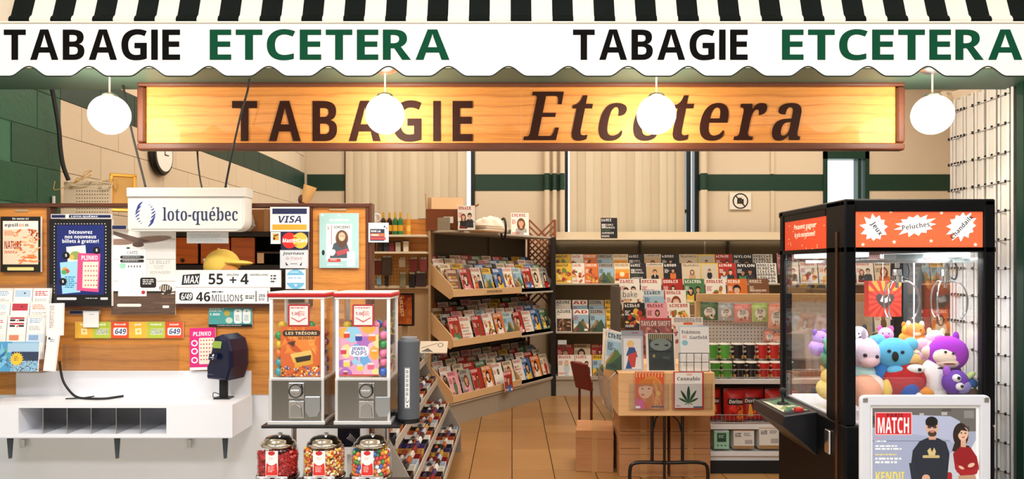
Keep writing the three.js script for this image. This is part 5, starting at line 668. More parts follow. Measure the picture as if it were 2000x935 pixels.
// ---------- stepped rack in the middle ----------
{
  const Z = 7.0, q = (a) => X(a, Z), v = (a) => Y(a, Z), x0 = q(1212), x1 = q(1530), t = thing('stepped_rack', 'brown stepped magazine rack standing behind the folding table', 'rack', [0, 0, -Z]);
  obj('base', span(x0, x1, FL, v(642), -0.5, 0), mat(0x6e4630, 0.6), t); obj('step', span(x0, x1, v(642), v(618), -0.5, -0.14), mat(0x8f7a5e, 0.6), t); obj('step', span(x0, x1, v(618), v(598), -0.5, -0.28), mat(0x8f7a5e, 0.6), t); obj('side_post', bx(0.03, v(560) - FL, 0.5, x0 - 0.015, (v(560) + FL) / 2, -0.25), M.shelfDark, t);
  const bake = addCover(PAL[0], 2, 'bake', (c, w, h) => { blk(c, 0, 0, w, h, '#efeae0'); fit(c, 'bake', 8, 10, w * 0.72, 46, '#4a4a44', { bold: false }); for (let i = 0; i < 40; i++) oval(c, rr(0, w), rr(70, h), rr(6, 20), rr(6, 18), ['#b9402a', '#e9c48a', '#efe3cc', '#7a3a22'][i % 4]); });
  const rows = [[0.02, 642, 'front'], [-0.13, 618, 'middle'], [-0.27, 598, 'back']];
  rows.forEach(([z, y, nm], r) => { for (let i = 0; i < (r === 2 ? 7 : 3); i++) { const ci = r === 1 && i === 0 ? bake : nextCover(), o = mag(ci, 0.2, 0.25, `${ci === bake ? 'white food' : covers[ci].word} magazine, ${ORD[i]} from left in the ${nm} row of stepped rack`, 'magazines on the stepped rack'); o.position.set(q(1240 + i * 44), v(y) + 0.122 + (r === 2 ? 0.01 : 0), -Z + z - 0.04); o.rotation.x = -0.22; } });
}
// ---------- folding table with display board, cartons ----------
{
  const Z = 4.9, q = (a) => X(a, Z), v = (a) => Y(a, Z), x0 = q(1207), x1 = q(1395), top = v(727), t = thing('folding_table', 'light wood display table on black folding legs in the aisle', 'table', [0, 0, -Z]);
  obj('table_top', rb(x1 - x0, 0.02, 0.8, (x0 + x1) / 2, top - 0.01, -0.4, 0.004), M.maple, t); obj('front_board', rb(x1 - x0, top - v(811), 0.018, (x0 + x1) / 2, (top + v(811)) / 2, 0.008, 0.004), M.maple, t); obj('side_board', rb(0.018, top - v(811), 0.78, x0 + 0.009, (top + v(811)) / 2, -0.4, 0.004), M.maple, t); obj('side_board', rb(0.018, top - v(811), 0.78, x1 - 0.009, (top + v(811)) / 2, -0.4, 0.004), M.maple, t);
  const lt = (n, pts, r = 0.011) => obj(n, tube(pts, r, 40, 10), M.black, t);
  for (const z of [-0.06, -0.72]) { const yb = v(908); lt('leg', [[q(1277), v(811), z], [q(1277), (v(811) + yb) / 2, z], [q(1277), yb, z]]); lt('leg', [[q(1337), v(811), z], [q(1337), (v(811) + yb) / 2, z], [q(1337), yb, z]]); lt('leg_brace', [[q(1300), v(811), z + 0.02], [q(1300), (v(811) + FL) / 2, z + 0.02], [q(1300), FL + 0.005, z + 0.02]], 0.009); lt('foot_bar', [[q(1233), FL, z], [q(1233), yb - 0.06, z], [q(1236), yb - 0.015, z], [q(1246), yb, z], [q(1310), yb, z], [q(1374), yb, z], [q(1384), yb - 0.015, z], [q(1387), yb - 0.06, z], [q(1387), FL, z]], 0.012); }
  lt('cross_brace', [[q(1280), v(840), -0.06], [q(1286), v(818), -0.06], [q(1300), v(812), -0.07]], 0.006); lt('cross_brace', [[q(1334), v(845), -0.06], [q(1328), v(825), -0.06], [q(1312), v(812), -0.07]], 0.006);
  const pocket = (a, b, label) => { const p = thing('acrylic_pocket', label, 'holder', [(q(a) + q(b)) / 2, v(797), -Z + 0.02], 0, 'clear pockets on the table front'), w = q(b) - q(a); obj('front', bx(w, 0.17, 0.002, 0, 0.085, 0.022), M.acrylic, p); obj('floor', bx(w, 0.003, 0.024, 0, 0, 0.011), M.acrylic, p); for (const s of [-1, 1]) obj('side', bx(0.002, 0.17, 0.024, s * w / 2, 0.085, 0.011), M.acrylic, p); };
  pocket(1228, 1304, 'clear pocket holding the red haired portrait magazine'); pocket(1310, 1388, 'clear pocket holding the white leaf magazine');
  sheet('magazine', 'orange portrait magazine with long haired woman on the table front', 'magazine', [1240, 725, 1297, 798], Z - 0.035, 0.008, 320, (c, w, h) => {
    blk(c, 0, 0, w, h, '#d9582a'); for (let i = 0; i < 9; i++) { blk(c, w * (0.04 + i * 0.107), h * 0.02, w * 0.03, h * 0.14, '#f0c08a'); blk(c, w * (0.04 + i * 0.107), h * 0.02, w * 0.08, h * 0.025, '#f0c08a'); }
    oval(c, w * 0.56, h * 0.5, w * 0.4, h * 0.38, '#d98a3c'); oval(c, w * 0.7, h * 0.74, w * 0.34, h * 0.3, '#c9702c'); for (let i = 0; i < 40; i++) { c.strokeStyle = ['#f0b868', '#b85a22', '#e39a48'][i % 3]; c.lineWidth = 4; c.beginPath(); c.moveTo(w * rr(0.4, 0.85), h * rr(0.2, 0.45)); c.quadraticCurveTo(w * rr(0.7, 1), h * 0.6, w * rr(0.5, 1), h); c.stroke(); }
    oval(c, w * 0.36, h * 0.5, w * 0.24, h * 0.22, '#eec0a0', 0.2); poly(c, [[w * 0.1, h * 0.42], [w * 0.16, h * 0.22], [w * 0.62, h * 0.2], [w * 0.62, h * 0.42], [w * 0.4, h * 0.38]], '#c9742e'); oval(c, w * 0.26, h * 0.46, 13, 6, '#3a1c14'); oval(c, w * 0.48, h * 0.46, 13, 6, '#3a1c14'); oval(c, w * 0.27, h * 0.62, 20, 8, '#c23a44'); poly(c, [[w * 0.04, h * 0.72], [w * 0.3, h * 0.76], [w * 0.34, h], [0, h]], '#d8569a'); oval(c, w * 0.8, h * 0.58, 22, 26, '#ecc05a'); blk(c, 8, h * 0.92, w * 0.16, h * 0.06, '#fff'); blk(c, w * 0.56, h * 0.92, w * 0.42, h * 0.04, '#3a4468');
  }, { group: 'magazines on the table' });
  sheet('magazine', 'white red edged magazine with green leaf on the table front', 'magazine', [1315, 725, 1374, 798], Z - 0.035, 0.008, 320, (c, w, h) => {
    blk(c, 0, 0, w, h, '#c92a26'); blk(c, w * 0.05, h * 0.03, w * 0.9, h * 0.94, '#f4f3f0'); txt(c, 'TIME', w * 0.42, h * 0.11, 26, '#d87a70'); fit(c, 'Cannabis', w * 0.12, h * 0.14, w * 0.76, h * 0.1, '#1a1a1a', { font: 'serif' }); small(c, w * 0.22, h * 0.27, w * 0.6, h * 0.03, 1, '#c9c9c5');
    const leaf = (an, l) => { c.save(); c.translate(w * 0.5, h * 0.84); c.rotate(an); c.fillStyle = '#1f4a2a'; c.beginPath(); c.moveTo(0, 0); for (let i = 1; i <= 9; i++) { const k = i / 10, wd = Math.sin(k * 3.0) * l * 0.11; c.lineTo(-wd, -l * k); c.lineTo(-wd * 0.72, -l * k - l * 0.02); } c.lineTo(0, -l); for (let i = 9; i >= 1; i--) { const k = i / 10, wd = Math.sin(k * 3.0) * l * 0.11; c.lineTo(wd * 0.72, -l * k - l * 0.02); c.lineTo(wd, -l * k); } c.fill(); c.strokeStyle = '#5c8a5e'; c.lineWidth = 2; c.beginPath(); c.moveTo(0, 0); c.lineTo(0, -l * 0.94); c.stroke(); c.restore(); };
    for (const [an, l] of [[0, h * 0.46], [-0.55, h * 0.4], [0.55, h * 0.4], [-1.1, h * 0.3], [1.1, h * 0.3], [-1.9, h * 0.12], [1.9, h * 0.12]]) leaf(an, l); blk(c, w * 0.5 - 2, h * 0.84, 4, h * 0.08, '#1f4a2a'); small(c, w * 0.1, h * 0.9, w * 0.14, h * 0.04, 2, '#b08'); blk(c, w * 0.66, h * 0.93, w * 0.3, h * 0.035, '#3a5a80');
  }, { group: 'magazines on the table' });
  // magazines standing on the table
  const tm = (label, r, Zm, draw, o = {}) => sheet('magazine', label, 'magazine', r, Zm, o.d ?? 0.012, 260, draw, { lean: -0.16, group: 'magazines on the table', ...o });
  tm('comic magazine in a clear sleeve at the left front of the table', [1214, 645, 1256, 724], 5.0, (c, w, h) => { blk(c, 0, 0, w, h, '#b8bcc4'); blk(c, 0, 0, w, h * 0.14, '#8f97a6'); small(c, w * 0.5, h * 0.05, w * 0.3, h * 0.05, 1, '#b04040'); blk(c, w * 0.1, h * 0.2, w * 0.8, h * 0.74, '#dfe4ea'); oval(c, w * 0.42, h * 0.34, w * 0.16, h * 0.09, '#e9c468'); oval(c, w * 0.44, h * 0.37, w * 0.08, h * 0.06, '#eec0a0'); poly(c, [[w * 0.2, h * 0.62], [w * 0.34, h * 0.42], [w * 0.6, h * 0.42], [w * 0.74, h * 0.66]], '#284a8c'); poly(c, [[w * 0.3, h * 0.6], [w * 0.7, h * 0.52], [w * 0.6, h * 0.9], [w * 0.24, h * 0.92]], '#c23a2c'); poly(c, [[w * 0.16, h * 0.94], [w * 0.3, h * 0.7], [w * 0.46, h * 0.94]], '#284a8c'); });
  tm('dark grey magazine with close up face at the middle front of the table', [1262, 651, 1319, 724], 5.0, (c, w, h) => { blk(c, 0, 0, w, h, '#e3e4e2'); blk(c, w * 0.08, h * 0.02, w * 0.86, h * 0.96, '#26302f'); for (let i = 0; i < 12; i++) blk(c, w * (0.12 + i * 0.066), h * 0.03, w * 0.03, h * 0.12 + (i % 3) * 8, '#b9a878'); oval(c, w * 0.5, h * 0.3, w * 0.36, h * 0.16, '#74827f'); oval(c, w * 0.36, h * 0.3, 20, 8, '#161c1c'); oval(c, w * 0.7, h * 0.32, 20, 8, '#161c1c'); blk(c, w * 0.1, h * 0.46, w * 0.8, h * 0.05, '#0d1213'); oval(c, w * 0.26, h * 0.6, 12, 14, '#9c8a50'); small(c, w * 0.55, h * 0.62, w * 0.3, h * 0.1, 3, '#5a6866'); oval(c, w * 0.5, h * 0.8, w * 0.34, h * 0.14, '#1d2827'); });
  tm('white children magazine with pale blue disc at the right front of the table', [1326, 636, 1385, 724], 5.0, (c, w, h) => { blk(c, 0, 0, w, h, '#f2f4f6'); blk(c, 0, 0, w * 0.05, h, '#bcd8ee'); blk(c, 0, 0, w, h * 0.03, '#bcd8ee'); fit(c, 'Pokémon', w * 0.1, h * 0.1, w * 0.62, h * 0.08, '#4a4c58', { font: 'serif' }); fit(c, 'Garfield', w * 0.36, h * 0.22, w * 0.58, h * 0.075, '#4a4c58', { font: 'serif' }); poly(c, [[w * 0.12, h * 0.22], [w * 0.28, h * 0.21], [w * 0.26, h * 0.28], [w * 0.13, h * 0.28]], '#efc6c0'); oval(c, w * 0.2, h * 0.38, w * 0.1, h * 0.06, '#8fcbe6'); small(c, w * 0.12, h * 0.8, w * 0.4, h * 0.1, 3, '#c9cdd4'); });
  tm('red lettered celebrity magazine behind the dark grey one on the table', [1250, 621, 1312, 700], 5.28, (c, w, h) => { blk(c, 0, 0, w, h, '#8a4a46'); blk(c, 0, 0, w, h * 0.05, '#b02a2c'); fit(c, 'TAYLOR SWIFT', w * 0.04, h * 0.07, w * 0.92, h * 0.13, '#f4f0ea', { stroke: '#5a1a1a', lw: 3 }); for (let i = 0; i < 50; i++) oval(c, rr(0, w), rr(h * 0.22, h), rr(6, 26), rr(5, 20), ['#c98a7a', '#6a3430', '#e3b0a0', '#4a2a30', '#b06a70'][i % 5], rr(0, 3)); });
  tm('busy white celebrity magazine behind the children magazine on the table', [1316, 619, 1374, 700], 5.28, (c, w, h) => { blk(c, 0, 0, w, h, '#e6dcd8'); headline(c, 10, 10, w - 20, 34, '#7a8a8a'); blk(c, w * 0.34, h * 0.13, w * 0.3, h * 0.06, '#d9642c'); for (let i = 0; i < 30; i++) oval(c, rr(0, w), rr(h * 0.2, h * 0.6), rr(8, 24), rr(8, 20), ['#9c5a50', '#d9a8a0', '#5a3a40', '#f0e6e2'][i % 4]); });
  const wr = thing('wire_divider', 'black wire divider holding the children magazine on the table', 'wire rack', [q(1357), top, -Z - 0.02]); obj('wires', [...[0, 0.06, 0.12].map((y) => tube([[-0.1, 0.005 + y, 0], [0, 0.005 + y, 0.002], [0.1, 0.005 + y, 0]], 0.0022, 8, 6)), ...[-0.1, -0.05, 0, 0.05, 0.1].map((x) => cyl(0.0022, 0.0022, 0.125, x, 0.0625, 0, 6))], M.black, wr);
  // wire pocket hung on the left side, with papers fanned on the table edge
  const wp = thing('wire_pocket', 'steel wire newspaper pocket hung on the left side of the table', 'wire rack', [x0 - 0.006, top, -Z - 0.3], 0);
  obj('frame', [tube([[-0.005, 0, 0.28], [-0.05, -0.06, 0.28], [-0.02, -0.3, 0.28], [-0.01, -0.31, 0], [-0.02, -0.3, -0.3], [-0.05, -0.06, -0.3], [-0.005, 0, -0.3]], 0.005, 60, 8), tube([[-0.05, -0.06, 0.28], [-0.052, -0.06, 0], [-0.05, -0.06, -0.3]], 0.004, 10, 6)], M.steel, wp); for (let i = 0; i < 9; i++) obj('rod', tube([[-0.05, -0.06, 0.24 - i * 0.065], [-0.042, -0.18, 0.24 - i * 0.065], [-0.018, -0.3, 0.24 - i * 0.065]], 0.0025, 8, 6), M.steel, wp);
  for (let i = 0; i < 6; i++) { const o = mag(nextCover(), 0.2, 0.26, `thin sleeved magazine, ${ORD[i]} in the fan at the left edge of the table`, 'magazines on the table'); o.position.set(x0 + 0.02 + (i % 2) * 0.03, top + 0.12 - i * 0.004, -Z - 0.14 - i * 0.09); o.rotation.set(-0.2, 0.5 + i * 0.08, -0.1); }
  // cartons
  const carton = (label, x, z, w, h, d, y = FL, turn = 0, flaps = false) => { const c = thing('cardboard_box', label, 'box', [x, y, z], turn, 'cardboard boxes by the table'); obj('body', rb(w, h, d, 0, h / 2, 0, 0.005), M.card, c); obj('tape', bx(w * 0.14, h + 0.002, d + 0.002, 0, h / 2, 0), mat(0xb98a58, 0.35), c); obj('seam', bx(w + 0.002, 0.002, d + 0.002, 0, h * 0.8, 0), mat(0x7c5836, 0.8), c); return c; };
  const fb = carton('single cardboard box with white label on the tiled floor left of the table', X(1163, 5.45), -5.5, 0.27, 0.3, 0.36, FL, -0.12); obj('shipping_label', bx(0.002, 0.09, 0.11, -0.136, 0.2, 0.08), M.paper, fb);
  const stk = [[X(1252, 5.3), -5.35, 0.34], [X(1342, 5.3), -5.35, 0.28]];
  stk.forEach(([x, z, w], s) => { let y = FL; [[0.2, 'bottom'], [0.12, 'middle'], [0.16, 'top']].forEach(([h, n]) => { carton(`${n} cardboard box of the ${s ? 'right' : 'left'} stack under the table`, x, z, w, h - 0.002, 0.3, y); y += h; }); });
  const rc = thing('folded_stool', 'dark red folded stool beside the wire pocket', 'stool', [X(1162, 6.4), FL, -6.4], 0.5); obj('seat', rb(0.03, 0.24, 0.24, 0, 0.56, 0, 0.01).rotateZ(0.25), mat(0x6a1c18, 0.5), rc); for (const s of [-1, 1]) obj('leg', [cyl(0.012, 0.012, 0.5, -0.1, 0.25, s * 0.09, 10)], mat(0x5a1814, 0.5), rc);
}
// ---------- snack gondola ----------
{
  const Z = 5.3, v = (a) => Y(a, Z), bz = -0.34, x0 = X(1386, Z), x1 = 2.75, t = thing('snack_gondola', 'white snack shelving with pegboard back and wood header beside the table', 'shelving', [0, 0, -Z]), hx0 = X(1358, Z + 0.34);
  const pz = Z - bz, pv = (a) => Y(a, pz);
  obj('header_board', rb(x1 - hx0, pv(573) - pv(588), 0.03, (hx0 + x1) / 2, (pv(573) + pv(588)) / 2, bz + 0.03, 0.004), M.maple, t);
  const peg = obj('pegboard', span(hx0, x1, v(760), pv(588), bz - 0.012, bz), mat(0xe9e0d8, 0.55), t); const hg = cylZ(0.0042, 0.002, 0, 0, 0.0008, 6); for (let i = 0; i < 26; i++) for (let j = 0; j < 13; j++) { const h = obj('peg_hole', hg, M.blackMatte, peg); h.position.set(hx0 + 0.06 + i * 0.0262, pv(700) + j * 0.0262 + 0.02, bz); }
  obj('slot_upright', bx(0.05, pv(588) - FL, 0.04, hx0 + 0.022, (pv(588) + FL) / 2, bz + 0.01), M.tan, t); obj('back_panel', span(hx0 + 0.05, x1, FL, v(760), bz - 0.012, bz), mat(0x3a3836, 0.7), t);
  [[740, 'upper'], [828, 'middle'], [880, 'lower']].forEach(([y, n], i) => { const sh = obj('shelf_board', [rb(x1 - x0, 0.03, 0.36, (x0 + x1) / 2, v(y + 4), -0.16, 0.003), rb(x1 - x0, 0.034, 0.008, (x0 + x1) / 2, v(y + 4), 0.02, 0.002)], M.white, t); if (i < 2) { obj('fence_wire', [cylX(0.003, x1 - x0, (x0 + x1) / 2, v(y) + 0.07, 0.015, 8), cylX(0.003, x1 - x0, (x0 + x1) / 2, v(y) + 0.015, 0.015, 8), ...Array.from({ length: 44 }, (_, k) => cyl(0.0016, 0.0016, 0.06, x0 + 0.02 + k * (x1 - x0 - 0.04) / 43, v(y) + 0.042, 0.015, 5))], M.steel, sh); } });
  obj('base', span(x0, x1, FL, v(888), bz, 0.0), M.white, t); obj('kick', span(x0, x1, FL, FL + 0.09, 0, 0.012), M.blackMatte, t);
  // hanging candy bags
  const bagGeo = (w, h, d, pr) => { const g = new THREE.BoxGeometry(w, h, d, 8, 10, 2), p = g.attributes.position, u = g.attributes.uv, n = g.attributes.normal; for (let i = 0; i < p.count; i++) { const x = p.getX(i) / w, y = p.getY(i) / h, ed = Math.max(0, 1 - Math.pow(Math.abs(x) * 2, 3)) * Math.max(0.06, 1 - Math.pow(Math.abs(y) * 2, 4)); const [a, b, c, e] = pr.r; u.setXY(i, a + (c - a) * (x + 0.5), b + (e - b) * (y + 0.5)); p.setZ(i, Math.sign(p.getZ(i)) * d / 2 * (0.08 + 0.92 * ed) + 0.004 * noise.noise(x * 9, y * 9, d * 10)); } g.computeVertexNormals(); return g; };
  const bag = (name, label, cat, group, x, y, z, w, h, d, draw, o = {}) => { const pr = print(150, 150 * h / w, draw), b = thing(name, label, cat, [x, y, z], 0, group); obj('pouch', bagGeo(w, h, d, pr), pr.mat, b); obj('seal', [bx(w * 0.98, h * 0.06, 0.003, 0, h / 2 - h * 0.02, 0)], mat(o.c ?? 0xd8c8b8, 0.35), b); if (o.hook) obj('hook', cylZ(0.003, 0.16, 0, h / 2 - 0.01, -0.04, 6), M.steel, b); if (o.lean) b.rotation.x = o.lean; return b; };
  const hz = 5.52, H = (a, b, y0, y1, bg, c2, label, c) => { const r = R(a, y0, b, y1, hz); bag('candy_bag', label, 'candy bag', 'candy bags on the pegboard', r.x, r.y, -hz, r.w, r.h, 0.04, (k, w, h) => { blk(k, 0, 0, w, h, bg); blk(k, 0, 0, w, h * 0.12, c2); oval(k, w * 0.5, h * 0.55, w * 0.32, h * 0.28, '#f4ece2'); headline(k, w * 0.32, h * 0.32, w * 0.36, h * 0.13, '#3a3030'); small(k, w * 0.3, h * 0.48, w * 0.4, h * 0.1, 2, '#5a4a4a'); for (let i = 0; i < 6; i++) oval(k, w * rr(0.25, 0.75), h * rr(0.68, 0.88), rr(6, 14), rr(6, 12), [c2, '#c98a6a', '#fff'][i % 3]); }, { hook: true, c }); };
  H(1368, 1402, 590, 625, '#5c7a58', '#3c5a40', 'dark green candy bag, first from left on the pegboard', 0x4c6a4a); H(1402, 1433, 592, 626, '#b9bcc0', '#8f9498', 'silver candy bag, second from left on the pegboard', 0xa8abb0); H(1433, 1467, 594, 629, '#e39a94', '#d07a74', 'pink candy bag, third from left on the pegboard', 0xd98a84); H(1468, 1500, 592, 628, '#bccf86', '#98b25c', 'lime green candy bag, fourth from left on the pegboard', 0xa8bd70); H(1500, 1530, 593, 642, '#eeae98', '#d98a74', 'large peach bag in the upper right of the pegboard', 0xe09a84); H(1503, 1534, 650, 702, '#eeae98', '#d98a74', 'large peach bag in the lower right of the pegboard', 0xe09a84); H(1492, 1512, 645, 668, '#dd968a', '#c87a70', 'rose bag half hidden behind the lower peach bag', 0xd08a80);
  // tubes of crisps in two rows
  const can = (a, b, y1, zc, hex, cn, label, h) => { const Zc = Z - zc, w = X(b, Zc) - X(a, Zc), o = thing('crisp_tube', label, 'crisp tube', [(X(a, Zc) + X(b, Zc)) / 2, y1, -Zc], 0, 'crisp tubes on the upper shelf'), r = w * 0.48; const pr = print(200, 110, (c, W, H_) => { blk(c, 0, 0, W, H_, hex); for (const q of [0.0, 0.5]) { oval(c, W * (0.25 + q), H_ * 0.42, 22, 17, '#f2e9d8'); oval(c, W * (0.25 + q), H_ * 0.36, 20, 8, '#3a2418'); blk(c, W * (0.14 + q), H_ * 0.14, W * 0.2, 8, '#f4e6c8'); blk(c, W * (0.1 + q), H_ * 0.72, W * 0.26, H_ * 0.2, '#e9c06a'); } }); const g = new THREE.CylinderGeometry(r, r, h, 20, 1, true), u = g.attributes.uv, [a0, b0, c0, e0] = pr.r; for (let i = 0; i < u.count; i++) u.setXY(i, a0 + (c0 - a0) * u.getX(i), b0 + (e0 - b0) * u.getY(i)); obj('tube', g.translate(0, h / 2, 0), pr.mat, o); obj('lid', lathe([[0, h + 0.008], [r, h + 0.008], [r + 0.001, h - 0.002]], 20), mat(0xd9d4cc, 0.3, { opacity: 1 }), o); obj('rim', lathe([[r, 0], [r + 0.0015, 0.002], [r, 0.006]], 20), M.steel, o); };
  const cc = [['#4c9a34', 'green'], ['#58a53c', 'green'], ['#1c1418', 'black'], ['#201519', 'black'], ['#c4231c', 'red'], ['#c9281e', 'red'], ['#1c1418', 'black']];
  [[1384, 1407], [1407, 1430], [1432, 1455], [1456, 1479], [1480, 1503], [1503, 1526], [1527, 1549]].forEach(([a, b], i) => { can(a, b, v(740) + 0.0, -0.04, cc[i][0], cc[i][1], `${cc[i][1]} crisp tube, ${ORD[i]} from left in the front row`, 0.115); can(a - 4, b - 4, v(740) + 0.126, -0.14, cc[i][0], cc[i][1], `${cc[i][1]} crisp tube, ${ORD[i]} from left in the raised back row`, 0.11); });
  obj('riser', bx(x1 - x0, 0.12, 0.1, (x0 + x1) / 2, v(740) + 0.062, -0.16), M.shelfDark, t);
  // red crisp bags
  [[1385, 1420], [1418, 1460], [1456, 1506], [1500, 1540], [1538, 1576]].forEach(([a, b], i) => { const r = R(a, 766, b, 828, Z - 0.06 + (i % 2) * 0.05); bag('crisp_bag', `red crisp bag with flame pattern, ${ORD[i]} from left on the middle shelf`, 'crisp bag', 'crisp bags on the middle shelf', r.x, v(828) + 0.018 + r.h / 2, -(Z + 0.1 - (i % 2) * 0.05), r.w, r.h, 0.09, (c, w, h) => { blk(c, 0, 0, w, h, '#b81a16'); for (let k = 0; k < 8; k++) poly(c, [[w * rr(0.1, 0.9), h * rr(0.5, 1)], [w * rr(0.2, 0.8), h * rr(0.2, 0.6)], [w * rr(0.2, 0.9), h * rr(0.5, 1)]], ['#e8742a', '#8a0f10', '#e02a1c', '#f2a83a'][k % 4]); rrect(c, w * 0.14, h * 0.3, w * 0.72, h * 0.2, 10, '#26121a'); fit(c, 'Doritos', w * 0.18, h * 0.33, w * 0.64, h * 0.12, '#f6efe4', { skew: 0.15 }); blk(c, 0, 0, w, h * 0.06, '#7d0f0f'); }, { c: 0x8c1412, lean: -0.08 }); });
  // boxes on the lowest shelf
  [[1395, 1424, 844, 878, '#9ed0b8', 'mint green tea box with dark front'], [1433, 1473, 842, 877, '#e4e2dc', 'white labelled box, middle one'], [1483, 1524, 838, 878, '#e4e2dc', 'white labelled box, right one'], [1530, 1568, 840, 878, '#d8d5cd', 'white labelled box partly behind the claw machine']].forEach(([a, b, y0, y1, bg, n], i) => { const r = R(a, y0, b, y1, Z - 0.03), o = thing('goods_box', `${n} on the lowest snack shelf`, 'box', [r.x, v(880) + 0.003, -Z - 0.05], 0, 'boxes on the lowest snack shelf'), pr = print(140, 140 * r.h / r.w, (c, w, h) => { blk(c, 0, 0, w, h, bg); if (!i) { blk(c, w * 0.2, h * 0.1, w * 0.6, h * 0.5, '#1e4a3a'); small(c, w * 0.3, h * 0.2, w * 0.4, h * 0.2, 3, '#b9d8c8'); for (let k = 0; k < 3; k++) oval(c, w * (0.25 + k * 0.25), h * 0.8, 8, 8, '#3a6a5a'); } else { headline(c, 12, 14, w * 0.3, 26, '#3a3a3a'); small(c, w * 0.5, 14, w * 0.4, 24, 3, '#777'); blk(c, w * 0.55, h * 0.5, w * 0.35, h * 0.22, '#555'); for (let k = 0; k < 9; k++) blk(c, w * (0.56 + k * 0.038), h * 0.5, 3, h * 0.22, '#e4e2dc'); blk(c, 0, h * 0.82, w, h * 0.18, '#a8845a'); } }); obj('body', printBox(r.w, r.h, 0.16, pr, { side: [0.02, 0.95] }).translate(0, r.h / 2 + 0.018, 0), pr.mat, o); obj('lid_flap', bx(r.w, 0.003, 0.16, 0, r.h + 0.02, 0), i ? M.card : M.white, o); });
}

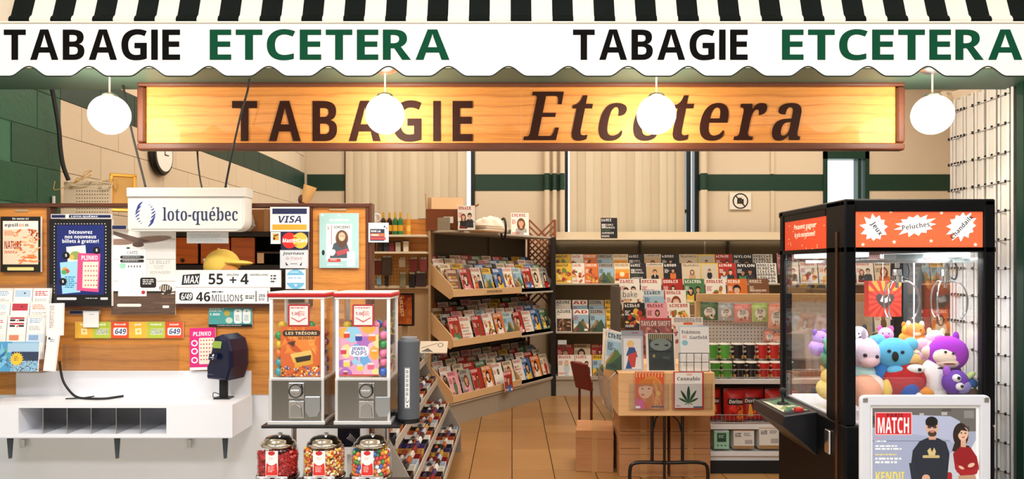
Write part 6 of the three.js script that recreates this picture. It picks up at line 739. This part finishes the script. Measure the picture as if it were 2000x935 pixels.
// ---------- claw machine ----------
{
  const ZF = 3.2, x0 = X(1650, ZF), x1 = X(1945, ZF), W = x1 - x0, D = 0.8, cx = (x0 + x1) / 2, H = Y(388, ZF) - FL, t = thing('claw_machine', 'tall black claw machine with orange header signs and glass sides full of plush toys', 'claw machine', [cx, FL, -ZF - D / 2]);
  const f = D / 2, hw = W / 2, yF = 0.86 - FL, yH = Y(489, ZF) - FL, bm = mat(0x040508, 0.42, { specularIntensity: 0.35 });
  obj('lower_cabinet', rb(W, yF, D, 0, yF / 2, 0, 0.012), bm, t);
  obj('playfield', bx(W - 0.06, 0.008, D - 0.06, 0, yF + 0.004, 0), mat(0xd8d8de, 0.5), t);
  const post = (n, w, d, x, z, m = bm) => obj(n, rb(w, H - yF, d, x, (H + yF) / 2, z, 0.008), m, t);
  post('corner_post', 0.05, 0.05, -hw + 0.025, f - 0.025); post('corner_post', 0.05, 0.05, hw - 0.025, f - 0.025); post('corner_post', 0.05, 0.05, -hw + 0.025, -f + 0.045); post('corner_post', 0.05, 0.05, hw - 0.025, -f + 0.025);
  post('side_post', 0.03, 0.155, -hw + 0.015, f - 0.115); obj('bronze_strip', [bx(0.006, H - 0.14, 0.02, -hw - 0.002, (H - 0.14) / 2, f - 0.075)], mat(0x7a5a44, 0.25, { metalness: 0.9 }), t);
  obj('top_box', [rb(W, 0.035, D, 0, H - 0.0175, 0, 0.01), bx(W, 0.02, D, 0, yH + 0.004, 0)], bm, t);
  obj('header_side', [bx(0.02, H - yH, D - 0.1, hw - 0.01, (H + yH) / 2, 0), bx(W - 0.1, H - yH, 0.02, 0, (H + yH) / 2, -f + 0.01), bx(0.02, H - yH, D - 0.3, -hw + 0.026, (H + yH) / 2, -0.03)], bm, t);
  // glass
  const gy = (yF + yH) / 2, gh = yH - yF; obj('glass_front', bx(W - 0.1, gh, 0.005, 0, gy, f - 0.012), M.pane, t); obj('glass_left', bx(0.005, gh, D - 0.29, -hw + 0.012, gy, -0.06), M.pane, t); obj('glass_right', bx(0.005, gh, D - 0.1, hw - 0.012, gy, 0), M.pane, t); obj('glass_back', bx(W - 0.1, gh, 0.005, 0, gy, -f + 0.012), M.pane, t);
  obj('rear_mullion', bx(S(40, 3.97), gh, 0.03, X(1777, 3.97) - cx, gy, -f + 0.03), mat(0x535a5e, 0.5), t);
  // header prints
  const stars = (c, pts) => { for (const [x, y, s] of pts) { c.fillStyle = '#f4ead8'; c.beginPath(); for (let i = 0; i < 10; i++) { const a = i * Math.PI / 5 - 1.57, r = i % 2 ? s * 0.45 : s; c.lineTo(x + Math.cos(a) * r, y + Math.sin(a) * r); } c.fill(); } };
  const burst = (c, x, y, rx, ry, n, rot) => { c.save(); c.translate(x, y); c.rotate(rot); c.beginPath(); for (let i = 0; i < n * 2; i++) { const a = i * Math.PI / n, k = i % 2 ? 0.68 : 1 + 0.14 * Math.sin(i * 2.7); c.lineTo(Math.cos(a) * rx * k, Math.sin(a) * ry * k); } c.closePath(); c.fillStyle = '#faf7f2'; c.fill(); c.strokeStyle = '#8a5a4a'; c.lineWidth = 2; c.stroke(); c.restore(); };
  const fh = print(760, 256, (c, w, h) => {
    blk(c, 0, 0, w, h, '#e4603a'); stars(c, [[34, 18, 15], [212, 30, 13], [514, 38, 13], [46, 226, 13], [232, 210, 14], [452, 204, 13], [716, 226, 14]]);
    burst(c, 116, 128, 84, 92, 11, 0.5); burst(c, 360, 112, 128, 70, 13, -0.06); burst(c, 636, 116, 100, 88, 12, -0.5);
    txt(c, 'Jeux', 118, 140, 42, '#23202a', { rot: 0.95, align: 'center' }); txt(c, 'Peluches', 362, 130, 40, '#4a4448', { rot: -0.14, align: 'center' }); txt(c, 'Chandails', 642, 132, 38, '#23202a', { rot: -0.82, align: 'center' });
  });
  const hr = R(1672, 403, 1921, 487, ZF); obj('header_sign', printBox(hr.w, hr.h, 0.012, fh, { side: [0.01, 0.5] }).translate(hr.x - cx, hr.y - FL, f - 0.012), fh.page.lit, t);
  obj('header_frame', [bx(W - 0.1, 0.03, 0.016, 0, H - 0.04, f - 0.008), bx(W - 0.1, 0.012, 0.014, 0, yH + 0.006, f - 0.007)], bm, t);
  const sh = print(420, 160, (c, w, h) => { blk(c, 0, 0, w, h, '#cc4220'); fit(c, 'Peuvent gagner', w * 0.24, h * 0.26, w * 0.54, h * 0.13, '#f4e9d6', { skew: 0.1 }); fit(c, 'le prix exceptionnel!', w * 0.26, h * 0.47, w * 0.5, h * 0.13, '#f4e9d6', { skew: 0.1 }); for (let i = 0; i < 26; i++) oval(c, rr(0, w), rr(0, h), 3, 3, '#f6e4c8'); });
  obj('side_sign', printBox(D - 0.29, 0.186, 0.01, sh, { side: [0.01, 0.5] }).rotateY(-Math.PI / 2).translate(-hw + 0.01, (1.809 + 1.623) / 2 - FL, -0.06), sh.page.lit, t);
  obj('side_frame', [bx(0.02, 0.03, D - 0.29, -hw + 0.012, H - 0.045, -0.06), bx(0.02, 0.014, D - 0.29, -hw + 0.012, yH + 0.006, -0.06)], bm, t);
  // lights under the header and inside gantry
  const lm = new THREE.MeshStandardMaterial({ color: 0xffffff, emissive: 0xf4fbff, emissiveIntensity: 1.6 });
  for (const s of [-1, 1]) { obj('light_bar', rb(0.11, 0.03, D - 0.2, s * (hw - 0.1), yH - 0.012, 0, 0.006), lm, t); const l = new THREE.RectAreaLight(0xf4fbff, 26, 0.1, D - 0.2); l.position.set(s * (hw - 0.1), yH - 0.03, 0); l.rotation.x = -Math.PI / 2; l.castShadow = true; l.name = 'light_bar_glow'; t.add(l); }
  obj('gantry_rail', [bx(W - 0.1, 0.014, 0.02, 0, yH - 0.045, 0.16), bx(W - 0.1, 0.014, 0.02, 0, yH - 0.045, -0.16)], M.steel, t);
  for (const px of [1752, 1846]) {
    const Zc = 3.56, ax = X(px, Zc) - cx, az = -Zc + ZF + f, k = (y) => Y(y, Zc) - FL, g = obj('claw_carriage', rb(S(53, Zc), S(17, Zc), 0.12, ax + 0.02, k(505), az + 0.02, 0.004), mat(0xc4d4d2, 0.4), t);
    obj('claw_motor', [cyl(0.011, 0.011, 0.03, ax, k(517), az, 14), cyl(0.02, 0.022, 0.03, ax, k(532), az, 18), cyl(0.026, 0.022, 0.03, ax, k(545), az, 18), cyl(0.008, 0.008, 0.03, ax, k(556), az, 12)], M.chrome, g);
    for (let i = 0; i < 3; i++) { const a = i * 2.094 + 0.35, c = Math.cos(a), s = Math.sin(a), P = (r, y) => [ax + c * r, k(y), az + s * r]; obj('claw_prong', tube([P(0.02, 550), P(0.05, 550), P(0.08, 562), P(0.094, 585), P(0.086, 610), P(0.066, 622)], 0.0042, 26, 8), M.chrome, g); }
    obj('hose', tube([[ax + 0.05, k(500), az - 0.03], [ax + 0.075, k(525), az - 0.03], [ax + 0.06, k(545), az - 0.02], [ax + 0.02, k(540), az]], 0.004, 20, 6), M.rubber, g);
  }
  obj('drop_cable', cyl(0.0035, 0.0035, S(150, 3.6), X(1785, 3.6) - cx, Y(585, 3.6) - FL, -3.6 + ZF + f, 8), M.white, t);
  // control shelf on the left side
  const cy = Y(790, 3.7) - FL, cn = obj('control_shelf', prism([[0, 0], [-0.15, -0.02], [-0.16, -0.06], [-0.04, -0.16], [0, -0.2]], 0.42, 0.004).translate(-hw, cy, -3.92 + ZF + f), mat(0x0d0f15, 0.35), t);
  const pr = print(120, 200, (c, w, h) => { blk(c, 0, 0, w, h, '#14181a'); for (let i = 0; i < 14; i++) poly(c, [[rr(0, w), rr(0, h)], [rr(0, w), rr(0, h)], [rr(0, w), rr(0, h)]], ['#3c6a4a', '#b9b9a0', '#20262a', '#7a8a5a'][i % 4]); });
  obj('control_decal', printBox(0.12, 0.34, 0.002, pr, { side: [0.02, 0.02] }).rotateX(-Math.PI / 2).rotateZ(0.132).translate(-hw - 0.075, cy - 0.005, -3.71 + ZF + f), pr.mat, cn); obj('joystick', [cyl(0.006, 0.008, 0.06, -hw - 0.07, cy + 0.025, -3.74 + ZF + f, 10), ball(0.018, -hw - 0.07, cy + 0.062, -3.74 + ZF + f), cyl(0.026, 0.03, 0.01, -hw - 0.07, cy, -3.74 + ZF + f, 18)], M.blackMatte, cn); obj('button', cyl(0.022, 0.024, 0.014, -hw - 0.06, cy + 0.004, -3.56 + ZF + f, 18), mat(0xb01c1c, 0.3), cn);
  obj('coin_door', rb(0.016, 0.11, 0.055, -hw - 0.004, Y(862, 3.36) - FL, -3.36 + ZF + f, 0.008, 3), M.chrome, t); for (const [px, y] of [[1583, 842], [1535, 850], [1560, 868]]) obj('lock', cylX(0.009, 0.012, -hw - 0.003, Y(y, 3.6) - FL, -(1.44 * F / (px - CX)) + ZF + f, 12), M.steel, t);
  // hanging gift packet inside
  const gp = thing('gift_packet', 'orange gift packet with a dark heart hanging inside the claw machine', 'packet', [X(1724, 3.86), Y(583, 3.86), -3.86]); { const q = print(150, 170, (c, w, h) => { blk(c, 0, 0, w, h, '#d8432c'); blk(c, 0, 0, w, h * 0.28, '#ee8a30'); for (let i = 0; i < 16; i++) poly(c, [[w / 2, h * 0.55], [w / 2 + Math.cos(i * 0.393) * 120, h * 0.55 + Math.sin(i * 0.393) * 120], [w / 2 + Math.cos(i * 0.393 + 0.18) * 120, h * 0.55 + Math.sin(i * 0.393 + 0.18) * 120]], '#b02a24'); c.fillStyle = '#4a3a3c'; c.beginPath(); c.moveTo(w / 2, h * 0.78); c.bezierCurveTo(10, h * 0.5, 30, h * 0.25, w / 2, h * 0.42); c.bezierCurveTo(w - 30, h * 0.25, w - 10, h * 0.5, w / 2, h * 0.78); c.fill(); poly(c, [[52, 96], [66, 66], [78, 84], [92, 64], [100, 94], [76, 104]], '#e3dfd8'); }); obj('packet', printBox(0.17, 0.185, 0.05, q, { side: [0.1, 0.1] }), q.mat, gp); obj('cord', cyl(0.002, 0.002, yH + FL - gp.position.y - 0.1, 0, (yH + FL - gp.position.y + 0.09) / 2, 0, 6), M.white, gp); }
}
// ---------- plush toys ----------
{
  const fur = (c) => mat(c, 0.95, { sheen: 0.6, sheenRoughness: 0.6, sheenColor: c, bumpMap: grainT, bumpScale: 0.002 });
  const eye = mat(0x0c0a0c, 0.15);
  const toy = (name, label, px, py, Z, s, turn, parts) => { const t = thing(name, label, 'plush toy', [X(px, Z), Y(py, Z), -Z], turn, 'plush toys in the claw machine'); for (const [n, c, ...bs] of parts) obj(n, bs.map(([x, y, z, r, sx = 1, sy = 1, sz = 1, rot = 0]) => new THREE.SphereGeometry(r * s, 22, 16).scale(sx, sy, sz).rotateZ(rot).translate(x * s, y * s, z * s)), c === 'eye' ? eye : fur(c), t); const b = new THREE.Box3().setFromObject(t), keep = (k, lo, hi) => { if (b.min[k] < lo) t.position[k] += lo - b.min[k]; else if (b.max[k] > hi) t.position[k] += hi - b.max[k]; }; keep('y', 0.87, 1.5); keep('x', 1.475, 2.078); keep('z', -3.96, -3.222); return t; };
  toy('plush_unicorn', 'white and lilac plush unicorn at the left front corner of the glass', 1688, 690, 3.38, 0.07, 0.1, [['head', 0xf0d9ea, [0, 0, 0, 1, 1.05, 1, 0.9]], ['muzzle', 0xf6cdd4, [0, -0.42, 0.5, 0.6, 1.2, 0.7, 0.8]], ['body', 0xb9e0dc, [-0.1, -1.5, -0.2, 1, 1, 1.1, 0.8]], ['mane', 0xc9a8e0, [0.1, 0.6, -0.1, 0.62, 1.3, 0.7, 0.8]], ['ear', 0x7fd0d8, [0.7, 0.9, -0.2, 0.34, 1, 0.7, 0.6, 0.5]], ['horn', 0xe8d2f0, [-0.1, 1.25, 0.1, 0.22, 0.7, 1.9, 0.7]], ['eye', 'eye', [-0.42, -0.02, 0.8, 0.13], [0.35, -0.12, 0.82, 0.13]]]);
  toy('plush_koala', 'sky blue plush koala with black nose near the left of the glass', 1746, 690, 3.36, 0.072, -0.35, [['head', 0x5cb8e2, [0, 0, 0, 1.02, 1.1, 0.98, 0.92]], ['ear', 0x6cc8ea, [0.98, 0.6, -0.2, 0.42], [-0.85, 0.75, -0.25, 0.42]], ['nose', 0x0b0b0d, [-0.05, -0.08, 0.98, 0.24, 0.8, 1.3, 0.7]], ['body', 0x2f7ac4, [-0.5, -1.25, -0.2, 0.95, 1, 1, 0.8]], ['paw', 0x6cc0e8, [0.05, -1.0, 0.6, 0.42, 1.3, 0.8, 0.8]], ['eye', 'eye', [-0.38, 0.24, 0.88, 0.11], [0.36, 0.2, 0.9, 0.11]]]);
  toy('plush_bird', 'red plush bird with blue belly and white eye patch in the centre', 1766, 742, 3.34, 0.085, 0.1, [['body', 0xb01218, [0, 0, 0, 1, 1.15, 0.95, 0.8], [0.75, 0.35, -0.05, 0.45, 0.8, 1.2, 0.7]], ['belly', 0x1c4fa8, [-0.05, -0.42, 0.5, 0.5, 1, 1.15, 0.7]], ['face_patch', 0xf4f0ea, [0.3, 0.66, 0.5, 0.36, 1.4, 0.7, 0.7]], ['beak', 0xf0c07a, [0.3, 1.15, 0.1, 0.45, 1.2, 0.7, 0.8]], ['wing', 0xe8c65a, [-1.1, -0.4, 0.2, 0.36, 0.8, 1.4, 0.6]], ['foot', 0xe8953a, [0.85, -0.6, 0.35, 0.4, 1.5, 0.8, 0.8, -0.3]], ['toe', 0xf4f0ea, [0.28, -0.75, 0.75, 0.22]], ['eye', 'eye', [0.34, 0.66, 0.78, 0.09]]]);
  toy('plush_ball', 'round peach plush at the lower left of the glass', 1689, 764, 3.33, 0.075, 0, [['body', 0xf0a986, [0, 0, 0, 1, 1, 1, 0.8]], ['trim', 0xf0e2dc, [0.5, 0.3, -0.12, 0.72, 1, 1, 0.8]]]);
  toy('plush_ghost', 'plain white plush with dark mouth line right of the red bird', 1826, 738, 3.38, 0.085, 0, [['body', 0xf2f0ee, [0, 0, 0, 0.95, 0.8, 1.15, 0.75], [0.25, -0.7, 0.1, 0.7, 1.2, 0.7, 0.8]], ['mouth', 0x1a181a, [0.05, 0.62, 0.6, 0.16, 1.6, 0.28, 0.4]]]);
  toy('plush_flower', 'pink and yellow plush flower with magenta body near the top middle', 1823, 680, 3.46, 0.07, 0, [['head', 0xf2d0a0, [0, 0, 0.1, 0.85, 1.15, 0.75, 0.7]], ['petal', 0xf0b7cc, [-0.75, 0.25, 0, 0.45], [0.75, 0.25, 0, 0.45], [0, 0.62, 0, 0.5], [-0.5, -0.4, 0, 0.42]], ['tuft', 0xd070d8, [0.2, 0.72, 0.3, 0.34, 1.3, 0.6, 0.8]], ['body', 0xc02aa4, [0.35, -0.95, 0, 0.7, 1.2, 0.7, 0.8]]]);
  toy('plush_monkey', 'purple plush monkey with smiling cream face at the right of the glass', 1880, 690, 3.36, 0.078, -0.25, [['head', 0xa32cc0, [0, 0, 0, 1.02, 1.05, 1, 0.85], [0.62, 0.35, -0.15, 0.4], [0.45, 0.95, -0.1, 0.22, 0.8, 1.5, 0.8]], ['face', 0xf6e0cc, [-0.2, -0.1, 0.42, 0.68, 1.05, 0.85, 0.75], [-0.12, -0.42, 0.42, 0.55, 1.15, 0.75, 0.85]], ['ear', 0xf0cdb8, [-1.0, 0.05, -0.1, 0.36]], ['eye', 'eye', [-0.38, 0.18, 0.92, 0.075], [0.02, 0.12, 0.94, 0.075]], ['smile', 0x9a4a40, [-0.16, -0.5, 0.86, 0.2, 1.6, 0.25, 0.4]], ['body', 0x8a1fb0, [0.1, -1.1, -0.35, 0.7]]]);
  toy('plush_owl', 'purple plush owl with big white eyes and lime wings below the monkey', 1866, 746, 3.285, 0.055, 0.0, [['body', 0x6a3aa4, [0, 0, 0, 1, 1.05, 1, 0.8]], ['chest', 0x8f86c8, [0.35, -0.3, 0.36, 0.66, 1, 0.9, 0.7]], ['eye_patch', 0xf2f0ee, [-0.3, 0.42, 0.66, 0.32], [-0.1, -0.22, 0.74, 0.32]], ['eye', 'eye', [-0.3, 0.46, 0.92, 0.14], [-0.08, -0.18, 1.0, 0.14]], ['wing', 0xc4d88a, [1.0, 0.5, 0.1, 0.42, 1.5, 0.6, 0.5, 0.5], [0.95, -0.5, 0.2, 0.4, 0.9, 1.4, 0.5, -0.5]], ['tuft', 0xa45ad0, [-0.7, 0.85, 0, 0.36, 0.8, 1.3, 0.8]]]);
  toy('plush_bear', 'brown and blue plush bear low in the right corner', 1905, 758, 3.3, 0.06, 0, [['body', 0x4a3228, [0, -0.4, 0, 1, 1.1, 0.8, 0.8]], ['shirt', 0x1c5494, [0.1, 0.35, -0.05, 0.9, 1.1, 0.6, 0.8]]]);
  [['plush_bunny', 'small cream plush bunny at the top right behind the monkey', 1914, 668, 3.5, 0.055, 0xf4ead0, 0xf0dcb0], ['plush_fox', 'orange plush fox lying at the back right of the pile', 1880, 655, 3.68, 0.06, 0xe8863a, 0xf4dcc0], ['plush_duck', 'yellow orange plush duck at the far back right corner', 1912, 652, 3.75, 0.05, 0xf0a93c, 0xe88428], ['plush_cat', 'white plush cat at the back left of the pile', 1676, 662, 3.6, 0.06, 0xf2efe8, 0x2a2a2e], ['plush_pig', 'pink plush pig behind the unicorn', 1730, 660, 3.6, 0.05, 0xe8a8d8, 0xf060b8], ['plush_dragon', 'lilac plush dragon behind the left glass', 1600, 668, 3.72, 0.055, 0xb48ae0, 0x8a5ac8], ['plush_frog', 'green plush frog behind the left glass near the corner post', 1622, 690, 3.58, 0.06, 0x2f8a6a, 0x58b890], ['plush_chick', 'pale yellow plush chick low behind the left glass', 1605, 745, 3.6, 0.07, 0xefd98a, 0xe8b84a], ['plush_lamb', 'cream plush lamb low behind the left glass near the post', 1625, 770, 3.5, 0.07, 0xf0e4c0, 0xd8c89a], ['plush_lion', 'golden plush lion in the middle of the pile behind the koala', 1795, 690, 3.6, 0.06, 0xf0cc70, 0xf2ead8], ['plush_mouse', 'lilac plush mouse in the middle back of the pile', 1700, 720, 3.6, 0.07, 0xc8a0d8, 0xe8d0ea], ['plush_penguin', 'blue plush penguin in the back right of the pile', 1850, 715, 3.65, 0.08, 0x3a62b0, 0xf0f0f0], ['plush_turtle', 'green plush turtle low in the back of the pile', 1760, 750, 3.7, 0.09, 0x4a9a5a, 0x8ab86a], ['plush_crab', 'red plush crab low at the back left of the pile', 1690, 760, 3.65, 0.085, 0xc03a30, 0xe88a7a], ['plush_seal', 'grey plush seal low at the back right of the pile', 1860, 760, 3.65, 0.085, 0x9aa0a8, 0xd8dce0]].forEach(([n, l, px, py, Z, s, a, b], i) => toy(n, l, px, py, Z, s, rr(-0.6, 0.4), [['body', a, [0, -0.5, 0, 0.95, 1.05, 0.85, 0.9]], ['head', a, [0, 0.35, 0.1, 0.7]], ['ear', b, [-0.5, 0.9, 0, 0.26, 0.8, 1.3, 0.7], [0.5, 0.9, 0, 0.26, 0.8, 1.3, 0.7]], ['muzzle', b, [0, 0.2, 0.65, 0.26, 1.2, 0.8, 0.7]], ['eye', 'eye', [-0.25, 0.5, 0.68, 0.08], [0.25, 0.5, 0.68, 0.08]]]));
}
// ---------- poster stand in front of the claw machine ----------
{
  const Z = 2.98, r = R(1680, 773, 1929, 1125, Z), t = thing('poster_stand', 'silver snap frame poster stand with magazine cover in front of the claw machine', 'poster stand', [r.x, FL, -Z]), w = r.w, y1 = r.y1 - FL, y0 = r.y0 - FL, b = 0.032, cr = 0.02;
  const ring = new THREE.Shape(), rc = (s, x, y, W, H, q) => { s.moveTo(x + q, y); s.lineTo(x + W - q, y); s.quadraticCurveTo(x + W, y, x + W, y + q); s.lineTo(x + W, y + H - q); s.quadraticCurveTo(x + W, y + H, x + W - q, y + H); s.lineTo(x + q, y + H); s.quadraticCurveTo(x, y + H, x, y + H - q); s.lineTo(x, y + q); s.quadraticCurveTo(x, y, x + q, y); };
  rc(ring, -w / 2, y0, w, y1 - y0, cr); const hole = new THREE.Path(); rc(hole, -w / 2 + b, y0 + b, w - 2 * b, y1 - y0 - 2 * b, 0.004); ring.holes.push(hole);
  obj('frame', uvm(new THREE.ExtrudeGeometry(ring, { depth: 0.008, bevelEnabled: true, bevelSize: 0.005, bevelThickness: 0.006, bevelSegments: 3 })), mat(0xdadce4, 0.35), t); for (const [x, y] of [[-1, 1], [1, 1]]) obj('corner_cap', rb(0.02, 0.02, 0.006, x * (w / 2 - 0.014), y1 - 0.014, 0.014, 0.006), M.steel, t);
  obj('back_board', bx(w - 0.02, y1 - y0 - 0.02, 0.004, 0, (y0 + y1) / 2, -0.006), M.white, t);
  const iw = w - 2 * b - 0.002, ih = y1 - y0 - 2 * b - 0.002, pr = print(720, 720 * ih / iw, (c, W, H) => {
    blk(c, 0, 0, W, H, '#f4f4f4'); const m = 26, k = (x) => x, x0 = m, y0_ = m; blk(c, m, m, W - 2 * m, H - 2 * m, '#a3abc4');
    blk(c, m, m, W - 2 * m, 150, '#6c6866'); for (let i = 0; i < 16; i++) blk(c, rr(m, W - m - 60), rr(m, m + 120), rr(20, 70), rr(14, 60), ['#8a8a88', '#4a4648', '#b9b6b4', '#5c524e'][i % 4]);
    poly(c, [[m + 140, 66], [W - 190, 78], [W - 130, 110], [W - 90, 300], [m + 140, 300]], '#b6bedb'); poly(c, [[m, 150], [W - 200, 230], [W - 100, 300], [W - m, 420], [W - m, H - m], [m, H - m]], '#a6afcd'); blk(c, m, 236, W - 220, 4, '#6f7896');
    poly(c, [[W - 290, 330], [W - m, 290], [W - m, 640], [W - 290, 640]], '#c9ced8'); poly(c, [[W - 120, 400], [W - m, 230], [W - m, 420]], '#e6e8ea'); rrect(c, W - 320, 440, 140, 90, 16, '#a8202a'); rrect(c, W - 84, 470, 58, 70, 10, '#a8202a'); oval(c, W - 240, 600, 30, 50, '#26262a');
    rrect(c, 42, 52, 240, 148, 4, '#f0b8bc'); blk(c, 48, 58, 228, 136, '#d42430'); fit(c, 'PARIS', 116, 61, 108, 22, '#5c0a12'); fit(c, 'MATCH', 54, 84, 214, 104, '#fbfbfb');
    small(c, 44, 216, 60, 12, 1, '#f08a90'); small(c, 44, 236, 76, 14, 1, '#fff'); small(c, 44, 266, 170, 36, 2, '#fff'); small(c, 44, 322, 150, 14, 1, '#f0dc7a'); small(c, 44, 346, 180, 46, 2, '#fff'); fit(c, 'KENDJI', 42, 436, 190, 66, '#f2e06a'); fit(c, 'GIRAC', 42, 516, 160, 66, '#f2e06a'); small(c, 44, 610, 200, 60, 3, '#fff');
    // man: dark sweater, sunglasses
    poly(c, [[270, 430], [286, 300], [330, 240], [380, 218], [450, 220], [500, 246], [524, 320], [510, 470], [490, 600], [300, 590]], '#232a38'); poly(c, [[262, 380], [300, 380], [320, 560], [290, 570]], '#262d3c'); blk(c, 390, 170, 46, 60, '#d8a58a'); oval(c, 410, 150, 40, 54, '#dcae94'); oval(c, 408, 114, 40, 34, '#1a1416'); blk(c, 370, 118, 76, 16, '#1a1416'); oval(c, 412, 190, 28, 20, '#4a342c'); oval(c, 412, 178, 16, 7, '#c08478'); oval(c, 394, 148, 13, 9, '#4a363a'); oval(c, 428, 148, 13, 9, '#4a363a'); poly(c, [[380, 300], [400, 280], [410, 310], [424, 280], [436, 304], [430, 330], [390, 330]], '#d8c48a'); rrect(c, 350, 330, 110, 18, 6, '#cdb67a'); oval(c, 372, 478, 26, 24, '#dcae94'); oval(c, 330, 530, 26, 30, '#dcae94'); poly(c, [[300, 590], [500, 590], [520, H - m], [300, H - m]], '#2c3e60');
    // woman: red sweater, arms folded
    oval(c, 596, 200, 50, 78, '#2c1c18'); poly(c, [[556, 250], [650, 270], [690, 340], [660, 300], [600, 330], [540, 300]], '#2c1c18'); blk(c, 596, 230, 34, 50, '#dcae94'); oval(c, 612, 192, 33, 44, '#e6bda2', 0.15); oval(c, 600, 186, 6, 4, '#2a1a18'); oval(c, 626, 188, 6, 4, '#2a1a18'); oval(c, 613, 214, 10, 4, '#b05058'); poly(c, [[560, 164], [612, 140], [642, 176], [600, 168], [578, 200]], '#2c1c18'); poly(c, [[546, 320], [590, 276], [660, 280], [700, 340], [716, 420], [660, 462], [600, 468], [560, 420]], '#96141e'); poly(c, [[560, 380], [660, 430], [716, 400], [700, 450], [640, 466], [570, 440]], '#aa1c26'); oval(c, 664, 394, 24, 13, '#e6bda2', -0.4); oval(c, 600, 410, 20, 9, '#e6bda2', 0.5); poly(c, [[580, 462], [690, 456], [704, H - m], [566, H - m]], '#c0987c');
  });
  obj('poster', printBox(iw, ih, 0.004, pr).translate(0, (y0 + y1) / 2, 0.0), pr.mat, t);
  for (const s of [-1, 1]) obj('leg', rb(0.022, y0 + 0.04, 0.02, s * (w / 2 - 0.04), (y0 + 0.04) / 2, -0.012, 0.004), M.alu, t); obj('foot', rb(w, 0.018, 0.03, 0, 0.009, -0.012, 0.006), M.alu, t); for (const s of [-1, 1]) obj('foot', rb(0.03, 0.018, 0.2, s * (w / 2 - 0.04), 0.009, -0.02, 0.006), M.alu, t);
}
// ---------- folded security grille on the right ----------
{
  const xg = 2.36, z0 = 3.46, z1 = 3.95, t = thing('security_grille', 'folded white aluminium security grille stacked at the right of the shop front', 'security grille', [xg, FL, -z0]), top = 2.44 - FL, am = mat(0xe8e5e0, 0.35), n = 34;
  const g = rb(0.012, top - 0.02, 0.05, 0, (top - 0.02) / 2 + 0.01, 0, 0.003), thin = rb(0.034, top - 0.02, 0.008, 0, (top - 0.02) / 2 + 0.01, 0, 0.002);
  for (let i = 0; i < n; i++) { const o = obj('slat', i % 3 === 1 ? thin : g, am, t), q = i / (n - 1); o.position.set((i % 2 ? 0.026 : -0.012) + (i === 23 ? 0.03 : 0), 0, -(z1 - z0) * q); o.rotation.y = (i % 2 ? 0.9 : -0.95) + rr(-0.12, 0.12); }
  for (let k = 0; k < 17; k++) { const y = 0.1 + k * 0.137; for (const [a, b] of [[0, 0.3], [0.33, z1 - z0]]) { const rd = obj('link_rod', [tube([[-0.03, y, -a], [-0.036, y - 0.006, -(a + b) / 2], [-0.03, y, -b]], 0.0035, 12, 6)], M.steel, t); obj('link_clip', Array.from({ length: 6 }, (_, j) => bx(0.008, 0.014, 0.006, -0.034, y, -(a + (b - a) * (j + 0.5) / 6))), M.blackMatte, rd); } }
  obj('top_track', [rb(0.07, 0.05, z1 - z0 + 0.1, 0.01, top + 0.01, -(z1 - z0) / 2, 0.006)], M.cream, t); obj('track_end', cylX(0.05, 0.1, 0.0, top - 0.0, -(z1 - z0) - 0.02, 20), M.cream, t);
}
renderer.render(scene, camera);
